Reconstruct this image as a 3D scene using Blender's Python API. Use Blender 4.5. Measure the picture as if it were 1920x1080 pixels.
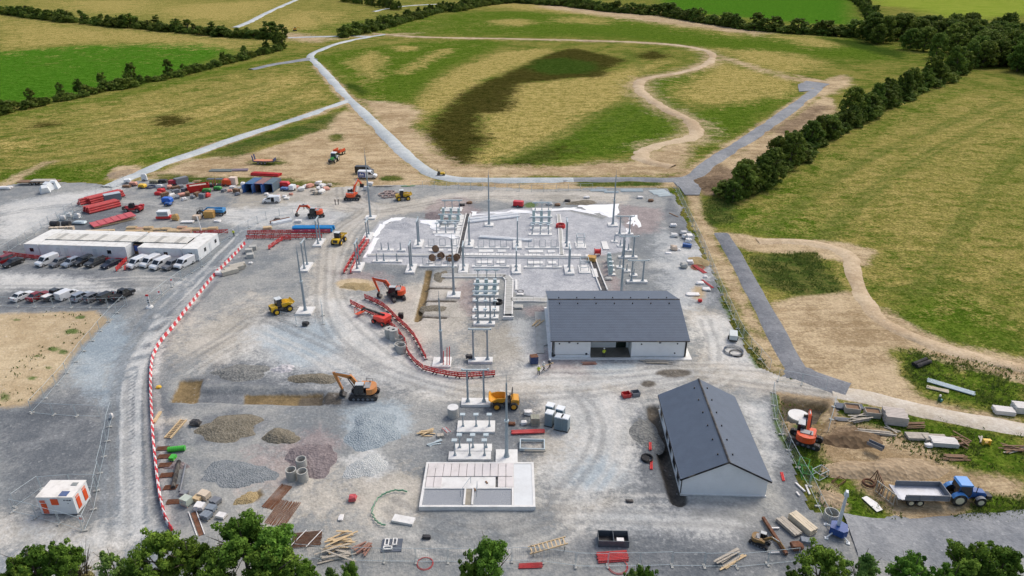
import bpy, bmesh, math, random
import numpy as np
from mathutils import Vector, Matrix, noise as mnoise
R=math.radians; PI=math.pi
random.seed(7)
for o in list(bpy.data.objects): bpy.data.objects.remove(o)
SC=bpy.context.scene; COL=SC.collection
# ---------------- camera, sky, sun, exposure
FPX,CH,PITCH=1300.,60.,R(25.5)
cd=bpy.data.cameras.new('camera'); cam=bpy.data.objects.new('camera',cd); COL.objects.link(cam)
cam.location=(0,0,CH); cam.rotation_euler=(PI/2-PITCH,0,0)
cd.sensor_width=36; cd.lens=36*FPX/1920; cd.clip_start=.5; cd.clip_end=9000
SC.camera=cam
SUN_EL,SUN_AZ=R(52),R(48)      # azimuth from +Y (the far side) towards -X
w=bpy.data.worlds.new('World'); SC.world=w; w.use_nodes=True
nt=w.node_tree; bg=nt.nodes['Background']; sk=nt.nodes.new('ShaderNodeTexSky')
sk.sky_type='NISHITA'; sk.sun_disc=False; sk.sun_elevation=SUN_EL; sk.sun_rotation=SUN_AZ
sk.air_density=1.0; sk.dust_density=4.0; sk.ozone_density=0.2; sk.altitude=0
nt.links.new(sk.outputs[0],bg.inputs[0]); bg.inputs[1].default_value=.15
sl=bpy.data.lights.new('sun','SUN'); sl.energy=.95; sl.angle=R(20); sl.color=(1,.965,.91)
so=bpy.data.objects.new('sun',sl); COL.objects.link(so)
sd=Vector((math.sin(SUN_AZ)*math.cos(SUN_EL),math.cos(SUN_AZ)*math.cos(SUN_EL),math.sin(SUN_EL)))
so.rotation_euler=(-sd).to_track_quat('-Z','Y').to_euler()
SC.view_settings.view_transform='Standard'; SC.view_settings.look='None'; SC.view_settings.gamma=1
SC.view_settings.exposure=.27
# ---------------- pixel <-> ground (1920 x 1080 photograph pixels)
_c,_s=math.cos(PITCH),math.sin(PITCH)
def G(px,py,z=0.):
    a=(px-960)/FPX;b=(py-540)/FPX
    t=(CH-z)/(_s+b*_c)
    return Vector((a*t,(_c-b*_s)*t,z))
def zat(py,Y):
    b=(py-540)/FPX
    return CH-Y*(_s+b*_c)/(_c-b*_s)
def PX(s): return [tuple(float(v) for v in q.split(',')) for q in s.split()]
def WP(s): return [G(*q).to_2d() for q in PX(s)]
# ---------------- materials
def lin(c): return tuple((v/255/12.92 if v<=10 else ((v/255+.055)/1.055)**2.4) for v in c)
class NT:
    def __init__(s,name):
        s.m=bpy.data.materials.new(name); s.m.use_nodes=True; s.t=s.m.node_tree; s.n=s.t.nodes
        s.b=s.n['Principled BSDF']; s.pos=s.n.new('ShaderNodeNewGeometry').outputs['Position']
    def new(s,t,**k):
        n=s.n.new(t)
        for a,v in k.items(): setattr(n,a,v)
        return n
    def put(s,sock,v):
        if hasattr(v,'is_linked') or isinstance(v,bpy.types.NodeSocket): s.t.links.new(v,sock)
        else: sock.default_value=v
    def noise(s,scale,detail=4,rough=.6,vec=None,dist=0):
        n=s.new('ShaderNodeTexNoise'); s.put(n.inputs['Vector'],vec or s.pos)
        n.inputs['Scale'].default_value=scale; n.inputs['Detail'].default_value=detail; n.inputs['Roughness'].default_value=rough
        n.inputs['Distortion'].default_value=dist
        return n.outputs['Fac']
    def math(s,op,a,b=0.,c=0.,clamp=False):
        n=s.new('ShaderNodeMath',operation=op,use_clamp=clamp)
        for i,v in enumerate((a,b,c)): s.put(n.inputs[i],v)
        return n.outputs[0]
    def smooth(s,v,lo,hi):
        n=s.new('ShaderNodeMapRange',interpolation_type='SMOOTHSTEP'); s.put(n.inputs[0],v)
        n.inputs[1].default_value=lo; n.inputs[2].default_value=hi
        return n.outputs[0]
    def mix(s,f,a,b,mode='MIX'):
        n=s.new('ShaderNodeMix',data_type='RGBA',blend_type=mode); s.put(n.inputs[0],f)
        for i,v in ((6,a),(7,b)):
            s.put(n.inputs[i],(*v,1) if isinstance(v,tuple) and len(v)==3 else v)
        return n.outputs[2]
    def attr(s,name):
        n=s.new('ShaderNodeAttribute',attribute_name=name); return n.outputs['Fac']
    def bump(s,h,strength=.3,dist=.1):
        n=s.new('ShaderNodeBump'); n.inputs['Strength'].default_value=strength; n.inputs['Distance'].default_value=dist
        s.put(n.inputs['Height'],h); s.t.links.new(n.outputs[0],s.b.inputs['Normal'])
    def done(s,col,rough=.8,metal=0,spec=.4):
        s.put(s.b.inputs['Base Color'],(*col,1) if isinstance(col,tuple) and len(col)==3 else col)
        s.put(s.b.inputs['Roughness'],rough); s.b.inputs['Metallic'].default_value=metal
        s.b.inputs['Specular IOR Level'].default_value=spec
        return s.m
_MC={}
def M(name,c=None,var=.16,rough=.6,metal=0,scale=1.3,bump=0,dirt=.12,spec=.4,streak=0):
    """sRGB colour with uneven tone, a film of site dust and optional relief"""
    if name in _MC: return _MC[name]
    s=NT(name); c=lin(c)
    n=s.noise(scale,6,.65); n2=s.noise(scale*6,3,.6)
    f=s.smooth(s.math('ADD',s.math('MULTIPLY',n,.7),s.math('MULTIPLY',n2,.3)),.3,.7)
    col=s.mix(f,tuple(v*(1-var) for v in c),tuple(min(.95,v*(1+var)) for v in c))
    if dirt: col=s.mix(s.math('MULTIPLY',s.smooth(s.noise(scale*.6,8,.7),.45,.75),dirt*2.2),col,lin((150,142,128)))
    if bump: s.bump(s.noise(scale*5,4,.6),bump,.04)
    _MC[name]=s.done(col,rough,metal,spec); return _MC[name]
# ---------------- mesh helper
class MB:
    def __init__(s): s.v=[];s.f=[];s.x=None
    def add(s,vs,fs):
        o=len(s.v)
        if s.x is not None: vs=[tuple(s.x@Vector(p)) for p in vs]
        s.v+=[tuple(p) for p in vs]; s.f+=[tuple(i+o for i in f) for f in fs]; return s
    def box(s,c,d,rz=0,tx=1,ty=1,rx=0,ry=0,sx=0):
        a,b,h=d[0]/2,d[1]/2,d[2]/2
        vs=[Vector(p) for p in ((-a,-b,-h),(a,-b,-h),(a,b,-h),(-a,b,-h),(-a*tx+sx,-b*ty,h),(a*tx+sx,-b*ty,h),(a*tx+sx,b*ty,h),(-a*tx+sx,b*ty,h))]
        if rz or rx or ry:
            m=Matrix.Rotation(rz,3,'Z')@Matrix.Rotation(ry,3,'Y')@Matrix.Rotation(rx,3,'X'); vs=[m@p for p in vs]
        return s.add([p+Vector(c) for p in vs],[(3,2,1,0),(4,5,6,7),(0,1,5,4),(1,2,6,5),(2,3,7,6),(3,0,4,7)])
    def cyl(s,p0,p1,r0,r1=None,n=8,cap=True):
        p0=Vector(p0);p1=Vector(p1);r1=r0 if r1 is None else r1
        d=(p1-p0).normalized(); u=d.orthogonal().normalized(); w_=d.cross(u)
        vs=[];fs=[]
        for p,r in((p0,r0),(p1,r1)):
            for i in range(n):
                a=2*PI*(i+.5)/n; vs.append(p+(u*math.cos(a)+w_*math.sin(a))*r)
        for i in range(n): j=(i+1)%n; fs.append((i,j,n+j,n+i))
        if cap: fs+= [tuple(range(n-1,-1,-1)),tuple(range(n,2*n))]
        return s.add(vs,fs)
    def path(s,pts,r,n=6):
        for a,b in zip(pts,pts[1:]): s.cyl(a,b,r,n=n)
        return s
    def ring(s,c,ro,ri,h,n=20):
        vs=[];fs=[]
        for r,z in((ro,0),(ro,h),(ri,h),(ri,0)):
            for i in range(n): a=2*PI*i/n; vs.append((c[0]+r*math.cos(a),c[1]+r*math.sin(a),c[2]+z))
        for k in range(4):
            for i in range(n): j=(i+1)%n;q=(k+1)%4; fs.append((k*n+i,k*n+j,q*n+j,q*n+i))
        return s.add(vs,fs)
    def prism(s,poly,a0,a1,axis='y',ins=0):
        """closed polygon swept along an axis; ins draws the far ends in"""
        n=len(poly); cx=sum(p[0] for p in poly)/n; cz=sum(p[1] for p in poly)/n
        vs=[]
        def P(p,a,k=0):
            x=p[0]+(cx-p[0])*k; z=p[1]+(cz-p[1])*k
            return (x,a,z) if axis=='y' else ((a,x,z) if axis=='x' else (x,z,a))
        if ins:
            e=(a1-a0)*.06; secs=[(a0,ins),(a0+e,0),(a1-e,0),(a1,ins)]
        else: secs=[(a0,0),(a1,0)]
        for a,k in secs: vs+=[P(p,a,k) for p in poly]
        fs=[tuple(range(n-1,-1,-1)),tuple(range(len(vs)-n,len(vs)))]
        for q in range(len(secs)-1):
            for i in range(n): j=(i+1)%n; fs.append((q*n+i,q*n+j,q*n+n+j,q*n+n+i))
        return s.add(vs,fs)
    def build(s,name,mat,par=None,loc=None,rz=0,smooth=False,mats=None):
        me=bpy.data.meshes.new(name); me.from_pydata(s.v,[],s.f)
        bm=bmesh.new(); bm.from_mesh(me); bmesh.ops.recalc_face_normals(bm,faces=bm.faces); bm.to_mesh(me); bm.free()
        me.materials.append(mat)
        if smooth: me.shade_smooth()
        o=bpy.data.objects.new(name,me); COL.objects.link(o)
        if par: o.parent=par
        if loc is not None: o.location=loc
        o.rotation_euler.z=rz
        return o
def tag(o,label,cat,group=None):
    o['label']=label; o['category']=cat
    if group: o['group']=group
    return o
def T(name,label,cat,loc,rz=0,group=None):
    o=bpy.data.objects.new(name,None); COL.objects.link(o); o.location=loc; o.rotation_euler.z=rz; o.empty_display_size=.3
    return tag(o,label,cat,group)
KIDS={}
def kids(o):
    return [c for c in bpy.data.objects if c.parent==o]
def cpy(root,loc,rz=None,label=None,scale=None,kd=None):
    r=root.copy(); COL.objects.link(r); r.location=loc
    if rz is not None: r.rotation_euler.z=rz
    if label: r['label']=label
    if scale: r.scale=scale
    if kd is None:
        kd=KIDS.get(root.name)
        if kd is None: kd=[(c,kids(c)) for c in kids(root)]; KIDS[root.name]=kd
    for c,gc in kd:
        d=c.copy(); COL.objects.link(d); d.parent=r
        for g in gc: e=g.copy(); COL.objects.link(e); e.parent=d
    return r
def struct(o): o['kind']='structure'; return o
def stuff(o): o['kind']='stuff'; return o
def along(s,step,jit=0,start=0):
    """points every `step` metres along a pixel polyline, with heading"""
    p=WP(s) if isinstance(s,str) else s; out=[]; d=start
    for a,b in zip(p,p[1:]):
        L=(b-a).length; u=(b-a)/L; ang=math.atan2(u.y,u.x)
        while d<L:
            q=a+u*d; out.append((Vector((q.x+random.uniform(-jit,jit),q.y+random.uniform(-jit,jit),0)),ang)); d+=step
        d-=L
    return out
def smoothline(pts,n=4):
    P=[pts[0]]+list(pts)+[pts[-1]]; out=[]
    for i in range(1,len(P)-2):
        for k in range(n):
            t=k/n;a,b,c,d=P[i-1],P[i],P[i+1],P[i+2]
            out.append(.5*((2*b)+(c-a)*t+(2*a-5*b+4*c-d)*t*t+(3*b-a-3*c+d)*t**3))
    out.append(P[-2]); return out
# ================= GROUND =================
def psdf(P,poly):
    x,y=P[:,0],P[:,1]; d=np.full(len(P),1e9); ins=np.zeros(len(P),bool); n=len(poly)
    for i in range(n):
        ax,ay=poly[i]; bx,by=poly[(i+1)%n]; ex,ey=bx-ax,by-ay; L=ex*ex+ey*ey+1e-9
        t=np.clip(((x-ax)*ex+(y-ay)*ey)/L,0,1); d=np.minimum(d,(x-ax-t*ex)**2+(y-ay-t*ey)**2)
        c=((ay>y)!=(by>y)); 
        if ey!=0: ins^=c&(x<ex*(y-ay)/ey+ax)
    d=np.sqrt(d); return np.where(ins,d,-d)
def lsdf(P,pts,w):
    x,y=P[:,0],P[:,1]; d=np.full(len(P),1e9)
    for a,b in zip(pts,pts[1:]):
        ex,ey=b[0]-a[0],b[1]-a[1]; L=ex*ex+ey*ey+1e-9
        t=np.clip(((x-a[0])*ex+(y-a[1])*ey)/L,0,1); d=np.minimum(d,(x-a[0]-t*ex)**2+(y-a[1]-t*ey)**2)
    return w/2-np.sqrt(d)
def ell(cx,cy,rx,ry,n=16): return [G(cx+rx*math.cos(2*PI*i/n),cy+ry*math.sin(2*PI*i/n)).to_2d() for i in range(n)]
FSC=1.
def entry(P,e):
    """('p',pts,feather) ('l',pts,width,feather) ('e',cx,cy,rx,ry,feather) -> 0.5 on the edge"""
    k=e[0]
    if FSC>1: e=e[:-1]+(e[-1]*(1+max(0,((e[1][0].y if k=='w' else G(*(PX(e[1])[0] if isinstance(e[1],str) else e[1:3])).y)-100)/130)),)
    if k=='p': pts=WP(e[1]); f=e[2]; mg=f*2
    elif k=='w': pts=e[1]; f=e[3]; mg=f*2+e[2]
    elif k=='l': pts=smoothline(WP(e[1])); f=e[3]; mg=f*2+e[2]
    else: pts=ell(*e[1:5]); f=e[5]; mg=f*2
    out=np.full(len(P),-2.)
    xs=[p[0] for p in pts]; ys=[p[1] for p in pts]
    sel=np.nonzero((P[:,0]>min(xs)-mg)&(P[:,0]<max(xs)+mg)&(P[:,1]>min(ys)-mg)&(P[:,1]<max(ys)+mg))[0]
    if len(sel):
        Q=P[sel]; s=lsdf(Q,pts,e[2]) if k in'lw' else psdf(Q,pts)
        out[sel]=np.clip(.5+s/f,-2,3)
    return out
def layer(P,es):
    r=np.full(len(P),-2.)
    for e in es: r=np.maximum(r,entry(P,e))
    return r
def layered(name,base,layers,gr):
    """procedural ground: base colours, then masked layers whose edges are broken up by noise"""
    s=NT(name)
    lo=s.noise(.05,5,.65,dist=.6); mi=s.noise(.33,6,.72,dist=.4); hi=s.noise(2.2,4,.75); ed=s.math('ADD',s.math('ADD',s.math('MULTIPLY',s.noise(.3,8,.78,dist=.8),.4),s.math('MULTIPLY',s.noise(1.6,5,.75),.25)),s.math('MULTIPLY',s.noise(.06,6,.7,dist=1.2),.35))
    if not gr:
        mp=s.new('ShaderNodeMapping'); s.put(mp.inputs[0],s.pos); mp.inputs['Rotation'].default_value=(0,0,R(24)); mp.inputs['Scale'].default_value=(.35,1.5,1)
        st=s.noise(.2,8,.82,vec=mp.outputs[0],dist=.5); lo=s.math('ADD',s.math('MULTIPLY',lo,.55),s.math('MULTIPLY',st,.45)); mi=s.math('ADD',s.math('MULTIPLY',mi,.6),s.math('MULTIPLY',st,.4))
    mid=s.math('ADD',s.math('MULTIPLY',mi,.62),s.math('MULTIPLY',hi,.38))
    def two(a,b,mode):
        f={'lo':s.smooth(s.math('ADD',s.math('MULTIPLY',lo,.5),s.math('MULTIPLY',mid,.5)),.41,.59) if gr else s.smooth(s.math('ADD',s.math('MULTIPLY',lo,.45),s.math('MULTIPLY',mid,.55)),.44,.56),'mi':s.smooth(mid,.38,.62) if gr else s.smooth(mid,.43,.57)}[mode]
        return s.mix(f,lin(a),lin(b))
    AMP=1.5 if not gr else 1.25; sm=0.
    col=two(*base)
    for nm,a,b,mode,amp,opa in layers:
        m=s.math('ADD',s.attr(nm),s.math('MULTIPLY',s.math('SUBTRACT',ed,.5),amp*AMP*1.6))
        m=s.math('MULTIPLY',s.smooth(m,.22,.78),opa)
        col=s.mix(m,col,two(a,b,mode))
        if 'soil' in nm: sm=s.math('MAXIMUM',sm,m)
        if nm=='grass_island': sm=s.math('MULTIPLY',sm,s.math('SUBTRACT',1.,m))
    col=s.mix(.26 if gr else .3,col,s.mix(s.smooth(s.math('ADD',s.math('MULTIPLY',hi,.5),s.math('MULTIPLY',s.noise(.9,6,.8),.5)),.34,.66),(.3,.3,.3),(.7,.7,.69)),'OVERLAY')
    if gr:   # stones
        v=s.new('ShaderNodeTexVoronoi'); s.put(v.inputs['Vector'],s.pos); v.inputs['Scale'].default_value=3.6; v.inputs['Randomness'].default_value=1
        sv=s.new('ShaderNodeSeparateColor'); s.t.links.new(v.outputs['Color'],sv.inputs[0])
        k=s.smooth(sv.outputs[0],0.,1.)
        col=s.mix(.09,col,s.mix(k,(.22,.22,.23),(.8,.8,.78)),'OVERLAY')
        sp=s.math('MULTIPLY',s.math('GREATER_THAN',sv.outputs[1],.985),.14)
        col=s.mix(sp,col,lin((226,226,222)))
        s.bump(s.math('ADD',s.math('MULTIPLY',hi,.6),v.outputs['Distance']),.3,.14)
    else:
        fine=s.math('ADD',s.math('MULTIPLY',s.noise(1.1,6,.85,dist=.5),.6),s.math('MULTIPLY',s.noise(4.5,3,.8),.4)); col=s.mix(s.math('SUBTRACT',.72,s.math('MULTIPLY',sm,.5)),col,s.mix(s.smooth(fine,.36,.64),(.13,.13,.12),(.8,.8,.74)),'OVERLAY')
        s.bump(s.math('ADD',s.math('MULTIPLY',fine,.6),mi),.8,.55)
    return s.done(col,.95 if gr else 1.,0,.15 if gr else 0.)
def gridmesh(name,xs,ys,mat,keep=None,zf=None,attrs=None):
    X,Y=np.meshgrid(xs,ys); P=np.stack([X.ravel(),Y.ravel()],1); nx,ny=len(xs),len(ys)
    Z=zf(P) if zf is not None else np.zeros(len(P))
    idx=np.arange(nx*ny).reshape(ny,nx)
    Q=np.stack([idx[:-1,:-1],idx[:-1,1:],idx[1:,1:],idx[1:,:-1]],-1).reshape(-1,4)
    if keep is not None:
        Q=Q[keep(P)[Q].sum(1)>=3]
    used=np.unique(Q); mp=np.full(len(P),-1); mp[used]=np.arange(len(used)); Q=mp[Q]; P=P[used]; Z=Z[used]
    me=bpy.data.meshes.new(name); me.vertices.add(len(P)); me.vertices.foreach_set('co',np.column_stack([P,Z]).astype(np.float32).ravel())
    me.loops.add(Q.size); me.loops.foreach_set('vertex_index',Q.astype(np.int32).ravel())
    me.polygons.add(len(Q)); me.polygons.foreach_set('loop_start',np.arange(0,Q.size,4,dtype=np.int32))
    me.update(calc_edges=True)
    for nm,es in (attrs or {}).items():
        a=me.attributes.new(nm,'FLOAT','POINT'); a.data.foreach_set('value',layer(P,es).astype(np.float32))
    me.materials.append(mat); me.shade_smooth()
    o=bpy.data.objects.new(name,me); COL.objects.link(o); return o
def vnoise(P,sc,seed=0):
    """cheap value noise on world xy"""
    rs=np.random.RandomState(seed); T_=rs.rand(256,256); x=P[:,0]/sc; y=P[:,1]/sc
    xi=np.floor(x).astype(int);yi=np.floor(y).astype(int);fx=x-xi;fy=y-yi;fx=fx*fx*(3-2*fx);fy=fy*fy*(3-2*fy)
    g=lambda i,j:T_[i%256,j%256]
    return (g(xi,yi)*(1-fx)+g(xi+1,yi)*fx)*(1-fy)+(g(xi,yi+1)*(1-fx)+g(xi+1,yi+1)*fx)*fy-.5
YARD=WP("-420,372 0,352 60,338 130,343 215,345 290,337 430,346 620,352 700,347 850,346 1000,356 1180,351 1256,353 1281,400 1318,480 1352,555 1392,640 1436,692 1480,706 1560,724 1578,760 1560,800 1490,845 1490,885 1530,955 1590,985 1700,984 1920,974 2300,968 2300,1500 960,1900 -1500,1500 -900,700")
# depth of digs in the yard: (entry, depth)
PITS=[(('l',"804,508 797,545 790,575 783,600",1.1,.5),.9),(('l',"800,540 850,541",.8,.4),.55),(('l',"796,564 852,565",.8,.4),.55),(('l',"790,594 835,595",.8,.4),.55),
 (('p',"318,752 338,712 380,710 366,755",.6),.7),(('p',"362,752 372,727 612,733 604,760",.6),.75),(('p',"455,756 457,733 606,733 603,758",.5),1.0),
 (('l',"1226,768 1233,800 1246,850 1262,905 1272,938",1.7,.7),1.0),
 (('p',"1464,784 1466,745 1550,757 1554,790 1500,794",.7),1.5)]
def pit(P):
    z=np.zeros(len(P))
    for e,d in PITS:
        m=np.clip(entry(P,e),0,1); z=np.minimum(z,-d*m)
    return z
FIELD={
 'lush':[('p',"1330,425 1365,395 1440,350 1520,300 1570,280 1600,290 1520,360 1560,400 1540,440 1440,446",10),('p',"1840,300 1960,260 1960,440 1880,420",26),('l',"1600,270 1700,215 1800,170",8,8),('l',"0,222 60,210 140,195 300,163 450,124 540,108",9,8),('l',"0,330 120,322 200,316",16,10),('l',"300,300 440,255 560,222 640,190",5,5),('l',"600,110 640,155 640,180",8,7),('l',"190,330 260,300 420,250",7,6),('p',"100,-5 300,-5 340,40 250,52 150,30",14),('p',"595,105 640,95 760,80 860,75 960,78 880,110 820,140 780,185 720,197 690,195 650,160",6),('p',"1057,253 1173,187 1207,200 1273,230 1280,247 1207,283 1107,297 973,313 940,307",7),
  ('p',"1215,150 1300,140 1350,125 1270,175 1265,190 1300,210 1380,195 1480,170 1500,178 1440,215 1370,255 1330,275 1300,240 1240,200",6),('l',"140,255 150,225 175,215",12,8),('p',"380,290 440,268 560,235 640,210 600,245 520,262 440,292",5),
  ('p',"500,60 640,40 900,22 1060,20 1240,35 1390,66 1590,72 1690,95 1720,110 1600,115 1350,95 1130,70 800,66",14),('p',"1400,478 1530,470 1585,545 1500,555 1430,535",5),('p',"1650,560 1750,540 1920,560 1920,660 1800,655 1690,620",14),('p',"1690,655 1780,665 1920,705 1920,775 1760,745 1700,710",4),('p',"1580,770 1700,785 1920,825 1920,885 1750,860 1600,790",4),
  ('p',"1450,735 1475,740 1480,800 1560,880 1640,940 1700,980 1600,985 1530,950 1490,880 1455,810",2.5),('p',"1790,985 1830,925 1920,925 1920,985",3),('p',"1400,430 1490,400 1560,420 1540,448 1440,446",6),('e',300,300,50,8,5),('e',630,258,18,7,4),('e',505,303,35,8,4),('e',640,345,90,10,5),('p',"1315,368 1370,372 1380,420 1325,425",4),('p',"180,340 340,305 420,300 480,280 420,290 200,322 0,330 0,345",8)],
 'pasture':[('p',"-60,100 150,85 400,78 436,96 350,135 250,162 120,182 -60,204",9),('p',"1238,-20 1592,-20 1604,47 1500,44 1380,32 1290,24 1240,16",6),('p',"1500,-60 1700,-60 1640,-2 1590,-2",8)],
 'pale_pasture':[('p',"1636,-20 1960,-20 1960,24 1800,40 1700,14 1640,10",8)],
 'straw':[('p',"777,193 820,150 873,123 940,97 1023,90 1040,97 973,123 907,150 847,193 807,213 790,233 773,230",5),('p',"900,213 967,157 1057,150 1190,127 1253,113 1207,140 1187,160 1173,187 1107,213 1057,253 973,293 890,310 873,300 917,260 903,250",7),
  ('p',"650,118 700,95 722,105 715,145 690,152",4),('l',"755,136 800,112 840,92",10,5),('p',"1290,150 1340,118 1420,135 1490,150 1480,175 1400,195 1300,193 1262,180",8),('p',"1340,90 1470,97 1530,115 1520,132 1440,133 1390,115",8),('p',"1440,66 1530,70 1590,82 1530,90",8),
  ('p',"170,228 260,205 360,190 290,220 190,236",7),('p',"330,215 420,195 480,165 560,135 570,150 480,190 380,222",8),('p',"545,180 600,165 605,185 550,195",5),('p',"0,30 90,45 200,55 330,62 480,78 440,88 200,78 100,84 0,95",12),('p',"100,0 300,0 250,25 150,22",10),('p',"305,18 360,8 520,0 500,20 440,40 340,35",9),('p',"490,50 560,18 620,22 640,40 560,58",8),
  ('p',"1420,480 1540,472 1570,520 1470,512",8),('p',"1060,32 1150,35 1120,45 1050,42",9),('e',760,90,25,6,4),('e',960,42,45,6,6),('e',40,270,45,9,6),('p',"840,5 1000,2 1240,20 1400,60 1380,66 1200,38",10)],
 'mottle':[('p',"1400,400 1620,250 1800,180 2000,200 2000,560 1650,540 1560,440",40),('p',"0,230 200,190 420,150 560,130 640,180 400,260 200,310 0,320",18),('p',"0,0 640,0 640,60 300,60 0,40",30)],
 'marsh':[('p',"797,263 807,227 847,197 873,170 923,147 973,127 1023,103 1073,90 1123,100 1173,113 1140,127 1133,143 1057,147 973,157 960,187 973,193 940,213 900,213 903,250 917,260 887,290 873,310 840,303",6),('e',1222,104,30,8,5),('e',322,226,30,9,6),('e',90,234,26,5,5),('p',"940,312 1000,285 1080,262 1060,290 1000,312",9)],
 'reed':[('p',"985,125 1010,112 1060,108 1110,116 1125,130 1100,138 1020,140",6),('p',"640,160 660,155 690,172 680,180",3),('p',"1535,70 1620,78 1700,100 1690,112 1610,92",5)],
 'ruts':[('l',"700,98 703,150",.8,1),('l',"710,98 712,150",.8,1),('l',"655,112 690,152",1,1),('l',"664,108 700,152",1,1),('l',"440,245 480,180 500,160",.8,1),('l',"452,243 492,180 512,160",.8,1),('l',"1150,152 1200,180",.9,1.2),('l',"1160,147 1210,172",.9,1.2),('l',"1195,115 1207,140",3,3),('l',"1170,98 1195,115",5,4),('l',"570,20 612,52",1.5,1.5),('l',"580,18 620,50",1.5,1.5),('l',"1650,540 1800,530 1920,520",.8,1),('l',"1650,552 1800,541 1920,530",.8,1),('l',"1880,620 1890,640 1915,655",.8,1),('l',"450,262 560,235 640,212",.5,.6)],
 'soil':[('l',"720,64 800,70 1000,74 1150,78 1260,84 1325,96 1336,108 1322,122 1275,137 1218,146 1197,156 1208,178 1250,205 1290,225 1305,243 1295,258 1232,274",8,5),('l',"1270,345 1300,333 1335,305 1400,264 1465,219 1530,172",8.5,3),('l',"770,300 722,254 684,216 652,186 622,152 594,122",7,3),('l',"640,196 600,209 520,236 440,261 370,286 310,306",6.6,2.5),('l',"1640,590 1720,637 1820,670 1960,702",8,4),('p',"673,187 773,197 793,213 773,230 793,257 827,293 857,310 1000,313 1073,310 1187,300 1207,287 1273,263 1300,270 1290,322 1240,330 973,332 847,335 800,315 740,267",4),('p',"655,203 610,225 560,262 470,285 400,292 330,308 255,338 300,350 600,352 850,348 1000,357 1260,353 1260,340 820,342 770,310 720,258",3),
  ('p',"1283,362 1312,365 1322,410 1345,432 1340,450 1372,500 1440,640 1480,705 1445,698 1390,600 1310,450",2.5),('p',"1345,432 1440,450 1570,450 1640,468 1625,500 1575,490 1400,470 1360,452",3),('p',"1435,575 1500,556 1590,545 1640,590 1720,640 1920,690 1920,706 1760,668 1690,650 1662,655 1700,715 1725,748 1920,790 1920,808 1720,778 1560,745 1480,700",3),
  ('p',"1310,360 1330,318 1400,280 1480,225 1540,180 1560,185 1570,210 1500,260 1430,320 1400,345 1340,365",3),('p',"1490,140 1545,150 1585,140 1600,158 1560,175 1530,185",3),('l',"1340,103 1420,128 1500,150 1560,155",6,5),('l',"0,350 60,318 90,305",4,4),('p',"640,225 680,215 760,290 800,325 690,330 600,320 560,280",6),
  ('p',"1540,760 1600,790 1690,815 1760,850 1800,885 1920,900 1920,930 1840,925 1800,985 1690,985 1600,900 1530,850",3),('p',"1020,5 1240,30 1450,60 1420,66 1180,36 1010,14",6),('l',"1380,350 1440,310 1530,240",5,4),('p',"200,335 215,312 255,312 280,325 245,340",3),('p',"1490,900 1560,905 1600,960 1560,955",3),('l',"620,72 700,66 780,62",8,5),('p',"540,60 620,72 600,80 530,72",6)],
 'grass_island':[('p',"375,294 440,268 560,235 636,211 615,240 520,266 440,296",4),('e',505,304,36,7,4),('e',632,258,16,6,3),('p',"270,345 300,326 420,334 480,330 640,346 560,350",4),('e',735,335,22,5,2),('p',"1080,341 1240,341 1245,349 1080,350",2),('p',"1275,360 1284,362 1300,405 1290,400",1.5),('p',"1402,478 1530,471 1583,545 1500,553 1432,535",3),('p',"1315,372 1372,376 1385,418 1330,424",3),('l',"1450,715 1466,740",1,1)],
 'dark_soil':[('p',"1310,365 1318,320 1350,305 1400,335 1390,352 1340,368",3),('p',"1440,245 1530,195 1560,200 1480,255",5),('p',"1560,800 1620,798 1665,828 1610,845 1550,830",2),('l',"1250,330 1300,345 1290,365",2,3)],
}
field_mat=layered('field_ground',((76,98,32),(140,132,72),'lo'),[
 ('lush',(60,88,22),(96,116,40),'mi',1.3,.95),('pasture',(48,94,18),(86,126,40),'mi',.7,1),('pale_pasture',(118,138,48),(142,152,66),'lo',.5,1),
 ('mottle',(120,118,56),(178,160,102),'mi',4.6,.66),('straw',(124,118,58),(190,170,110),'mi',2.4,.88),('marsh',(38,40,16),(76,72,34),'mi',1.9,.95),('reed',(42,64,20),(64,82,32),'mi',1,.95),('ruts',(70,92,34),(98,112,50),'mi',2.2,.6),
 ('soil',(156,135,104),(200,179,146),'lo',1.4,1),('grass_island',(62,84,34),(112,110,62),'lo',1.4,1),('dark_soil',(112,96,78),(146,126,104),'mi',1.2,.9)],False)
def gz(P):
    s=psdf(P,YARD); z=vnoise(P,9,1)*.5+vnoise(P,3.1,2)*.22
    z=z*np.clip((P[:,1]-90)/120,.25,1)*np.clip(.15-s/8,0,1)
    return z-np.clip((s-1.5)/2,0,1)*4-.02
xs=np.unique(np.concatenate([-np.geomspace(240,3600,45)[::-1],np.arange(-240,300,2.),np.geomspace(300,3600,45)]))
ys=np.unique(np.concatenate([np.arange(-60,420,2.),np.geomspace(420,4200,110)]))
rr=random.Random(3)
def fieldlines(a,b_,n,sp,w_=1.6):
    A=WP(a);B=WP(b_)
    for i in range(n):
        if rr.random()<.25: continue
        t=i/max(1,n-1); P=[p+(q-p)*t for p,q in zip(A,B)]
        for o in(0,3.2): FIELD['ruts'].append(('w',[Vector((p.x+o+rr.uniform(-.3,.3),p.y)) for p in smoothline(P,4)],w_,2.2))
fieldlines("0,240 160,215 320,185 480,150","60,320 240,290 430,245 600,190",7,3); fieldlines("1420,440 1560,330 1700,260 1880,190","1700,560 1780,440 1860,330 1960,240",4,3)
fieldlines("0,40 150,52 300,64 430,78","0,88 150,80 300,72 420,82",3,3,2.5); fieldlines("0,105 150,92 380,84","0,185 150,165 340,128",6,3,2.5); fieldlines("1250,5 1400,10 1590,20","1300,20 1420,32 1590,42",3,3,3)
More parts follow.
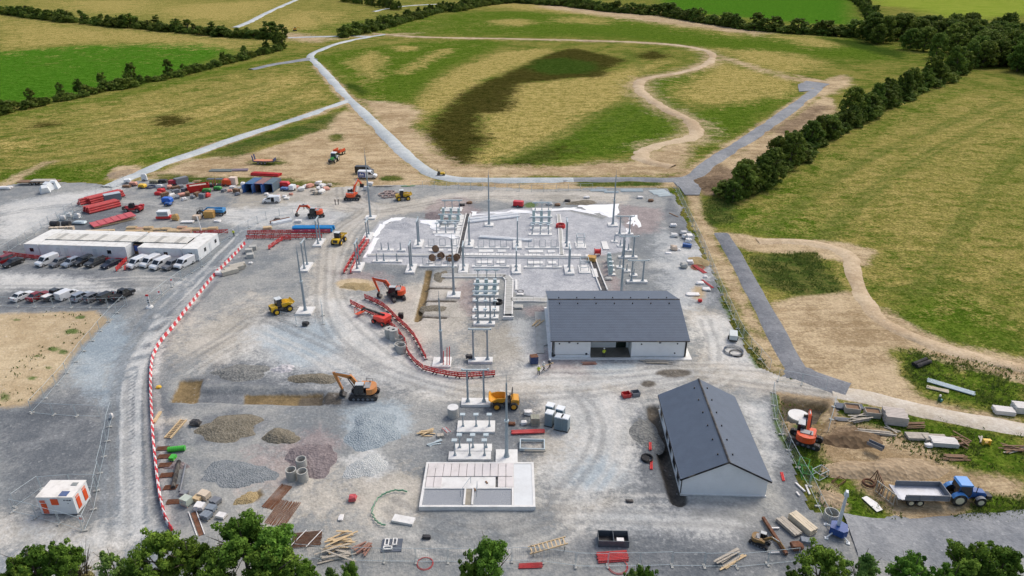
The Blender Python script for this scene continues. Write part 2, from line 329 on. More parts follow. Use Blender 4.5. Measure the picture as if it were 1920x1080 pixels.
fieldlines("900,300 1000,250 1130,190 1200,140","980,305 1100,265 1200,210 1260,190",4,3); fieldlines("740,60 900,40 1100,45 1300,70","760,66 900,60 1100,62 1280,80",3,3,2.5)
FSC=1.01
ground=struct(gridmesh('ground',xs,ys,field_mat,zf=gz,attrs=FIELD))
FSC=1.
YL={
 'road':[('l',"478,418 440,458 380,520 318,580 268,648 247,720 246,800 248,900 250,1000 250,1100",7.5,1.2),('l',"0,1030 120,1030 250,1010",8,5)],
 'tan':[('l',"660,330 650,370 690,395 640,440 618,500 622,560 660,630 740,690 860,722 1000,725 1150,720 1300,700 1460,712 1570,735",8,7),('l',"470,385 600,385 720,395 850,372 1000,366 1150,372",10,8),('p',"960,680 1120,665 1180,700 1000,730 930,715",7),
  ('p',"1000,730 1160,730 1190,820 1140,900 1060,940 1010,860",9),('l',"1310,590 1350,640 1330,700",8,6),('p',"700,870 800,900 790,960 690,980 640,900",8),('p',"1030,950 1150,910 1180,960 1060,1000",7),('p',"330,600 480,560 560,640 400,680 320,660",18),('p',"860,620 1020,600 1010,690 930,700 880,660",9),('p',"720,540 880,515 880,620 780,650 720,610",6),('e',1345,850,25,10,3),('e',1210,690,110,14,8),('p',"400,340 620,345 700,380 560,400 440,380",9),('l',"0,1000 100,1000 190,1035",6,6),('e',330,790,30,6,3),('p',"520,870 700,900 640,985 540,980",14)],
 'sandy':[('p',"0,588 178,584 208,600 150,652 100,722 50,762 -260,780 -260,590",2.5),('e',668,534,38,11,2.5),('e',1310,550,12,12,3)],
 'pale':[('p',"1010,735 1150,730 1200,760 1170,840 1190,900 1100,960 1030,900 1060,820",9),('p',"960,670 1200,680 1300,690 1280,730 1100,730 960,720",7),('p',"590,560 680,560 760,660 860,700 840,740 700,720 620,640",9),('p',"1090,790 1160,780 1190,860 1150,930 1090,900",8),('p',"1300,590 1360,600 1400,640 1410,690 1330,680 1290,620",8),('p',"1395,760 1440,760 1465,860 1440,900 1420,820",5),('e',650,600,50,30,8),('p',"1240,430 1330,470 1330,560 1280,590 1230,540",10),('e',1180,970,120,25,8),('e',1330,985,90,14,6),('p',"480,600 640,590 700,700 600,720 460,680",14),('l',"300,590 252,665 234,730 232,850 235,1000",.9,.7),('l',"322,595 276,665 260,730 258,850 262,1000",.9,.7),('l',"310,592 264,665 246,730 244,850 248,1000",.5,.7),('l',"470,440 400,505 330,570 300,600",.9,.8),('l',"455,432 385,500 315,565 290,595",.9,.8),
  ('p',"0,515 150,520 230,545 330,540 400,500 330,530 200,560 60,540 0,545",6),('p',"0,380 120,365 250,345 180,370 100,420 0,460",10),('p',"40,960 160,990 240,960 280,1000 150,1060 0,1020",10),('p',"640,860 700,840 740,880 690,900",3),('p',"960,600 1020,600 1030,700 980,700",5),('l',"300,640 290,700",1,2),('p',"360,400 560,380 660,400 620,420 470,430",8)],
 'blue':[('p',"640,770 700,750 760,760 770,810 700,840 650,830",4),('e',1150,690,45,12,5),('e',1120,890,40,30,6),('p',"100,600 220,590 240,640 200,760 140,720",8),('p',"480,620 620,600 640,660 540,690",7)],
 'dark':[('p',"362,752 372,727 456,731 456,758",1),('p',"606,735 640,738 636,765 604,760",1.5),('l',"405,530 340,600 296,668 278,720 278,800 283,880 296,960",1.6,1),('p',"380,720 400,680 520,670 640,690 660,720 560,728",3),('p',"370,830 380,780 440,765 510,790 470,830",4),('p',"0,495 240,510 260,545 240,575 0,585",5),('p',"0,440 60,460 50,480 0,490",6),('p',"1185,760 1230,755 1275,930 1300,960 1250,1000 1195,930 1180,840",3),('p',"1255,370 1275,395 1360,565 1330,570 1280,490 1240,400",3),('p',"0,780 200,700 215,780 190,900 160,1000 60,990 0,860",10),('l',"247,720 252,850 262,980",1.2,1.4),('l',"285,720 290,860 305,980",1.5,1.5),('p',"285,700 330,760 340,900 420,960 330,990 290,860",4),('e',545,590,60,18,4),('p',"830,770 1000,740 1060,790 1010,850 960,870 840,860",6),('p',"1440,740 1470,850 1530,960 1480,960 1430,850",3),('p',"1180,985 1480,960 1600,1000 1600,1080 1100,1080 1050,1020",10),('p',"620,640 700,600 760,690 660,740 560,720",14),('l',"420,485 330,575 270,660",1.2,1.2),('p',"790,540 850,540 850,600 790,600",5),('p',"100,365 230,380 250,440 80,450",8),('p',"540,345 700,355 690,400 640,380 540,365",6)],
 'red':[('p',"620,510 720,510 740,540 640,525",6),('p',"1160,385 1240,390 1235,435 1170,440",5),('p',"520,840 600,800 640,830 600,880 530,870",6),('p',"1130,490 1160,520 1180,555 1140,560",4),('p',"860,525 890,525 890,600 850,560",4),('e',1010,585,26,10,3),('p',"480,840 560,860 520,900 460,880",10),('p',"820,372 880,370 900,402 800,400",6),('p',"1000,660 1080,640 1090,700 1010,700",8)],
 'chip':[('p',"692,440 712,415 750,408 790,410 830,430 880,402 960,392 1040,390 1090,402 1130,412 1150,402 1182,440 1178,470 1112,482 1134,545 1030,548 1020,560 962,548 958,520 880,518 878,502 700,494 680,492",1.8)],
 'earth':[('p',"1450,735 1560,748 1580,790 1530,852 1490,847 1468,800",2)],
 'mud':[('p',"318,752 338,712 380,710 366,755",.8),('p',"455,756 457,733 606,733 603,758",.8),('l',"804,508 797,545 790,575 783,600",1.4,.6),('p',"1464,784 1466,745 1550,757 1554,790 1530,830 1500,794",1.2),('e',1310,500,16,7,2),('p',"465,935 490,918 495,930 480,942",1)],
 'wet':[('p',"1466,782 1468,748 1548,759 1552,786 1500,792",.8),('p',"560,735 606,735 603,758 556,757",1.2),('l',"800,540 850,541",1,.6),('l',"796,564 852,565",1,.6),('l',"790,594 835,595",1,.6),('l',"1226,768 1233,800 1246,850 1262,905 1272,938",2.2,1),('e',1216,721,14,6,1.2),('e',1262,700,34,8,1.5),('p',"606,735 640,738 640,760 604,760",1.2)],
 'weeds':[('e',70,668,9,3,1),('e',100,655,12,4,1.2),('e',135,622,14,4,1.2),('e',60,710,10,4,1),('e',8,745,10,8,1.5),('e',90,690,6,3,1),('e',150,595,10,3,1),('e',30,600,10,2,1),('e',118,660,8,5,1),('p',"1446,738 1462,742 1462,800 1486,845 1470,840 1450,790",1.2),('p',"1350,560 1375,580 1440,690 1420,690 1380,620",2),('e',1500,800,12,5,2),('e',840,393,14,4,2),('e',995,385,12,5,2)],
}
def wander(s_,off,amp,seed):
    P=smoothline(WP(s_),6); rs=random.Random(seed); ph=rs.uniform(0,6); out=[]
    for i,p in enumerate(P):
        t=(P[min(i+1,len(P)-1)]-P[max(i-1,0)]).normalized(); out.append(p+Vector((-t.y,t.x))*(off+amp*math.sin(i*.35+ph)))
    return out
def tracks(key,routes):
    for j,(s_,offs,amp) in enumerate(routes):
        for k,o in enumerate(offs):
            for g in(-.85,.85): YL[key].append(('w',wander(s_,o,amp,j*10+k) if g<0 else [p+Vector((0,0)) for p in wander(s_,o+1.7,amp,j*10+k)],.75,.95))
HAUL=[("660,330 650,370 690,395 640,440 618,500 622,560 660,630 740,690 860,722 1000,725 1150,720 1300,700 1460,712 1570,735",(-3,-1,1.5),.7),("470,385 600,385 720,395 850,372 1000,366 1150,372",(-2,1),.8),("1100,725 1120,800 1100,900 1050,980 900,1000 720,960",(-2,1.2),1.2),("1330,600 1350,650 1320,700 1180,740",(-1.5,1),.6),("700,700 560,640 480,600 420,640 340,700",(-2,1.5),1.),("1000,960 1150,960 1300,980 1420,990",(-1,1.5),.8),("0,540 150,535 260,530 330,545 300,600",(-1.5,1.),.7),("0,400 120,385 260,385 400,400 470,410",(-2,1.),.9),("470,420 430,465 370,525 310,585 262,650 244,720 244,800 246,900 248,1000",(-2.2,1.6),.05)]
YL['rut_dark']=[];YL['rut_pale']=[]
tracks('rut_dark',[(s_,o[::2],a_) for s_,o,a_ in HAUL]); tracks('rut_pale',[(s_,[v+.5 for v in o[1:]],a_) for s_,o,a_ in HAUL])
yard_mat=layered('gravel_yard',((122,127,129),(158,158,153),'lo'),[
 ('road',(116,124,129),(144,150,153),'lo',.9,.9),('dark',(92,97,102),(122,126,129),'lo',1.6,.8),('tan',(172,165,150),(202,194,180),'lo',2.0,.74),('pale',(176,179,178),(210,209,203),'lo',1.9,.8),('blue',(146,160,168),(174,185,189),'lo',1.5,.75),('red',(138,124,122),(166,152,148),'mi',1.8,.7),
 ('rut_dark',(104,106,106),(132,132,128),'mi',2.2,.42),('rut_pale',(184,182,174),(206,203,195),'mi',2.2,.42),('chip',(162,164,168),(188,189,190),'mi',.6,.95),('sandy',(176,154,118),(202,182,146),'lo',1.1,.9),('earth',(140,120,92),(172,152,120),'lo',1.2,.95),('mud',(106,90,60),(140,120,84),'mi',.9,.95),('wet',(74,68,60),(104,97,86),'mi',.9,.9),('weeds',(66,92,38),(96,116,56),'mi',1.8,.9)],True)
def yz(P):
    return vnoise(P,6,3)*.16+vnoise(P,1.7,4)*.07+pit(P)
def yk(P):
    return psdf(P,YARD)+vnoise(P,5,5)*1.6+vnoise(P,1.5,6)*.5>0
yb=[p for p in YARD]
ysn=np.unique(np.concatenate([np.arange(20,150,.42),np.arange(150,215,.7)])); xsn=np.unique(np.concatenate([np.arange(-190,-60,.9),np.arange(-60,62,.42),np.arange(62,120,1.2)]))
yard=struct(gridmesh('gravel_yard',xsn,ysn,yard_mat,keep=yk,zf=lambda P:yz(P)+.06,attrs=YL))
FSC=1.
# ---------------- roads: ribbons with ragged edges
def road(name,s,w,mat,z=.05,wv=.18,seed=0):
    pts=smoothline(WP(s),6); d=[Vector((p.x,p.y)) for p in pts]
    fine=[d[0]]
    for a,b in zip(d,d[1:]):
        n=max(1,int((b-a).length/1.2)); fine+=[a+(b-a)*(k+1)/n for k in range(n)]
    P=np.array([[p.x,p.y] for p in fine]); nl=vnoise(P+100,2.6,seed+11); nr=vnoise(P+300,2.6,seed+12)
    vs=[];fs=[]; K=5
    for i,p in enumerate(fine):
        t=(fine[min(i+1,len(fine)-1)]-fine[max(i-1,0)]).normalized(); nn=Vector((-t.y,t.x))
        ww=w(i/len(fine)) if callable(w) else w
        for k in range(K):
            u=k/(K-1)*2-1; e=ww/2*u+(wv*2*(nl[i] if u<0 else nr[i]) if abs(u)>.9 else 0)
            zz=z+.12*(1-u*u) if abs(u)<.9 else z-.45
            q=p+nn*e; vs.append((q.x,q.y,zz))
        if i:
            for k in range(K-1): fs.append((i*K-K+k,i*K-K+k+1,i*K+k+1,i*K+k))
    m=MB(); m.add(vs,fs); o=m.build(name,mat,smooth=True); return struct(o)
def road_mat(name,a,b,gr=True): return layered(name,(a,b,'lo'),[],gr)
rm_pale=road_mat('pale_stone_road',(166,174,176),(194,198,196)); rm_grey=road_mat('grey_stone_road',(122,126,130),(150,152,153)); rm_dark=road_mat('dark_stone_road',(106,110,115),(134,136,139)); rm_tan=road_mat('dirt_track',(172,150,120),(200,180,150))
road('gravel_road',"1075,338 1000,338 900,338 848,335 806,323 770,298 722,252 684,214 652,184 622,150 594,120 582,106 598,95 640,80 690,70 722,65",5.2,rm_pale,.34)
road('gravel_road',"656,188 600,208 520,235 440,260 370,285 310,305 262,325 200,352",5.4,rm_pale,.32,seed=2)
road('gravel_road',"584,110 548,116 510,122 470,131",lambda t:13-8*t,rm_grey,.33,seed=3)
road('gravel_road',"700,69 660,68 600,69 540,71",6,rm_pale,.32,seed=4)
road('gravel_road',"440,52 470,40 505,22 560,-2 600,-16",8,rm_pale,.32,seed=5)
road('gravel_road',"820,8 780,10 740,14 700,22",6,rm_pale,.32,seed=15)
road('gravel_road',"1055,338 1180,337 1262,338 1300,331 1335,303 1400,262 1465,217 1535,166",5.6,rm_grey,.32,seed=6)
def apron(pts,mat,z):
    P=WP(pts); v=[]
    for a,c in zip(P,P[1:]+P[:1]):
        for k in range(6): q=a+(c-a)*k/6; v.append((q.x+random.uniform(-.1,.1),q.y+random.uniform(-.1,.1)))
    return struct(MB().prism(v,-.1,z,'z').build('gravel_road',mat))
apron("1496,159 1512,152 1556,158 1532,170 1498,172",rm_grey,.2)
apron("1262,342 1300,330 1318,340 1312,366 1284,366 1272,350",rm_grey,.18)
road('gravel_road',"1352,438 1378,480 1410,540 1445,605 1478,668 1500,698 1540,716 1590,732",lambda t:5.2+2*(t>.75),rm_dark,.12,seed=9)
road('dirt_track',"700,63 800,70 1000,74 1150,78 1260,84 1325,96 1336,108 1322,122 1275,137 1218,146 1197,156 1208,178 1250,205 1290,225 1305,243 1295,258 1232,274 1203,288 1215,303 1262,313",6.0,rm_tan,.33,.9,seed=10)
road('dirt_track',"1560,733 1640,748 1720,768 1820,788 1920,806 2020,826",5.6,road_mat('pale_dirt_road',(188,176,156),(206,198,184)),.08,.7,seed=11)
road('dirt_track',"1420,452 1520,455 1590,478 1602,520 1640,590 1720,635 1820,668 1960,700",5,rm_tan,.07,1.2,seed=12)
road('gravel_road',"1595,1005 1700,1016 1800,1010 1920,1000 2100,985",10,rm_grey,.16,.8,seed=13)
# ================= shared materials =================
CONC=M('pale_concrete',(224,223,218),.07,.85,bump=.2,dirt=.14); CONCG=M('grey_concrete',(176,176,170),.14,.9,bump=.3,dirt=.2)
GALV=M('galvanised_steel',(146,160,168),.1,.45,.3,dirt=.08); GALVL=M('bright_galvanised_steel',(184,197,200),.08,.45,.2,dirt=.06)
WHITE=M('white_panel',(226,230,230),.05,.55,dirt=.12); DGLASS=M('dark_glass',(30,36,42),.2,.12,dirt=.02,spec=.6); BLACK=M('black_rubber',(34,34,36),.2,.8,dirt=.25)
RUST=M('rusty_steel',(112,74,52),.3,.85,scale=3); WOOD=M('pale_timber',(205,180,140),.16,.8,scale=2.5); WOODW=M('weathered_timber',(178,170,156),.2,.85,scale=2.5); WOODD=M('brown_timber',(128,100,76),.25,.85,scale=3)
RED=M('red_plastic',(206,52,52),.14,.5,dirt=.12); REDP=M('red_duct',(186,62,62),.14,.5,dirt=.12); PINK=M('faded_red_steel',(196,84,88),.12,.5,dirt=.15); WPL=M('white_plastic',(228,226,222),.08,.5,dirt=.2)
YEL=M('yellow_paint',(226,182,40),.1,.45,dirt=.16); YELD=M('amber_paint',(216,152,36),.1,.45,dirt=.16); ORG=M('orange_paint',(220,84,38),.1,.42,dirt=.14); ORGT=M('tan_orange_paint',(206,136,74),.1,.45,dirt=.18); DARK=M('dark_steel',(58,58,60),.2,.6,.3,dirt=.25); GREYP=M('grey_paint',(120,124,130),.12,.55,dirt=.16)
BLUE=M('blue_paint',(38,86,150),.12,.45,dirt=.12); GREEN=M('green_paint',(56,140,62),.12,.5,dirt=.1); SLATE=SLATEL=M('slate_tile',(92,104,119),.08,.6,scale=.7,dirt=0,spec=.3)
RENDER=M('white_render',(236,237,235),.03,.8,scale=.6,dirt=.05); SOILM=M('brown_soil',(120,100,76),.3,.95,scale=.9,bump=.8); FABRIC=M('white_fabric',(236,237,236),.05,.8,scale=2,bump=.3,dirt=.06); BLOCK=M('concrete_block',(186,180,166),.14,.9,scale=2.5)
# ================= BUILDINGS =================
def roof_tiles(root,x0,x1,ye,ze,yr,zr,rows,cols,mat,name='roof_course'):
    """one slope: sarking sheet plus overlapping courses, each course a part with cut joints"""
    L=math.hypot(yr-ye,zr-ze); ny=(yr-ye)/L; nz=(zr-ze)/L; up=Vector((0,-nz,ny)) if yr>ye else Vector((0,-nz,ny))*-1
    if up.z<0: up=-up
    for r in range(rows):
        m=MB(); a=r/rows*L; b=min(L,(r+1.12)/rows*L)
        w=(x1-x0)/cols; off=(r%2)*.5*w
        for c in range(-1,cols+1):
            u0=max(x0,x0+c*w+off+.018); u1=min(x1,x0+(c+1)*w+off-.018)
            if u1-u0<.05: continue
            t0=.055; t1=.02
            P=lambda x,d,h:(x,ye+ny*d+up.y*h,ze+nz*d+up.z*h)
            m.add([P(u0,a,t0),P(u1,a,t0),P(u1,b,t1),P(u0,b,t1),P(u0,a,t0-.04),P(u1,a,t0-.04)],[(0,1,2,3),(4,5,1,0)])
        m.build(name,mat,root)
def vent(root,pts):
    for p in pts: MB().cyl(p,(p[0],p[1],p[2]+.26),.11,.09,n=8).build('roof_vent',DARK,root)
# --- control building
bl=T('control_building','white rendered control building with wide dark slate roof and open porch','building',(6.6,98.9,0),0)
W1,D1,E1,R1=22.2,17.9,3.5,6.35
pl=MB().prism([(-.5,-.75),(W1+.9,-.85),(W1+.9,D1+.3),(-.5,D1+.3)],.0,.16,'z').build('plinth',CONC,bl)
def wallseg(m,x0,x1,y,h=E1,t=.25): m.box(((x0+x1)/2,y+t/2,h/2+.08),(x1-x0,t,h-.16))
for q in((0,6.35),(13.1,W1)): m=MB(); wallseg(m,*q,0); m.build('front_wall',RENDER,bl)
m=MB(); wallseg(m,6.1,11.0,3.0); wallseg(m,12.75,13.35,3.0); m.box((6.22,1.6,E1/2+.08),(.25,2.8,E1-.16)); m.box((13.22,1.6,E1/2+.08),(.25,2.8,E1-.16)); m.build('porch_wall',RENDER,bl)
m=MB(); wallseg(m,0,W1,D1-.25); m.build('rear_wall',RENDER,bl)
for x in(.125,W1-.125):
    MB().prism([(.0,.08),(D1,.08),(D1,E1),(D1/2,R1-.1),(0,E1)],x-.12,x+.12,'x').build('gable_wall',RENDER,bl)
MB().box((9.75,1.5,.19),(6.6,3.4,.05)).build('porch_floor',M('wet_concrete',(118,112,100),.15,.6),bl)
d=MB().box((11.85,3.1,1.5),(1.7,.08,2.7)).build('door',M('dark_green_door',(26,40,32),.15,.4,dirt=.03),bl)
MB().cyl((11.2,3.0,1.2),(11.2,3.0,1.6),.03).build('handle',GALV,d)
for a,b,c,e,mt in((-.45,E1-.05,D1/2,R1,SLATE),(D1+.45,E1-.05,D1/2,R1,SLATEL)):
    L=b
    m=MB(); m.add([(-.3,a,b-.12),(W1+.3,a,b-.12),(W1+.3,c,e-.12),(-.3,c,e-.12),(-.3,a,b),(W1+.3,a,b),(W1+.3,c,e),(-.3,c,e)],[(3,2,1,0),(4,5,6,7),(0,1,5,4),(1,2,6,5),(2,3,7,6),(3,0,4,7)]); rf=m.build('roof',mt,bl)
    roof_tiles(rf,-.3,W1+.3,a,b,c,e,26,56,mt,'roof_course')
MB().prism([(D1/2-.16,R1+.02),(D1/2+.16,R1+.02),(D1/2,R1+.14)],-.32,W1+.32,'x').build('ridge_cap',DARK,bl)
vent(bl,[(1.6+i*3.15,D1/2-1.1,R1-.32) for i in range(7)]); vent(bl,[(1.6+i*3.15,D1/2+1.1,R1-.32) for i in range(7)])
for y in(-.5,D1+.5): MB().box((W1/2,y,E1-.1),(W1+.6,.14,.13)).build('gutter',DARK,bl)
for x in(.35,W1-.25): MB().cyl((x,-.08,.1),(x,-.08,E1-.15),.06).build('downpipe',DARK,bl)
MB().box((3.1,-.03,.62),(6.2,.05,.07)).build('wall_ledge',CONCG,bl); MB().box((W1/2+6.6,-.03,.3),(9,.05,.07)).build('wall_ledge',CONCG,bl)
for x,z in((1.2,2.7),(4.2,2.75),(14.7,2.6),(20.6,2.7),(20.3,.9),(5.7,.75),(.4,.5)): MB().cyl((x,-.06,z),(x,.02,z),.13 if z>.8 else .2,n=10).build('wall_opening',DARK,bl)
for x,z in((2.8,3.0),(17.7,2.95)): MB().box((x,-.1,z),(.35,.2,.25)).build('flood_light',GREYP,bl)
tag(MB().prism([(0,0),(2.2,0),(2.2,-9),(2.6,-11.6),(1.2,-12.6),(1.2,-15),(0,-15)],0,.1,'z').build('concrete_path',CONCG,loc=(4.2,115.2,.05)),'pale concrete path along the left gable of the control building','path')
# --- second building
b2=T('store_building','white gabled building with grey tiled roof beside a fresh trench','building',(20.87,66.36,0),-R(2.3))
W2,D2,E2,R2=10.28,17.6,2.75,5.5
MB().box((W2/2,D2/2,.1),(W2+.2,D2+.2,.3)).build('plinth',CONC,b2)
for y in(.12,D2-.12): MB().prism([(0,.1),(W2,.1),(W2,E2),(W2/2,R2-.12),(0,E2)],y-.12,y+.12,'y').build('gable_wall',RENDER,b2)
for x in(.12,W2-.12): MB().box((x,D2/2,E2/2+.05),(.23,D2-.5,E2-.1)).build('side_wall',RENDER,b2)
for y,w,h in((2.2,1.4,1.6),(5.0,1.8,2.2),(8.2,1.8,2.2),(10.8,1.5,2.0),(15.6,1.5,1.5)):
    q=MB().box((-.02,y,h/2+.25),(.08,w,h)).build('window',DGLASS,b2); MB().box((-.05,y,h+.3),(.08,w+.16,.1)).box((-.05,y,.22),(.08,w+.16,.08)).box((-.05,y-w/2-.03,h/2+.26),(.08,.1,h+.1)).box((-.05,y+w/2+.03,h/2+.26),(.08,.1,h+.1)).build('window_frame',M('window_frame',(200,204,204),.06,.5),q)
for sgn,mt in((-1,SLATE),(1,SLATEL)):
    xe=W2/2+sgn*(W2/2+.35); ze=E2-.12; rt=bpy.data.objects.new('roof_slope',None)
    m=MB(); y0,y1=-.25,D2+.25
    m.add([(xe,y0,ze-.12),(xe,y1,ze-.12),(W2/2,y1,R2-.12),(W2/2,y0,R2-.12),(xe,y0,ze),(xe,y1,ze),(W2/2,y1,R2),(W2/2,y0,R2)],[(3,2,1,0),(4,5,6,7),(0,1,5,4),(1,2,6,5),(2,3,7,6),(3,0,4,7)]); rf=m.build('roof',mt,b2)
    bpy.data.objects.remove(rt)
    rows,cols=20,40; L=math.hypot(W2/2+.35,R2-ze); dx=(W2/2-xe)/L; dz=(R2-ze)/L; up=Vector((-dz,0,dx)); up=up if up.z>0 else -up
    for r in range(rows):
        m=MB(); a=r/rows*L; b=min(L,(r+1.12)/rows*L); w=(y1-y0)/cols; off=(r%2)*.5*w
        for c in range(-1,cols+1):
            u0=max(y0,y0+c*w+off+.016);u1=min(y1,y0+(c+1)*w+off-.016)
            if u1-u0<.05: continue
            P=lambda y,d_,h:(xe+dx*d_+up.x*h,y,ze+dz*d_+up.z*h)
            m.add([P(u0,a,.055),P(u1,a,.055),P(u1,b,.02),P(u0,b,.02),P(u0,a,.015),P(u1,a,.015)],[(0,1,2,3),(4,5,1,0)])
        m.build('roof_course',mt,rf)
    vent(b2,[(W2/2+sgn*.9,1.6+i*2.9,R2-.5) for i in range(6)])
    MB().add([(xe,-.3,ze-.2),(W2/2,-.3,R2-.2),(W2/2,-.3,R2+.03),(xe,-.3,ze+.03),(xe,-.24,ze-.2),(W2/2,-.24,R2-.2),(W2/2,-.24,R2+.03),(xe,-.24,ze+.03)],[(0,1,2,3),(7,6,5,4),(3,2,6,7),(0,4,5,1)]).build('bargeboard',BLACK,b2)
    MB().box((xe,D2/2,ze-.08),(.14,D2+.5,.12)).build('gutter',DARK,b2)
MB().prism([(W2/2-.16,R2+.02),(W2/2+.16,R2+.02),(W2/2,R2+.13)],-.3,D2+.3,'y').build('ridge_cap',DARK,b2)
MB().cyl((-.08,.1,.1),(-.08,.1,E2-.2),.06).build('downpipe',DARK,b2)
# --- site cabins
def cabin(loc,rz,L,Wd,label,wins=(),doors=(),H=2.65,mat=WHITE):
    t=T('site_cabin',label,'cabin',loc,rz,'white cabins of the site office')
    MB().box((L/2,Wd/2,H/2+.15),(L-.04,Wd-.04,H-.02)).build('shell',mat,t)
    MB().box((L/2,Wd/2,H+.17),(L,Wd,.1)).build('roof',M('cabin_roof',(228,227,220),.05,.6,dirt=.25),t)
    for x in(0.05,L-.05):
        for y in(0.05,Wd-.05): MB().box((x,y,H/2+.1),(.12,.12,H+.1)).build('corner_post',WHITE,t)
    for x in wins:
        q=MB().box((x,-.02,1.55),(.9,.06,.85)).build('window',DGLASS,t); MB().box((x,-.03,1.08),(1.05,.08,.06)).box((x,-.03,2.02),(1.05,.08,.06)).box((x+.5,-.03,1.55),(.06,.08,.9)).box((x-.5,-.03,1.55),(.06,.08,.9)).build('window_frame',WHITE,q)
    for x in doors: MB().box((x,-.02,1.25),(.9,.05,2.0)).build('door',M('cabin_door',(206,212,214),.05,.5),t)
    return t
c0=G(51,480); c1=G(375,490); cu=(c1-c0); cL=cu.length; ca=math.atan2(cu.y,cu.x)
def CP(x,y): return c0+Matrix.Rotation(ca,3,'Z')@Vector((x,y,.02))
segs=[(0.,3.2,9.3,'white site cabin end-on with one window, farthest from the haul road',(1.6,),()),(3.4,9.7,3.2,'long white site cabin with two plain doors, next to the end cabin',(),(4.4,6.2)),(13.2,10.2,3.2,'long white site cabin with one small window beside the entrance gap',(6.3,),(3.,)),(26.2,9.8,3.2,'long white site cabin between the entrance gap and the gravel road end cabin',(6.2,),(4.4,)),(36.2,cL-36.2,9.6,'white site cabin end-on beside the gravel haul road','x',())]
for x,L,D_,lb,ws,ds in segs:
    if ws=='x': ws=((L)/2,)
    t=cabin(CP(x,0),ca,L,D_,lb,ws,ds)
    if D_>6 and x>30:
        for y in(3.,8.): MB().box((L+.02,y,1.6),(.06,.8,.8)).build('window',DGLASS,t)
        MB().box((L+.02,5.4,1.25),(.05,.9,2.0)).build('door',M('cabin_door',(206,212,214),.05,.5),t)
for x,L in((3.4,9.7),(13.2,10.2),(24.,11.9)): cabin(CP(x,6.3),ca,L,2.9,'white site cabin in the rear row under the canopy edge, roof only showing')
cn=T('canopy','pale translucent corrugated canopy roof spanning between the rows of site cabins','canopy',CP(3.0,3.0),ca)
m=MB()
for i in range(66):
    x=i*.5; m.box((x+.25,1.6,3.02+(.03 if i%2 else 0)),(.5,3.7,.05))
m.build('roof_sheet',M('canopy_sheet',(216,214,204),.06,.6,dirt=.3),cn)
for i in range(7): MB().box((3.0+i*4.6,1.6,3.09),(1.0,3.66,.03)).build('roof_light',M('grey_roof_light',(174,172,162),.06,.5),cn)
for i in range(8): MB().cyl((.3+i*4.6,.3,0),(.3+i*4.6,.3,3.0),.05).build('post',GALV,cn)
for i in range(2): MB().box((16.5,.2+i*3.,2.9),(33,.08,.12)).build('beam',WOODD,cn)
tag(MB().box((0,0,1.2),(2.4,.12,2.3)).build('entrance_screen',WOODD,loc=CP(24.6,2.9),rz=ca),'brown timber screen wall in the entrance gap between white cabins','screen')
tag(MB().box((0,0,1.45),(1.2,.06,1.3)).build('notice_board',M('blue_notice',(60,90,160),.25,.5,scale=3),loc=CP(24.2,2.75),rz=ca),'blue notice board on the timber screen in the cabin entrance','notice board')
# --- welfare unit
w0=G(80,966); w1=G(147,966); wa=math.atan2((w1-w0).y,(w1-w0).x)
wu=T('welfare_unit','white welfare unit with orange shutters and door, inside its own mesh fence','cabin',w0,wa+.0)
WL=(w1-w0).length
MB().box((WL/2,1.45,1.45),(WL,2.9,2.5)).build('body',WHITE,wu); MB().box((WL/2,1.45,2.75),(WL+.1,3.0,.1)).build('roof',M('welfare_roof',(232,228,220),.04,.6,dirt=.2),wu)
OR2=M('orange_shutter',(224,84,32),.08,.5,dirt=.08)
MB().box((.62,-.03,1.05),(.62,.06,1.5)).build('door',OR2,wu); MB().box((.56,-.03,2.2),(.62,.06,.12)).box((.56,-.03,2.0),(.62,.06,.1)).build('louvre',OR2,wu)
MB().box((2.0,-.03,2.05),(.85,.06,.85)).build('shutter',OR2,wu)
for y in(.75,2.1): MB().box((WL+.03,y,1.35),(.06,.62,1.5)).build('shutter',OR2,wu); MB().box((WL+.03,y,2.35),(.06,.62,.25)).build('louvre',M('pink_louvre',(222,150,130),.1,.5),wu)
MB().box((WL/2+.9,.55,2.83),(.95,.8,.06)).build('solar_panel',M('solar_panel',(88,104,140),.15,.25),wu); MB().box((WL/2+1.2,2.2,2.83),(.7,.5,.06)).build('solar_panel',M('solar_grey',(140,144,140),.1,.4),wu)
lg=MB()
for i,(x,w_) in enumerate(((0,.16),(.24,.1),(.44,.14),(.68,.2))): lg.box((3.2+x,-.02,2.3),(w_,.03,.14))
lg.box((3.55,-.02,1.85),(.1,.03,.1)); lg.build('logo',M('navy_mark',(50,56,74),.1,.6),wu)
for x in(.3,WL-.3):
    for y in(.3,2.6): MB().box((x,y,.1),(.3,.3,.25)).build('jack_leg',DARK,wu)
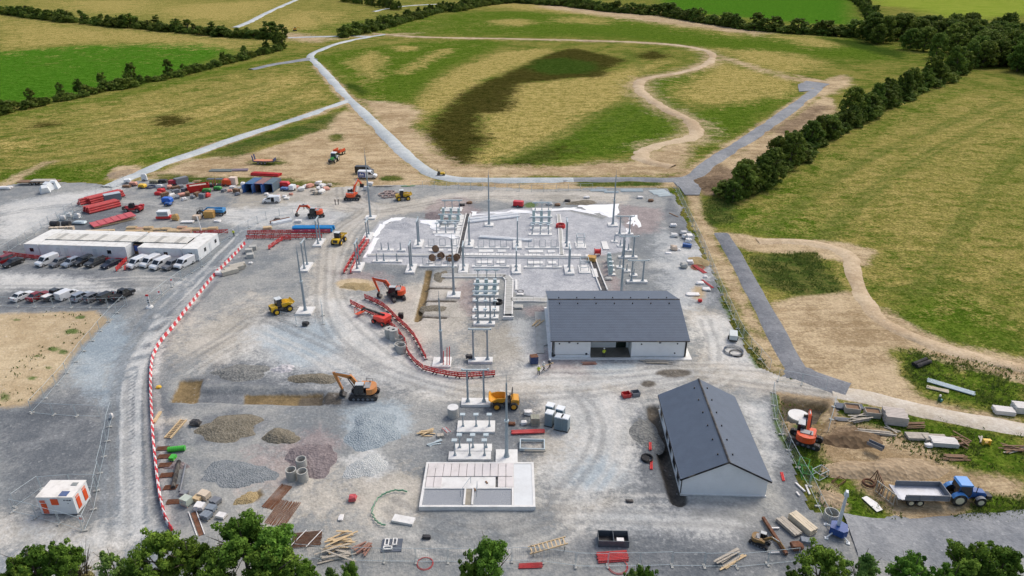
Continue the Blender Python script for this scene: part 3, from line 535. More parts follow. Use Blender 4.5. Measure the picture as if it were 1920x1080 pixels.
# --- steel containers
for i,(px,lb,mt) in enumerate(((461,'blue steel container with open doors and grey-blue roof, skip side of three',BLUE),(479,'middle steel container with rust-pink roof between two blue ones',BLUE),(497,'blue-fronted grey steel container with open door beside the red generator',GREYP))):
    p=G(px,361); t=T('steel_container',lb,'container',p,-.12,'steel storage containers')
    Wc,Lc,Hc=2.44,6.06,2.59; o=M('container_%d'%i,((70,110,150),(150,110,104),(92,112,124))[i],.14,.6,dirt=.2)
    for s_ in(0,Wc):
        sw=MB()
        for k in range(20): sw.box((s_,.15+k*.3,Hc/2+.1),(.05+.04*(k%2),.3,Hc-.15))
        sw.build('side_panel',o,t)
    m=MB()
    for k in range(20): m.box((Wc/2,.15+k*.3,Hc+.02+.02*(k%2)),(Wc,.3,.05))
    m.build('roof',o,t); MB().box((Wc/2,Lc,Hc/2+.1),(Wc,.05,Hc-.1)).build('rear_panel',o,t); MB().box((Wc/2,Lc/2,.12),(Wc,Lc,.16)).build('floor',DARK,t)
    MB().box((Wc/2,0,Hc-.02),(Wc,.12,.14)).box((.05,0,Hc/2),(.12,.12,Hc)).box((Wc-.05,0,Hc/2),(.12,.12,Hc)).build('door_frame',BLUE,t)
    for s_,a in((0,-.25),(Wc,.1)) if i!=2 else ((0,-.5),):
        dd=MB().box((0,-.6,1.3),(.07,1.2,2.3)).build('door',BLUE,t,(s_+(.04 if s_==0 else -.04),0,0),a); MB().cyl((.06,-.8,.2),(.06,-.8,2.4),.03,n=6).build('lock_bar',GALV,dd)
# ================= SUBSTATION STEEL =================
def pad(root,x,y,w,d,h=.35,mat=None,name='concrete_pad'): return MB().box((x,y,h/2),(w,d,h)).build(name,mat or CONC,root)
def post(root,x,y,z0,h,r=.16,name='post'):
    MB().cyl((x,y,z0),(x,y,z0+h),r,r*.85,n=8).build(name,GALV,root); MB().box((x,y,z0+.05),(r*4,r*4,.1),ty=.8,tx=.8).cyl((x,y,z0),(x,y,z0+.5),r*1.7,r*1.05,n=8).build('base_plate',GALV,root)
def mast(px,py,top,padw=2.4,z=13.3,lab='',sl=False):
    p=G(px,py); t=T('lightning_mast',lab,'mast',p,0,'tall lightning masts around the switchyard')
    pad(t,0,0,padw,padw,.4); h=zat(top,p.y)-.4
    MB().cyl((0,0,.4),(0,0,.4+h*.45),.26,.2,n=10).build('lower_section',GALV,t); MB().cyl((0,0,.4+h*.45),(0,0,.4+h*.9),.17,.11,n=8).build('upper_section',GALV,t); MB().cyl((0,0,.4+h*.9),(0,0,.4+h),.04,.02,n=6).build('spike',GALV,t)
    MB().cyl((0,0,.3+h*.45),(0,0,.5+h*.45),.32,n=10).build('flange',GALVL,t); MB().cyl((0,0,.4),(0,0,.9),.4,.27,n=10).build('base_plate',GALV,t)
    return t
for a in((695,411,278,2.6,0,'tall slim lightning mast beside the parked blue and white vans'),(917,425,318,2.2,0,'tall slim lightning mast among the white beams on pale chippings'),(1149,425,318,2.4,0,'tall slim lightning mast next to the white geotextile corner'),(1164,561,438,2,0,'tall slim lightning mast rising behind the control building roof'),(851,557,436,2.6,0,'tall slim lightning mast on a square pad right of the narrow trench'),(829,684,545,3.,0,'tall lightning mast whose pad is hung with red and white tape and tubes'),(573,587,458,3.,0,'tall lightning mast on a white pad in dark fill near the cabbed yellow dumper'),(950,862,702,2.9,0,'tall lightning mast on a square pad behind the concrete bund')): mast(a[0],a[1]-2,a[2],a[3],lab=a[5])
def gantry(px,py,top,w,padw,padd,label,depth=False,grp=None,cross=1.2,px2=None):
    """two posts and a beam on one pad; depth=True: the frame runs away from the camera"""
    p=G(px,py); t=T('portal_gantry',label,'gantry',p,PI/2-.0 if depth else 0,grp)
    h=zat(top,p.y)-.4
    pad(t,0,0,padw,padd,.45)
    for s_ in(-1,1): post(t,s_*w/2,0,.45,h-.2,.17)
    MB().box((0,0,.35+h),(w+cross*2,.22,.2)).build('beam',GALVL,t)
    for s_ in(-1,1): MB().cyl((s_*w/2,0,h-.5),(s_*(w/2-.6),0,h+.3),.05,n=5).build('brace',GALV,t); MB().box((s_*(w/2+cross-.1),0,.5+h),(.22,.3,.14)).build('end_plate',GALVL,t)
    return t
gl='galvanised portal gantry standing end-on over its long concrete pad in the switchyard rows'
GLAB=['beside the blue pipes and double red barriers','alone on open gravel near the tall mast','astride the twin sloping red barriers','at the head of the narrow brown trench','beside the grey chipping heap','by the mast near the parked vans','at the sloping cable channel top','at the foot of the sloping cable channel','behind the long cable channel, amid the white beams','in front of the long cable channel, between U-frame pads','beside the red cable coil','in front of the long cable channel, beside the ladder-like rack']
for a in((599,457,410),(574,503,452),(672,503,453),(771,506,456),(785,459,412),(690,445,413),(880,459,412),(869,506,458),(970,461,411),(968,507,466),(1062,462,413),(1067,508,463)):
    gantry(a[0],a[1],a[2],2.2,4.6,2.,'end-on galvanised portal gantry '+GLAB.pop(0),True,'end-on portal gantries in two rows',.5)
fg='galvanised portal gantry with beam facing the bund, second frame from the bund'
gantry(901,678,617,2.3,4.,1.5,fg,cross=.7); gantry(892.5,757,693,2.4,4.3,1.8,'galvanised portal gantry standing directly over red barriers, nearest the concrete bund',cross=.8); gantry(908,609,553,2.2,3.9,1.3,'galvanised portal gantry in front of the rows of circuit breaker stands',cross=.8)
for a,lb in(((1170.5,441,405),'galvanised portal gantry beside the torn white fabric sheet'),((1177,484,443),'galvanised portal gantry in the middle of three by the red stone'),((1194,530,488),'galvanised portal gantry on a long pad closest to the control building')): gantry(*a,2.3,4.2,1.1,lb,cross=1.)
def stand(px,py,w,hs,label,n=3,beam=False,caps=True,padd=1.3,grp=None,xs=None,box=0,ph=.3,r=.1):
    """row of short steel posts on one concrete pad"""
    p=G(px,py); t=T('equipment_stand',label,'equipment stand',p,0,grp); pad(t,0,0,w,padd,ph)
    xs=xs or [(i-(n-1)/2)*w/n*1.05 for i in range(n)]
    for x in xs:
        post(t,x,0,ph,hs,r)
        if caps: MB().box((x,0,ph+hs+.06),(.7,.55,.16)).build('cap_plate',GALVL,t)
        if box: MB().box((x,0,ph+hs*.5),(box*1.7,.6,hs*.85)).build('mechanism_box',M('pale_green_steel',(168,190,188),.08,.5),t)
    if beam: MB().box((0,0,ph+hs+.22),(w,.34,.22)).build('beam',GALVL,t)
    return t
sg='low equipment stands on concrete pads'
for px,py,w,xs in((723,470,3.7,[-.9,.7]),(753,470,1.9,[-.2]),(714,491,3.5,[-.8,.7]),(742,491,2.8,[.3])): stand(px,py,w,1.7,'short steel post stands on white pads beside the twin red barriers',xs=xs,caps=False,padd=1.2,grp=sg,r=.12)
def uframes(px,py,w,label,fl=True):
    p=G(px,py); t=T('disconnector_support',label,'equipment stand',p,0,'rows of U-shaped steel supports'); pad(t,0,0,w,.9,.3)
    for k in(-.33,0.,.33):
        m=MB(); x=k*w
        for s_ in(-.65,.65): m.cyl((x+s_,0,.3),(x+s_,0,2.1),.05,n=6)
        m.cyl((x-.65,0,.42),(x+.65,0,.42),.06,n=6); m.cyl((x-.65,0,2.1),(x+.65,0,2.1),.045,n=6); m.build('support_frame',GALV,t)
    return t
for px,py,q in((830,464,'by the cable drums'),(923,466,'under the long white beam'),(1017,466,'next to the covered channel crossing')): uframes(px,py,7.8,'long pad with three thin U-frames behind the cable trench, '+q)
for px,py,q in((822,500,'by the brown trench'),(920,501,'above the breaker cluster'),(1018,502,'beside the ladder-like rack')): uframes(px,py,8.,'long pad with three thin U-frames in front of the cable trench, '+q)
def slab(x0,y0,x1,y1,label,h=.18,mat=None,name='concrete_slab',rz=0,grp=None):
    a=G((x0+x1)/2,y1); b=G((x0+x1)/2,y0,h); w=(G(x1,(y0+y1)/2)-G(x0,(y0+y1)/2)).x
    o=MB().box((0,0,h/2+.03),(w,b.y-a.y,h)).build(name,mat or CONC,loc=((a.x+b.x)/2,(a.y+b.y)/2,.03),rz=rz); return tag(o,label,'slab',grp)
for b in((804,467,831,472),(840,467,855,472),(898,468,925,474),(933,468,948,474),(991,469,1018,475),(1027,469,1041,475),(895,489,922,495),(931,489,946,495),(990,490,1018,496),(1028,490,1043,496),(800,490,812,495),(834,490,846,495)): slab(*b,'small flat white concrete slab set in pale chippings between the U-frame rows',grp='flat slabs between the frame rows')
# circuit breaker bays
def bay(rows,label,grp): 
    O=['first','second','third','fourth','fifth','sixth']
    for i,(px,py,w,hs,bx,bm) in enumerate(rows): stand(px,py,w,hs,label%O[i],beam=bm,box=bx,grp=grp,padd=1.4)
bay([(848,392,5.4,1.9,0,True),(846,405,5.6,1.7,.35,False),(844,417,5.8,1.6,.45,True),(840,427,5.6,1.3,0,True),(836,438,6.2,2.3,0,False)],'steel breaker stand beside the sloping cable channel, %s row from the pale road','breaker stands beside the sloping cable channel')
bay([(1016,396,5.0,1.9,0,True),(1015,408,5.6,1.5,.4,False),(1015,421,5.4,1.5,.4,True),(1014,430,5.2,1.2,0,True),(1013,441,5.6,2.3,0,False)],'steel breaker stand near the red cable coil, %s row from the pale road','breaker stands behind the red cable reel')
bay([(913,530,5.2,2.4,0,True),(912,543,4.9,1.9,.4,False),(911,553,4.9,1.8,.45,True),(910,564,4.9,1.5,0,True),(911,583,5.0,1.8,0,False),(910,596,4.8,1.5,0,False)],'steel breaker stand between trench and control building, %s row from the long channel','breaker stands left of the control building')
for px,py,w,d in((892,797,5.4,3.0),(886,845,5.4,1.6),(880,858,5.6,1.6)):
    pass
stand(893,803,5.3,1.9,'white pad with three twin-pole stands in the second row behind the bund',padd=2.6,caps=True,ph=.4); stand(887,843,5.1,2.0,'white pad with three capped poles, one row behind the bund',padd=1.5,ph=.4); stand(881,858,5.6,2.4,'white pad with three poles touching the back of the concrete bund',padd=1.6,ph=.4)
for px,py,lb in((1089,464,'ladder-like steel rack on a square slab behind the cable trench'),(1096,510,'ladder-like steel rack on a square slab in front of the cable trench')):
    p=G(px,py); t=T('steel_rack',lb,'rack',p); pad(t,0,1,2.4,4.,.25)
    for y in(0,2.2):
        for x in(-.85,.85): MB().cyl((x,y,.25),(x,y,2.5),.06,n=6).build('leg',GALV,t)
        MB().box((0,y,2.5),(1.9,.12,.12)).build('cross_bar',GALVL,t); MB().box((0,y,1.1),(1.8,.08,.1)).build('cross_bar',GALVL,t)
    for x in(-.85,.85): MB().box((x,1.1,2.5),(.1,2.2,.1)).build('side_bar',GALVL,t)
for i,(px,py) in enumerate(((1152,454),(1163,462),(1178,470),(1162,502),(1175,509),(1188,517))): stand(px,py,1.5,1.4,'single short post on a small square pad among the gantries by the red stone',xs=[0],padd=1.2,grp='single-post pads',caps=False,r=.12)
for i,(px,py) in enumerate(((1144,492),(1145,500),(1146,508),(1147,516))): stand(px,py,1.5,1.8,'pale green boxed stand in the short file beside the cable channel',xs=[-.3],padd=.9,box=.5,grp='boxed stands beside the cable channel')
slab(1129,453,1140,469,'pale rectangular slab lying alone between the racks and gantries')
for b_ in((826,392,866,397),(828,403,866,409),(829,414,862,420),(826,424,858,430),(998,390,1035,395),(998,402,1034,410),(1000,415,1033,422),(1000,427,1032,434),(888,574,936,585),(893,537,936,544),(892,549,935,556),(892,562,934,568),(890,590,935,597)): slab(*b_,'pale concrete strip footing between the rows of breaker stands',.2,grp='strip footings of the breaker stands')
# cable channels
def channel(pts,label,w=1.2,lids=None,slot=True):
    P=WP(pts); t=T('cable_channel',label,'cable channel',(P[0].x,P[0].y,.05)); o=P[0]
    for a,b in zip(P,P[1:]):
        L=(b-a).length; ang=math.atan2((b-a).y,(b-a).x); c=(a+b)/2-o
        for s_ in(-1,1):
            q=Vector((-math.sin(ang),math.cos(ang)))*s_*(w/2-.12); MB().box((c.x+q.x,c.y+q.y,.16),(L,.22,.32),ang).build('side_wall',CONC,t)
        if slot: MB().box((c.x,c.y,.06),(L,w-.46,.06),ang).build('channel_floor',DARK,t)
        else:
            n=max(1,int(L/1.)); u=(b-a)/n
            for k in range(n): q=a+u*(k+.5)-o; MB().box((q.x,q.y,.3),(L/n-.05,w-.5,.1),ang).build('cover_slab',CONCG,t)
        if lids:
            n=int(L/.9); u=(b-a)/n; q0=Vector((-math.sin(ang),math.cos(ang)))*(w/2+.75)*lids
            for k in range(n):
                if random.random()<.12: continue
                q=a+u*(k+.5)-o+q0; MB().box((q.x,q.y,.12+random.uniform(0,.05)),(.8,1.0,.14),ang+random.uniform(-.05,.05)).build('loose_lid',CONC,t)
channel("878,402 870,437 861,480","sloping open cable channel with white walls and loose lids alongside",1.3,-1)
channel("864,482 960,483 1106,484","long open cable channel crossing the switchyard with a row of lids behind",1.0,1)
channel("1110,484 1120,514 1133,546","open cable channel running towards the rear of the control building",1.5,None)
channel("1047,404 1051,440 1053,480","covered cable channel crossing between the breaker cluster and gantry",1.1,None,False)
channel("688,480 760,480 862,480","covered cable channel leading to the twin red barriers",.9,None,False)
channel("828,519 900,519 948,519 955,527 954,560 953,592","covered L-shaped cable channel ending in a concrete block",1.7,None,False)
channel("958,564 1000,564 1026,565","wide covered cable channel entering the control building",1.6,None,False)
slab(943,593,963,600,'concrete block closing the end of the L-shaped cable channel',.6)
slab(1110,504,1120,521,'row of pale trench lids laid flat beside a crate stack',.2); slab(966,524,970,546,'small square draw pit slab beside the L-shaped channel',.3)
# white beams on the chippings
for a,b,lb in(("881,413","972,403",'long white lattice beam lying behind its twin'),("881,418","973,407",'long white lattice beam lying in front of its twin'),("899,446","998,453",'long white beam lying across the pads by the cable trench')):
    A=WP(a)[0];B=WP(b)[0];L=(B-A).length; t=T('steel_beam',lb,'beam',(A.x,A.y,.1),math.atan2((B-A).y,(B-A).x))
    for y in(-.34,.34): MB().box((L/2,y,.25),(L,.26,.4)).build('flange',FABRIC,t)
    MB().box((L/2,0,.2),(L,.4,.1)).build('web',WHITE,t)
# bund
b0=G(786,958); bw=G(1004,958).x-b0.x; bd=G(895,867,.6).y-b0.y
bu=T('transformer_bund','large white concrete transformer bund with slab lids, gravel basin and centre sump','bund',b0)
H_=.65
for x,y,w_,d_,n_ in((bw/2,.15,bw,.3,0),(bw/2,bd-.15,bw,.3,0),(.15,bd/2,.3,bd-.62,0),(bw-.15,bd/2,.3,bd-.62,0),(bw*.805,bd/2,.25,bd-.62,0)): MB().box((x,y,H_/2),(w_,d_,H_)).build('wall',CONC,bu)
MB().box((bw*.4,bd/2,.08),(bw*.79,bd-.62,.16)).build('basin_floor',CONCG,bu); MB().box((bw*.9,bd/2,.55),(bw*.17,bd-.64,.1)).build('upper_floor',M('smooth_concrete',(216,219,218),.05,.8,scale=.5,dirt=.12),bu)
MB().box((bw*.4,bd*.4,H_/2+.05),(bw*.79,.22,H_-.06)).build('dividing_wall',CONC,bu)
MB().box((bw*.4,bd*.21,.36),(bw*.785,bd*.34,.36)).build('gravel_bed',M('grey_chippings',(150,154,158),.3,.95,scale=9,bump=.6,dirt=0),bu)
LID=M('pinkish_slab',(216,210,206),.06,.8,scale=.8,dirt=.15)
for i in range(11):
    x0=.34+i*(bw*.79)/11; MB().box((x0+bw*.0359,bd*.82,.62),(bw*.79/11-.06,bd*.31,.12)).build('cover_slab',LID,bu)
for i in(0,1,9,10): MB().box((.34+(i+.5)*(bw*.79)/11,bd*.535,.62),(bw*.79/11-.06,bd*.23,.12)).build('cover_slab',LID,bu)
MB().box((bw*.4,bd*.535,.57),(bw*.5,bd*.23,.14)).build('transformer_plinth',CONC,bu)
for x in(bw*.385,bw*.455): MB().box((x,bd*.22,.45),(.22,bd*.36,.6)).build('sump_wall',CONC,bu)
MB().box((bw*.42,bd*.22,.56),(bw*.06,bd*.34,.05)).build('sump_floor',M('sump_floor',(150,144,130),.2,.8),bu)
rl=MB().path([(bw*.35,bd*.2,.7),(bw*.35,bd*.2,1.7),(bw*.43,bd*.5,1.7),(bw*.43,bd*.5,.7)],.03).path([(bw*.49,bd*.2,.7),(bw*.49,bd*.2,1.7),(bw*.49,bd*.4,1.7),(bw*.49,bd*.4,.7)],.03).build('guard_rail',GALV,bu)
for x,y in((bw*.57,bd*.52),(bw*.47,bd*.36)): MB().box((x,y,.7),(.2,.45,.1),.5).build('timber_offcut',WOODD,bu)
MB().box((.9,bd-.7,.5),(1.,.9,.3)).build('corner_pit',CONC,bu)
# ================= VEHICLES =================
LAMP=M('lamp_lens',(214,214,206),.05,.2,dirt=.02); TAIL=M('tail_lamp',(150,24,24),.05,.3,dirt=.02); HUB=M('wheel_rim',(150,152,154),.12,.45,.4)
def wheel(root,x,y,r,w,rim=None,name='wheel'):
    t=MB().cyl((0,-w/2,0),(0,w/2,0),r*.94,n=16).cyl((0,-w/2*.75,0),(0,w/2*.75,0),r,n=16).build(name,BLACK,root,(x,y,r))
    s_=1 if y>0 else -1
    MB().cyl((0,s_*w*.3,0),(0,s_*(w/2+.012),0),r*.58,n=12).build('rim',rim or HUB,t); return t
def loft(m,prof,half,tum=.9,n=1):
    """side profile swept over the width with drawn-in flanks"""
    ys=[-half,-half*.93,half*.93,half]; ks=[.05,0,0,.05]; cx=sum(p[0] for p in prof)/len(prof); cz=sum(p[1] for p in prof)/len(prof)
    vs=[];N=len(prof)
    for y,k in zip(ys,ks): vs+=[(p[0]+(cx-p[0])*k,y,p[1]+(cz-p[1])*k) for p in prof]
    fs=[tuple(range(N-1,-1,-1)),tuple(range(3*N,4*N))]
    for q in range(3):
        for i in range(N): j=(i+1)%N; fs.append((q*N+i,q*N+j,q*N+N+j,q*N+N+i))
    return m.add(vs,fs)
def green(m,low,high,half_l,half_h):
    """greenhouse: low and high are matching (x,z) lines"""
    n=len(low); vs=[(x,-half_l,z) for x,z in low]+[(x,half_l,z) for x,z in low]+[(x,-half_h,z) for x,z in high]+[(x,half_h,z) for x,z in high]
    fs=[]
    for i in range(n-1): fs+=[(i,i+1,2*n+i+1,2*n+i),(n+i+1,n+i,3*n+i,3*n+i+1),(2*n+i,2*n+i+1,3*n+i+1,3*n+i)]
    fs+=[(0,2*n,3*n,n),(n-1,2*n-1,4*n-1,3*n-1)]
    return m.add(vs,fs)
CARS={ # length, half width, body profile (x front +), glass low line, roof line, roof material span
 'saloon':(4.6,.9,[(2.25,.3),(2.3,.6),(2.15,.78),(.95,.95),(-1.7,1.0),(-2.25,.95),(-2.3,.4),(-2.2,.28)],[(1.0,.93),(-1.75,.98)],[(.25,1.42),(-1.05,1.42)]),
 'hatch':(4.2,.89,[(2.05,.3),(2.1,.62),(1.95,.82),(.95,.98),(-1.75,1.02),(-2.05,.95),(-2.1,.4),(-2.0,.28)],[(1.0,.96),(-2.0,.98)],[(.3,1.5),(-1.65,1.48)]),
 'suv':(4.5,.94,[(2.2,.34),(2.25,.7),(2.1,.95),(1.05,1.08),(-2.1,1.12),(-2.25,1.0),(-2.25,.45),(-2.15,.32)],[(1.1,1.06),(-2.18,1.08)],[(.4,1.68),(-1.95,1.66)]),
 'van':(4.9,.98,[(2.4,.34),(2.45,.75),(2.3,1.0),(1.55,1.15),(.75,1.9),(.4,1.98),(-2.4,1.98),(-2.45,1.8),(-2.45,.45),(-2.35,.32)],None,None),
 'bigvan':(5.9,1.02,[(2.9,.36),(2.95,.85),(2.75,1.15),(2.05,1.3),(1.2,2.25),(.8,2.38),(-2.9,2.4),(-2.95,2.2),(-2.95,.5),(-2.85,.34)],None,None),
 'pickup':(5.2,.95,[(2.55,.42),(2.6,.8),(2.45,1.02),(1.35,1.14),(-.5,1.14),(-2.55,1.12),(-2.6,.6),(-2.5,.4)],[(1.4,1.1),(-.55,1.12)],[(.75,1.76),(-.35,1.74)])}
def car(px,py,head,kind,mat,label,group='cars and vans parked in front of the site cabins',z=0,extra=None):
    p=G(px,py); L,hw,prof,lo,hi=CARS[kind]; t=T('parked_van' if 'van' in kind else ('pickup_truck' if kind=='pickup' else 'parked_car'),label,'van' if 'van' in kind else ('pickup' if kind=='pickup' else 'car'),p+Vector((0,0,.05)),head,group)
    b=loft(MB(),prof,hw).build('body',mat,t)
    wr=.33 if kind in('saloon','hatch') else .37
    if lo:
        green(MB(),lo,hi,hw*.92,hw*.72).build('window_glass',DGLASS,t)
        m=MB(); x0,x1=hi[0][0],hi[-1][0]; zz=hi[0][1]; m.box(((x0+x1)/2,0,zz+.02),(x0-x1+.12,hw*1.46,.06)); m.build('roof',mat,t)
        for s_ in(-1,1):
            m=MB()
            for k in(0.02,.5,.97):
                a=Vector((lo[0][0]+(lo[-1][0]-lo[0][0])*k,s_*hw*.93,lo[0][1])); c=Vector((x0+(x1-x0)*k,s_*hw*.735,zz)); m.cyl(a,c,.045,n=4)
            m.build('pillars',mat,t)
    else:
        # screen and cab door glass
        q=[p_ for p_ in prof]; a,c=q[3],q[4]
        def on(k): return (a[0]+(c[0]-a[0])*k,a[1]+(c[1]-a[1])*k)
        s0,s1=on(.06),on(.95); n_=Vector((-(c[1]-a[1]),0,(c[0]-a[0]))).normalized()*-.02
        m=MB(); m.add([(s0[0]+.02,-hw*.82,s0[1]+.02),(s0[0]+.02,hw*.82,s0[1]+.02),(s1[0]+.02,hw*.74,s1[1]+.02),(s1[0]+.02,-hw*.74,s1[1]+.02),(s0[0]-.05,-hw*.82,s0[1]),(s0[0]-.05,hw*.82,s0[1]),(s1[0]-.05,hw*.74,s1[1]),(s1[0]-.05,-hw*.74,s1[1])],[(0,1,2,3),(7,6,5,4),(0,4,5,1),(3,2,6,7),(0,3,7,4),(1,5,6,2)]); m.build('windscreen',DGLASS,t)
        for s_ in(-1,1): MB().prism([(s0[0]-.15,s0[1]+.02),(s1[0]-.1,s1[1]-.12),(s1[0]-.75,s1[1]-.1),(s1[0]-.75,s0[1]+.02)],s_*hw*.985-.02,s_*hw*.985+.025,'y').build('door_window',DGLASS,t)
        for s_ in(-1,1): MB().box((s0[0]-.1,s_*(hw+.12),s0[1]+.1),(.1,.16,.2)).build('mirror',BLACK,t)
    f=max(p_[0] for p_ in prof); r=min(p_[0] for p_ in prof); lz=prof[1][1]
    for s_ in(-1,1):
        MB().box((f-.06,s_*hw*.7,lz+.02),(.14,hw*.34,.14)).build('headlight',LAMP,t); MB().box((r+.03,s_*hw*.78,lz+.25),(.1,hw*.2,.26)).build('tail_light',TAIL,t)
        for x in(f-.85,r+.85): wheel(t,x,s_*(hw-.1),wr,.24)
    MB().box((f-.02,0,.45),(.06,hw*1.2,.16)).build('grille',BLACK,t); MB().box((r+.01,0,.62),(.05,.5,.12)).build('number_plate',WPL,t)
    t.scale=(.94,.94,.96)
    if kind=='pickup':
        m=MB().box((-1.55,0,1.13),(1.75,hw*1.55,.06)); m.build('bed_cover' ,extra or BLACK,t)
    return t
def paint(n,c): return M('car_paint_'+n,c,.06,.3,.15,dirt=.1,spec=.5)
cw,cb,cs,cg,cr,cdg,cbl=paint('white',(226,228,228)),paint('black',(34,36,40)),paint('silver',(150,160,172)),paint('grey',(112,114,118)),paint('red',(132,28,36)),paint('dark_grey',(62,66,70)),paint('navy',(36,42,58))
h1=R(-113); h2=R(66)
for px,py,k,m_,lb in((8,494,'suv',cr,'dark red car parked nose-out at the end by a black saloon'),(26,497,'saloon',cb,'black saloon parked beside the dark red car'),(90,495,'van',cw,'white high-roof van parked alone beside a grey estate'),(112,497,'hatch',cg,'warm grey estate car between white van and silver hatchback'),(135,497,'hatch',cs,'silver-blue hatchback parked between grey estate and black people carrier'),(158,495,'suv',cb,'tall black people carrier beside the silver hatchback'),(182,496,'pickup',cdg,'dark grey pickup in front of the cabins beside a black saloon'),(209,499,'saloon',cbl,'black-blue saloon parked by the red barrier gap'),(259,499,'van',cw,'white van parked next to the red barrier gap at the entrance'),(283,497,'van',cw,'white van in the middle of the row of three white vans'),(302,501,'van',cw,'white crew van with rear side windows beside a grey car'),(323,502,'suv',cg,'charcoal grey car squeezed between two white vans'),(347,499,'van',cw,'white van parked last, beside the mesh fence along the haul road')): car(px,py,h1+random.uniform(-.03,.03),k,m_,lb)
for px,py,k,m_,lb in((44,560,'saloon',cw,'white saloon parked tail-out beside a dark red car'),(74,560,'saloon',cr,'dark red saloon parked tail-out between white saloon and pickup'),(104,558,'pickup',cdg,'dark pickup with a white bed cover beside a small white van'),(128,558,'van',cw,'small white panel van parked tail-out beside the pickup'),(155,561,'hatch',cs,'silver car parked tail-out beside the small white van'),(178,562,'hatch',cg,'grey car parked tail-out between silver and black cars'),(204,562,'suv',cb,'black car parked tail-out beside a black pickup'),(231,558,'pickup',cb,'black pickup at the road end of the rear parking row')): car(px,py,h2+random.uniform(-.03,.03),k,m_,lb,'cars parked along the sandy patch',extra=WPL if 'white bed' in lb else None).scale=(.84,.9,.84) if k=='van' else (.92,.94,.96)
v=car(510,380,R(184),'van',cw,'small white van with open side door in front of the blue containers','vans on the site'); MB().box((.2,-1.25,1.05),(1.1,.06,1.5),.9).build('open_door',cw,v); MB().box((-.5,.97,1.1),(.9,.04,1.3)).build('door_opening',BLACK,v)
v=car(690,334,R(-4),'bigvan',cw,'white van with a blue rear side panel and white mark, on the soil','vans on the site')
MB().prism([(-2.8,.5),(-.6,.5),(-.6,2.0),(-2.8,2.1)],-1.05,-1.0,'y').build('blue_livery',M('livery_blue',(40,74,150),.08,.4),v)
MB().prism([(-2.5,1.1),(-.9,1.1),(-1.2,1.75),(-1.75,1.4),(-2.1,1.95)],-1.07,-1.045,'y').build('white_mark',WPL,v); MB().box((-1.7,-1.06,.85),(1.7,.02,.1)).build('white_lettering',WPL,v)
car(684,325,R(-2),'bigvan',cb,'black van parked behind the white and blue van','vans on the site')
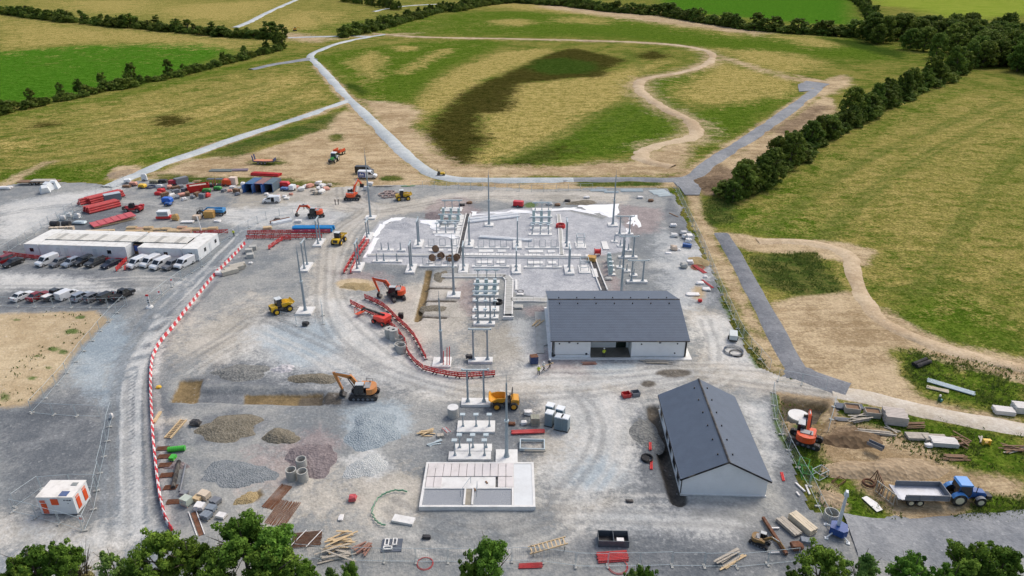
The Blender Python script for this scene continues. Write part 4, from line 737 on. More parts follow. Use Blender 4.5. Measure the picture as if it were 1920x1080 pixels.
# ---- excavators
def excavator(px,py,head,trk,mat,label,pose,scale=1.,z=0,cabmat=None,arm=None,cat='excavator'):
    p=G(px,py); t=T('excavator',label,cat,p+Vector((0,0,z+.05)),head,'excavators on the site'); t.scale=(scale,)*3
    und=MB()
    for s_ in(-1,1):
        st=[(1.75+.42*math.cos(a),.44+.42*math.sin(a)) for a in [(-PI/2+PI*k/6) for k in range(7)]]+[(-1.75+.42*math.cos(a),.44+.42*math.sin(a)) for a in [(PI/2+PI*k/6) for k in range(7)]]
        o=MB().prism(st,s_*1.0-.27,s_*1.0+.27,'y').build('track',DARK,t,rz=trk)
        sh=MB()
        for k in range(16): sh.box((-1.75+k*3.5/15,s_*1.0,.88),(.12,.58,.05))
        sh.build('track_shoes',BLACK,o)
        m=MB()
        for k in range(5): m.cyl((-1.4+k*.7,s_*1.0-.29,.32),(-1.4+k*.7,s_*1.0+.29,.32),.2,n=8)
        m.build('rollers',GREYP,o)
    MB().box((0,0,.6),(1.8,1.5,.5)).cyl((0,0,.8),(0,0,1.0),.7,n=14).build('undercarriage',DARK,t,rz=trk)
    # house: rounded counterweight at the rear
    rear=[(-.2,-1.2),(.9,-1.2),(1.25,-1.1),(1.25,1.1),(.9,1.2),(-.2,1.2)]+[(-1.0-.85*math.cos(a),1.2*math.sin(a)*1.0) for a in [R(80-k*20) for k in range(9)]]
    hs=MB().prism(rear,1.0,1.35,'z').build('deck',DARK,t)
    cwp=[(-.6,-1.22),(-.6,1.22)]+[(-1.0-.95*math.cos(a),1.24*math.sin(a)) for a in [R(80-k*20) for k in range(9)]]
    MB().prism(cwp,1.1,2.0,'z').build('counterweight',mat,t)
    MB().box((-.25,-.75,1.65),(1.4,.9,.8)).build('engine_cover',mat,t); MB().box((-.6,0,2.06),(.9,1.6,.12)).build('engine_hood',M('pale_machine_top',(150,150,150),.1,.5),t); MB().cyl((-.9,-.5,2.1),(-.9,-.5,2.5),.07).build('exhaust',DARK,t)
    MB().box((.6,-.8,1.55),(.9,.7,.6)).build('tool_box',mat,t)
    cb=MB().prism([(-.15,1.3),(1.15,1.3),(1.3,1.7),(.95,2.75),(-.15,2.75)],.35,1.18,'y').build('cab',DGLASS,t)
    fr=MB()
    for y in(.36,1.17):
        fr.path([(-.15,y,1.3),(1.15,y,1.3),(1.3,y,1.7),(.95,y,2.75),(-.15,y,2.75),(-.15,y,1.3)],.05,4); fr.cyl((.5,y,1.3),(.45,y,2.75),.045,n=4)
    fr.build('cab_frame',cabmat or DARK,cb); MB().box((.4,.77,2.79),(1.25,.9,.1)).build('cab_roof',cabmat or M('pale_cab_roof',(186,190,190),.1,.5),cb)
    MB().path([(-.2,-1.2,2.0),(-.2,-1.2,2.5),(-1.2,-1.1,2.5),(-1.2,-1.1,2.0)],.03,5).build('hand_rail',DARK,t)
    bm,st,bk=arm or {'tuck':([(.5,1.5),(1.9,3.5),(4.1,4.0)],[(4.25,4.3),(3.3,1.3)],(3.2,1.2,-.9)),'reach':([(.5,1.5),(2.2,3.1),(4.4,2.6)],[(4.1,3.0),(6.0,.9)],(6.0,.8,-.5)),'up':([(.5,1.5),(1.6,3.4),(3.6,4.6)],[(3.3,4.8),(5.2,3.0)],(5.2,2.9,-.7)),'low':([(.5,1.5),(2.2,2.9),(4.2,2.2)],[(3.9,2.6),(5.4,.8)],(5.4,.7,-.6))}[pose]
    def seg(m,a,b,h0,h1,w):
        a=Vector((a[0],0,a[1]));b=Vector((b[0],0,b[1])); d=(b-a).normalized(); u=Vector((-d.z,0,d.x))
        vs=[a-u*h0/2,b-u*h1/2,b+u*h1/2,a+u*h0/2]; m.prism([(q.x,q.z) for q in vs],-w/2-.12,w/2-.12,'y')
    m=MB(); seg(m,bm[0],bm[1],.45,.6,.38); seg(m,bm[1],bm[2],.6,.34,.37); m.cyl((bm[1][0],-.31,bm[1][1]),(bm[1][0],.07,bm[1][1]),.31,n=10); bo=m.build('boom',mat,t)
    m=MB(); seg(m,st[0],st[1],.42,.28,.3); so_=m.build('stick',mat,t)
    a=Vector((bm[1][0],-.12,bm[1][1]+.3)); b=Vector((st[0][0],-.12,st[0][1])); MB().cyl(a,b,.09,n=6).build('hydraulic_ram',GALVL,bo)
    for s_ in(-.42,.18): MB().cyl((1.1,s_,1.2),(bm[1][0]+.3,s_,bm[1][1]-.15),.08,n=6).build('hydraulic_ram',DARK,bo)
    bx,bz,ang=bk; pr=[(0,.1),(.55,-.05),(.75,-.5),(.45,-.95),(-.1,-1.0),(.25,-.55)]
    c_,s2=math.cos(ang+.5),math.sin(ang+.5); pr=[(bx+x*c_-z_*s2,bz+x*s2+z_*c_) for x,z_ in pr]
    MB().prism(pr,-.65,.45,'y').build('bucket',DARK,so_)
    return t
excavator(684,744,R(180),0,ORGT,'tan-orange excavator with bent arm at the end of the muddy dig','tuck')
excavator(743,559,R(178),R(120),ORG,'orange excavator with arched arm beside the narrow brown trench','tuck')
excavator(1508,829,R(66),R(-98),ORG,'orange excavator reaching into the square pit with the round concrete chamber','low')
excavator(661,374,R(72),R(-70),ORG,'orange excavator with rear to the yard and arm raised, near the parked vans','up')
excavator(593,407,R(176),R(25),ORG,'orange excavator digging with low arched arm near the blue pipes','tuck',.95,arm=([(.5,1.5),(2.2,3.0),(4.2,2.9)],[(4.0,3.2),(5.3,1.2)],(5.2,1.1,-1.0)))
excavator(1424,1020,R(-28),R(-10),M('worn_amber',(140,108,58),.2,.6,dirt=.25),'small amber mini digger with dark canopy by the timber and steel at the fence','low',.5)
p=G(553,58); t=T('excavator','small orange digger parked far off beside the distant gravel track','excavator',p,R(20),'excavators on the site'); MB().box((0,0,1.6),(2.6,2.4,1.2)).build('body',YELD,t); MB().box((.4,.6,2.6),(1.2,1.1,1.2)).build('cab',DGLASS,t); MB().box((0,0,.5),(3.6,2.4,.8)).build('track',DARK,t); MB().prism([(1,2),(3,3.6),(5,2.4),(4.9,2.0),(3,3.1),(1,1.5)],-.2,.2,'y').build('boom',YELD,t)
# ---- dumpers
def dumper(px,py,head,mat,label,cab=True,tip=0.,load=False,scale=1.):
    p=G(px,py); t=T('site_dumper',label,'dumper',p+Vector((0,0,.05)),head,'site dumpers'); t.scale=(scale,)*3
    MB().box((-.9,0,.85),(2.2,1.3,.5)).box((.9,0,.75),(1.6,.9,.35)).build('chassis',DARK,t)
    MB().prism([(-2.15,.7),(-.95,.7),(-.95,1.55),(-1.35,1.7),(-2.1,1.6)],-.85,.85,'y',ins=.08).build('engine_cover',mat,t); MB().box((-2.16,0,1.15),(.06,1.0,.6)).build('grille',DARK,t)
    # skip: open hopper
    S=[(.0,1.0,.55),(1.2,.95,.65),(2.1,1.45,.9),(2.35,1.75,1.0)]
    m=MB(); n=len(S); vs=[];fs=[]
    for x,z,h in S:
        top=1.95 if x<2 else z+.12
        vs+=[(x,-h,z),(x,h,z),(x-.15,h+.32,top),(x-.15,-h-.32,top)]
    for i in range(n-1):
        o=i*4
        for a,b in((0,1),(1,2),(3,0)): fs.append((o+a,o+b,o+4+b,o+4+a))
    fs+=[(0,3,2,1)]; m.add(vs,fs); sk_=m.build('skip',mat,t); sk_.location=(0,0,0)
    sm=sk_.modifiers.new('thick','SOLIDIFY'); sm.thickness=.08
    if load: MB().box((.9,0,1.55),(1.7,1.6,.3),tx=.6,ty=.6).build('load',SOILM,t)
    if cab:
        c=MB().prism([(-.95,1.5),(.0,1.3),(.0,2.75),(-.85,2.8)],-.6,.6,'y').build('cab',DGLASS,t); fr=MB()
        for y in(-.6,.6): fr.path([(-.95,y,1.5),(0,y,1.3),(0,y,2.75),(-.85,y,2.8),(-.95,y,1.5)],.05,4)
        fr.build('cab_frame',DARK,c); MB().box((-.45,0,2.84),(1.15,1.3,.1)).build('cab_roof',M('pale_roof',(206,212,212),.08,.5),c)
    else:
        MB().box((-.6,0,1.6),(.5,.6,.2)).box((-.82,0,1.9),(.12,.55,.6)).build('seat',BLACK,t); MB().path([(-1.0,-.65,1.5),(-1.2,-.65,2.9),(-1.2,.65,2.9),(-1.0,.65,1.5)],.06,6).build('roll_bar',DARK,t); MB().cyl((-.15,0,1.4),(-.3,0,1.8),.03,n=5).ring((-.3,0,1.8),.2,.16,.04,10).build('steering_wheel',DARK,t)
    for x in(-1.35,1.15):
        for s_ in(-1,1): wheel(t,x,s_*.95,.62,.5,mat)
    return t
dumper(529,584,R(38),YEL,'yellow cabbed site dumper parked beside a lightning mast')
dumper(636,456,R(80),YEL,'yellow cabbed site dumper driving on the dusty haul track',load=True); dumper(757,375,R(14),YEL,'yellow cabbed site dumper with loaded skip near coiled pipes',load=True)
dumper(946,762,R(181),YELD,'amber site dumper without cab, roll bar up, beside a lightning mast',cab=False)
# ---- tractors and trailers
def tractor(px,py,head,mat,label,roofm):
    p=G(px,py); t=T('farm_tractor',label,'tractor',p+Vector((0,0,.05)),head)
    MB().prism([(.5,.9),(2.5,.85),(2.6,1.3),(2.3,1.6),(.5,1.75)],-.42,.42,'y',ins=.06).build('bonnet',mat,t); MB().box((.4,0,.8),(3.4,.6,.5)).build('chassis',DARK,t)
    c=MB().prism([(-1.1,1.4),(-.6,1.1),(.5,1.1),(.6,1.7),(.35,2.75),(-.95,2.75)],-.78,.78,'y').build('cab',DGLASS,t); fr=MB()
    for y in(-.78,.78): fr.path([(-1.1,y,1.4),(-.6,y,1.1),(.5,y,1.1),(.6,y,1.7),(.35,y,2.75),(-.95,y,2.75),(-1.1,y,1.4)],.05,4)
    fr.build('cab_frame',mat,c); MB().prism([(-1.15,2.76),(.55,2.76),(.4,2.98),(-1.0,2.98)],-.85,.85,'y',ins=.05).build('cab_roof',roofm,c)
    cream=M('cream_rim',(214,208,178),.08,.5)
    for s_ in(-1,1):
        wheel(t,-.85,s_*.95,.88,.55,cream); wheel(t,1.75,s_*.88,.62,.42,cream)
        a=[R(20+k*23) for k in range(7)]; MB().prism([(-.85+.98*math.cos(x),.88+.98*math.sin(x)) for x in a]+[(-.85+.92*math.cos(x),.88+.92*math.sin(x)) for x in a[::-1]],s_*.95-.3,s_*.95+.3,'y').build('rear_mudguard',roofm,t)
        a=[R(30+k*20) for k in range(7)]; MB().prism([(1.75+.72*math.cos(x),.62+.72*math.sin(x)) for x in a]+[(1.75+.67*math.cos(x),.62+.67*math.sin(x)) for x in a[::-1]],s_*.88-.22,s_*.88+.22,'y').build('front_mudguard',GREYP,t)
    MB().box((2.95,0,.9),(.6,.9,.5)).build('front_weight',DARK,t); MB().cyl((1.2,-.48,1.6),(1.2,-.48,2.6),.05).build('exhaust',DARK,t)
    return t
tractor(1800,938,R(-4),BLUE,'blue farm tractor with cream rims coupled to the grey tipping trailer',M('light_blue_roof',(84,150,216),.06,.4,dirt=.1))
tractor(627,303,R(-98),GREEN,'green farm tractor with white cab roof raising dust on the soil',WHITE)
def trailer(px,py,head,L,mat,label,inner,tall=.75):
    p=G(px,py); t=T('tipping_trailer',label,'trailer',p+Vector((0,0,.05)),head); W_=1.25
    MB().box((0,0,.75),(L,.9,.25)).build('chassis',DARK,t); MB().box((0,0,1.05),(L,2*W_,.1)).build('floor',inner,t)
    for s_ in(-1,1):
        sd_=MB().box((.15,s_*W_,1.1+tall/2),(L-.3,.08,tall)).build('side_panel',mat,t); m=MB()
        for k in range(4): m.box((-L/2+.35+k*(L-.5)/3,s_*(W_+.06),1.1+tall/2),(.1,.1,tall))
        m.box((0,s_*(W_+.06),1.12+tall*.5),(L-.4,.08,.08)); m.build('side_ribs',mat,sd_)
        for x in(-.95,.1): wheel(t,x-.6,s_*1.0,.5,.4,M('cream_rim',(214,208,178),.08,.5))
    MB().box((L/2,0,1.1+tall/2),(.08,2*W_,tall)).build('head_board',mat,t); MB().prism([(-L/2-.5,1.05),(-L/2,1.05),(-L/2,1.12),(-L/2-.5,1.3)],-W_,W_,'y').build('tail_lip',inner,t)
    MB().cyl((L/2,0,.75),(L/2+1.4,0,.6),.1).build('drawbar',DARK,t); return t
trailer(1722,938,R(-2),5.6,GREYP,'grey open tipping trailer behind the blue tractor',M('worn_trailer_floor',(176,180,188),.12,.45,.2))
trailer(637,290,R(-108),3.6,ORG,'small rusty orange trailer behind the green tractor',SOILM,.9)
p=G(497,307); t=T('low_loader_trailer','dark blue low loader trailer with orange deck and upright ramps on the soil','trailer',p+Vector((0,0,.05)),R(-3))
MB().box((0,0,.95),(6.6,2.5,.25)).build('deck_frame',M('navy_steel',(52,64,104),.12,.5),t)
for k in range(13): MB().box((-3.0+k*.5,0,1.12),(.44,2.3,.08)).build('deck_plank',M('orange_plank',(214,142,104),.12,.7),t)
MB().box((3.3,0,1.4),(.15,2.5,.8)).build('head_board',M('navy_steel',(52,64,104),.12,.5),t); MB().cyl((3.3,0,.9),(4.9,0,.7),.1).build('drawbar',DARK,t)
for y in(-.8,.8): MB().box((-3.5,y,1.9),(.15,.7,1.9),ry=-.15).build('ramp',M('navy_steel',(52,64,104),.12,.5),t)
for x in(-1.7,-.6,.5):
    for s_ in(-1,1): wheel(t,x,s_*1.15,.42,.3)
p=G(75,346); t=T('flatbed_trailer','brown flatbed trailer with pale boards parked at the edge of the grass','trailer',p+Vector((0,0,.05)),R(2))
MB().box((0,0,.95),(11.5,2.4,.25)).build('deck',WOODD,t); MB().box((1.2,0,1.2),(6.2,2.2,.25)).build('board_stack',WOODW,t)
for x in(-2.,-.8):
    for s_ in(-1,1): wheel(t,x,s_*1.05,.45,.3)
# ---- telehandler, lifts, roller
p=G(252,397); t=T('telehandler','red telehandler with black cab parked beside the red formwork sheets','telehandler',p+Vector((0,0,.05)),R(176))
cr2=M('telehandler_red',(176,42,48),.08,.4,dirt=.12)
MB().prism([(-2.3,.7),(2.0,.7),(2.0,1.1),(.4,1.2),(-.9,1.25),(-2.0,1.7),(-2.4,1.5)],-1.05,1.05,'y',ins=.04).build('body',cr2,t); MB().prism([(-.7,1.2),(.7,1.2),(.75,1.7),(.4,2.4),(-.6,2.4)],.15,1.0,'y').build('cab',DGLASS,t); MB().box((-.1,.58,2.44),(1.1,.95,.08)).build('cab_roof',DARK,t)
MB().prism([(-2.2,1.75),(2.4,1.35),(2.4,1.05),(-2.2,1.35)],-.45,.0,'y').build('boom',cr2,t); MB().box((2.7,-.2,.9),(.3,1.5,.8)).build('fork_carriage',DARK,t); MB().box((-2.0,-.6,1.6),(1.0,.9,.5)).build('engine_cover',cr2,t)
for x in(-1.5,1.5):
    for s_ in(-1,1): wheel(t,x,s_*1.0,.6,.42)
def lift(px,py,head,mat,label,boom,basket,white=False,bm2=None):
    p=G(px,py); t=T('boom_lift',label,'boom lift',p+Vector((0,0,.05)),head)
    MB().box((0,0,.65),(3.0,1.5,.35)).build('chassis',DARK if white else mat,t); MB().prism([(-1.6,.95),(1.1,.95),(1.1,1.5),(-.2,1.75),(-1.6,1.7)],-1.05,1.05,'y',ins=.06).build('turntable',mat,t)
    MB().path([(b[0],b[1],b[2]) for b in boom],.2,6).build('boom',bm2 or mat,t)
    x,y,z=basket; b=MB()
    for a in((x-.4,y-.9),(x+.4,y-.9),(x+.4,y+.9),(x-.4,y+.9)): b.cyl((a[0],a[1],z),(a[0],a[1],z+1.1),.04,n=5)
    for zz in(.55,1.1): b.path([(x-.4,y-.9,z+zz),(x+.4,y-.9,z+zz),(x+.4,y+.9,z+zz),(x-.4,y+.9,z+zz),(x-.4,y-.9,z+zz)],.03,5)
    b.box((x,y,z),(.8,1.8,.08)); b.build('basket',ORG if not white else DARK,t)
    for x in(-1.1,1.1):
        for s_ in(-1,1): wheel(t,x,s_*.95,.46,.34,mat if not white else None)
    return t
lift(411,403,R(178),M('sky_blue_paint',(60,136,190),.08,.4,dirt=.1),'blue boom lift with folded arm beside the stacked pallets',[(-1.2,.0,1.9),(2.8,0,1.9),(3.5,0,1.2),(4.4,0,1.0)],(4.9,0,.5),True)
lift(716,606,R(146),M('lift_red',(224,70,56),.08,.4,dirt=.1),'orange-red boom lift with black and white arm over the red barrier walkway',[(-.8,0,1.85),(4.4,0,1.8),(4.9,0,1.2)],(5.5,0,.5),False,BLACK)
p=G(827,331); t=T('road_roller','small yellow and black ride-on roller with driver frame on the pale road','roller',p+Vector((0,0,.1)),R(-2))
for x in(-.8,.85): MB().cyl((x,-.55,.42),(x,.55,.42),.42,n=14).build('drum',DARK,t)
MB().box((.5,0,.95),(1.2,.9,.6)).build('engine_cover',YEL,t); MB().box((-.6,0,.85),(1.0,.9,.35)).build('platform',DARK,t); MB().path([(-.9,-.45,1),(-.9,-.45,2.3),(-.9,.45,2.3),(-.9,.45,1)],.05,5).build('roll_bar',DARK,t); MB().box((-.55,0,1.25),(.4,.5,.5)).build('seat',BLACK,t)
# light tower: blue base, white mast
p=G(1568,1003); t=T('lighting_tower','white telescopic mast on a blue base with white outriggers beside a concrete ring','light tower',p+Vector((0,0,.1)),R(-20))
MB().prism([(-.9,-.5),(.5,-.9),(1.0,-.5),(1.0,.6),(.3,1.0),(-.7,.7)],.35,1.25,'z').build('base',M('royal_blue',(28,72,140),.06,.4,dirt=.06),t)
for a in(0,1,2,3):
    an=R(45+90*a); MB().cyl((.6*math.cos(an),.6*math.sin(an),.6),(1.6*math.cos(an),1.6*math.sin(an),.25),.08).box((1.6*math.cos(an),1.6*math.sin(an),.1),(.4,.4,.12)).build('outrigger',WHITE,t)
MB().box((0,.2,3.4),(.36,.36,4.4),tx=.7,ty=.7).build('mast',WHITE,t); MB().box((0,.2,5.9),(.5,.5,.6),tx=.5).build('mast_head',WHITE,t)
# ================= PEOPLE =================
def person_mesh(pose):
    J={'p':(0,0,.95),'c':(0,.0,1.25),'n':(0,.02,1.5),'h':(0,.03,1.62),'t':(0,.03,1.76),'ls':(-.19,0,1.43),'rs':(.19,0,1.43),'lh':(-.1,0,.9),'rh':(.1,0,.9)}
    if pose=='walk': J.update(lk=(-.11,.22,.52),la=(-.11,.1,.1),lf=(-.11,.3,.05),rk=(.11,-.02,.5),ra=(.11,-.38,.14),rf=(.11,-.24,.05),le=(-.27,-.18,1.2),lw=(-.26,-.05,.98),lp=(-.25,.03,.9),re=(.27,.15,1.2),rw=(.25,.32,1.05),rp=(.24,.4,1.0))
    else: J.update(lk=(-.12,.03,.5),la=(-.13,-.02,.09),lf=(-.15,.16,.04),rk=(.12,.03,.5),ra=(.13,-.02,.09),rf=(.15,.16,.04),le=(-.29,-.03,1.17),lw=(-.27,.12,.95),lp=(-.26,.17,.87),re=(.29,-.03,1.17),rw=(.22,.2,1.05),rp=(.18,.27,1.0))
    E=[('p','c'),('c','n'),('n','h'),('h','t'),('c','ls'),('c','rs'),('ls','le'),('le','lw'),('lw','lp'),('rs','re'),('re','rw'),('rw','rp'),('p','lh'),('lh','lk'),('lk','la'),('la','lf'),('p','rh'),('rh','rk'),('rk','ra'),('ra','rf')]
    Rr={'p':.15,'c':.17,'n':.07,'h':.1,'t':.09,'ls':.085,'rs':.085,'le':.06,'re':.06,'lw':.045,'rw':.045,'lp':.045,'rp':.045,'lh':.1,'rh':.1,'lk':.075,'rk':.075,'la':.055,'ra':.055,'lf':.05,'rf':.05}
    ks=list(J); me=bpy.data.meshes.new('person'); me.from_pydata([J[k] for k in ks],[(ks.index(a),ks.index(b)) for a,b in E],[])
    o=bpy.data.objects.new('tmp',me); COL.objects.link(o); o.modifiers.new('s','SKIN'); o.modifiers.new('u','SUBSURF').levels=1
    for i,k in enumerate(ks): v=me.skin_vertices[0].data[i]; v.radius=(Rr[k],Rr[k]); v.use_root=(k=='p')
    dg=bpy.context.evaluated_depsgraph_get(); m2=bpy.data.meshes.new_from_object(o.evaluated_get(dg)); bpy.data.objects.remove(o); m2.shade_smooth(); return m2
SKIN=M('skin',(196,150,124),.08,.6,dirt=0); TROU=M('dark_trousers',(44,48,58),.15,.8); BOOT=M('boot_brown',(60,48,38),.15,.7); HV=M('hi_vis_yellow',(206,218,60),.1,.6); HVD=M('dark_workwear',(50,56,66),.12,.7); HVW=M('white_shirt',(214,216,214),.06,.7); HELM=M('white_helmet',(232,232,226),.04,.35,dirt=.04)
PMESH={k:person_mesh(k) for k in('walk','stand')}
def person(px,py,pose,head,top,label,z=.06):
    p=G(px,py); t=T('person',label,'person',p+Vector((0,0,z)),head-PI/2,'people at work on the site')
    me=PMESH[pose].copy(); me.materials.clear()
    for m_ in(TROU,top,SKIN,BOOT): me.materials.append(m_)
    for f in me.polygons:
        c=f.center; f.material_index=3 if c.z<.12 else (2 if c.z>1.5 or (abs(c.x)>.14 and c.z<1.0 and c.z>.85 and abs(c.y)>.08) else (1 if c.z>.92 else 0))
    o=bpy.data.objects.new('body',me); COL.objects.link(o); o.parent=t
    MB().ring((0,.04,1.7),.17,.02,.03,12).cyl((0,.03,1.7),(0,.03,1.86),.13,.07,n=10).build('helmet',HELM,t)
    return t
for a in((1010,704,'stand',R(80),HV,'person in yellow hi-vis standing behind two people carrying a plank'),(1019,697,'walk',R(20),HVW,'person in pale top striding with a plank across the dust'),(1030,692,'walk',R(20),HVD,'person in dark workwear walking ahead with a plank'),(1036,670,'stand',R(90),HVW,'person in white shirt standing at the control building corner'),(1132,671,'stand',R(100),HV,'person in yellow hi-vis standing in front of the open porch'),(629,384,'stand',R(0),HVD,'person in dark clothes with white helmet facing a colleague near the excavators'),(635,384,'stand',R(180),HVD,'person in dark clothes turned to the white-helmeted colleague'),(570,393,'stand',R(-60),HVD,'person with white helmet standing behind the low excavator arm'),(439,444,'stand',R(-90),HV,'person in yellow hi-vis walking past the end of the red barriers'),(1516,781,'stand',R(150),HVD,'person crouched at work beside the round concrete chamber')): person(*a,z=.06 if a[0]!=1516 else -1.3)
A=G(1014,698);B=G(1037,690); tag(MB().box((0,0,0),((B-A).length,.22,.06)).build('plank',WOOD,loc=(A+B)/2+Vector((0,-.2,1.12)),rz=math.atan2((B-A).y,(B-A).x)),'pale plank carried by two people in front of the control building','plank')
# ================= BARRIERS AND FENCES =================
def once(cache,key,fn):
    if key not in cache: cache[key]=fn(); return cache[key],True
    return cache[key],False
BR=M('barrier_red',(204,48,60),.1,.45,dirt=.14); BW=M('barrier_white',(228,222,220),.06,.45,dirt=.2)
bprof=[(-.17,0),(.17,0),(.17,.15),(.07,.3),(.05,.7),(-.05,.7),(-.07,.3),(-.17,.15)]
pr=[]
for i,m_ in enumerate((BR,BW)):
    t=T('traffic_barrier',('red','white')[i]+' plastic water-filled barrier block in the red and white line beside the haul road','barrier',(0,0,-50),0,'red and white barrier line')
    MB().prism(bprof,-.46,.46,'x').build('block',m_,t); MB().cyl((.46,0,.1),(.46,0,.7),.07,n=6).build('hinge',m_,t); pr.append((t,[(c,[]) for c in kids(t)]))
pts=smoothline(WP("458,460 432,488 405,515 380,545 352,580 325,615 300,645 287,672 283,700 283,740 285,780 287,820 291,860 296,905 303,945 313,978 321,992"),4)
for i,(p,a) in enumerate(along(pts,.97)): cpy(pr[i%2][0],p+Vector((0,0,.08)),a+random.uniform(-.1,.1),kd=pr[i%2][1])
for t,k in pr:
    for c,_ in k: bpy.data.objects.remove(c)
    bpy.data.objects.remove(t)
def pedbar():
    t=T('pedestrian_barrier','','barrier',(0,0,-50),0,'')
    m=MB()
    for z,h in((.95,.2),(.66,.2),(.3,.24)): m.box((0,0,z),(1.92,.05,h))
    for x in(-.93,-.46,0,.46,.93): m.box((x,0,.6),(.09,.05,.86))
    m.build('panel',RED,t)
    for x in(-.7,.7): MB().box((x,0,.06),(.14,.62,.1)).build('foot',BLACK,t)
    MB().box((0,-.03,.86),(.6,.03,.1)).build('reflective_strip',WPL,t); return t
pb=pedbar(); pbk=[(c,[]) for c in kids(pb)]
for s_,lb,g in((("470,449 540,448 612,447","472,440 540,439 612,438"),'red plastic pedestrian barrier in the double line below the blue pipes','double red barrier line by the blue pipes'),(("508,466 530,452 548,451",),'red plastic pedestrian barrier in the short spur off the double line','short red barrier spur'),
 (("663,574 690,588 730,610 757,640 765,665 790,692 830,704 870,709 921,706","690,563 720,578 745,602 775,632 800,678"),'red plastic pedestrian barrier along the curved walkway','curved red walkway barriers'),(("647,511 665,480 684,452","659,511 673,482 692,455"),'red plastic pedestrian barrier in the twin sloping lines beside pale chippings','twin sloping red barrier lines'),
 (("15,480 60,486 100,489 170,491 236,493","236,493 222,507","238,505 254,491","268,492 345,495"),'red plastic pedestrian barrier between parked cars and site cabins','red barriers in front of the cabins'),(("372,441 424,438",),'red plastic pedestrian barrier beside the timber behind the cabins','red barriers behind the cabins')):
    for ln in s_:
        for p,a in along(smoothline(WP(ln),3),1.97):
            o=cpy(pb,p+Vector((0,0,.06)),a+random.uniform(-.04,.04),kd=pbk,label=lb); o['group']=g
for c,_ in pbk: bpy.data.objects.remove(c)
bpy.data.objects.remove(pb)
WIRE=M('fence_wire',(150,158,164),.1,.5,.4,dirt=.05)
fp=T('fence_panel','','fence panel',(0,0,-50),0,'')
MB().path([(-1.7,0,.15),(-1.7,0,2.05),(1.7,0,2.05),(1.7,0,.15),(-1.7,0,.15)],.026,5).build('frame',GALVL,fp)
m=MB()
for i in range(15): m.cyl((-1.6+i*.2286,0,.15),(-1.6+i*.2286,0,2.05),.006,n=3,cap=False)
for z in(.5,1.0,1.5): m.cyl((-1.7,0,z),(1.7,0,z),.006,n=3,cap=False)
stuff(m.build('wire_mesh',WIRE,fp)); MB().box((-1.75,0,.07),(.26,.7,.14)).build('foot_block',CONCG,fp)
fpk=[(c,[]) for c in kids(fp)]
for ln,lb in(("26,960 80,975 159,996","steel mesh fence panel in front of the welfare unit"),("159,996 176,958 190,880 212,775","steel mesh fence panel between the welfare unit and the haul road"),("28,952 75,919 135,914 170,914","steel mesh fence panel behind the welfare unit"),("60,776 130,781 210,783","steel mesh fence panel in the short line across the gravel to the road corner"),("60,774 110,720 160,655 205,602 233,574","steel mesh fence panel around the sandy patch"),("285,568 320,540 360,512 397,489","steel mesh fence panel between car park and haul road"),("0,575 90,577 200,578 232,576","steel mesh fence panel between parked cars and sandy patch"),("0,482 40,457 90,422 150,387 200,362 235,342","steel mesh fence panel behind the cabins beside the storage ground"),
 ("545,1046 700,1054 850,1055 1000,1053 1100,1064 1230,1062 1390,1064 1440,1060 1520,1050","steel mesh fence panel along the tree line"),("1265,353 1285,396 1320,470 1350,545 1395,640 1440,692","steel mesh fence panel along the strip of bare soil by the dark stone road"),("1447,737 1455,790 1480,850 1520,920 1552,988","steel mesh fence panel between the grey-roofed store and the rough grass"),("1458,714 1500,722 1562,736","steel mesh fence panel beside the square pit"),("412,457 440,442 470,427 500,411 545,402","steel mesh fence panel at the bend of the haul road"),("1564,764 1555,800 1532,818","steel mesh fence panel at the digger side of the square pit"),("528,603 560,611 606,603 604,583","steel mesh fence panel around a lightning mast pad"),("770,352 850,354 1000,360 1120,357","steel mesh fence panel along the pale road behind the switchyard")):
    for p,a in along(ln,3.5,start=1.75):
        o=cpy(fp,p+Vector((0,0,.05)),a+random.uniform(-.05,.05),kd=fpk,label=lb); o['group']=lb.replace('steel mesh fence panel','fence panels')
for c,_ in fpk: bpy.data.objects.remove(c)
bpy.data.objects.remove(fp)
for px,py,z,a,lb in((324,538,1.2,R(45),'small white safety sign on the car park mesh fence'),(301,560,1.1,R(45),'white safety sign on the mesh fence near the tall red and white post'),(158,988,1.0,R(-10),'white and orange notice on the corner of the welfare unit fence'),(216,560,1.0,0,'white board hung on the fence behind the black pickup')):
    t=T('safety_sign',lb,'sign',G(px,py)+Vector((0,-.08,0)),a); MB().box((0,0,z+.35),(.75,.04,.9)).build('board',WPL,t); MB().box((0,-.03,z+.4),(.3,.02,.3)).build('pictogram',OR2 if px==158 else RED,t)
    for x in(-.3,.3): MB().cyl((x,.03,.0),(x,.03,z+.8),.02,n=5).build('post',GALV,t)
t=T('road_sign','tall red-topped white sign on a round concrete foot at the car park entrance','sign',G(281,577)); MB().cyl((0,0,0),(0,0,.35),.7,.6,n=14).build('foot',CONC,t); MB().box((0,0,1.4),(.5,.1,2.1)).build('board',WPL,t); MB().box((0,-.01,2.6),(.55,.12,.35)).build('red_header',RED,t); MB().box((0,-.06,1.6),(.3,.02,.2)).box((0,-.06,1.1),(.3,.02,.2)).build('lettering',DARK,t)
t=T('stop_sign_post','white inclined pole standing behind the cabins by the timber stacks','pole',G(380,440)); MB().cyl((0,0,0),(-.5,.0,4.6),.14,n=8).build('pole',WPL,t); MB().box((0,0,.15),(.8,.8,.3)).build('foot',CONC,t)
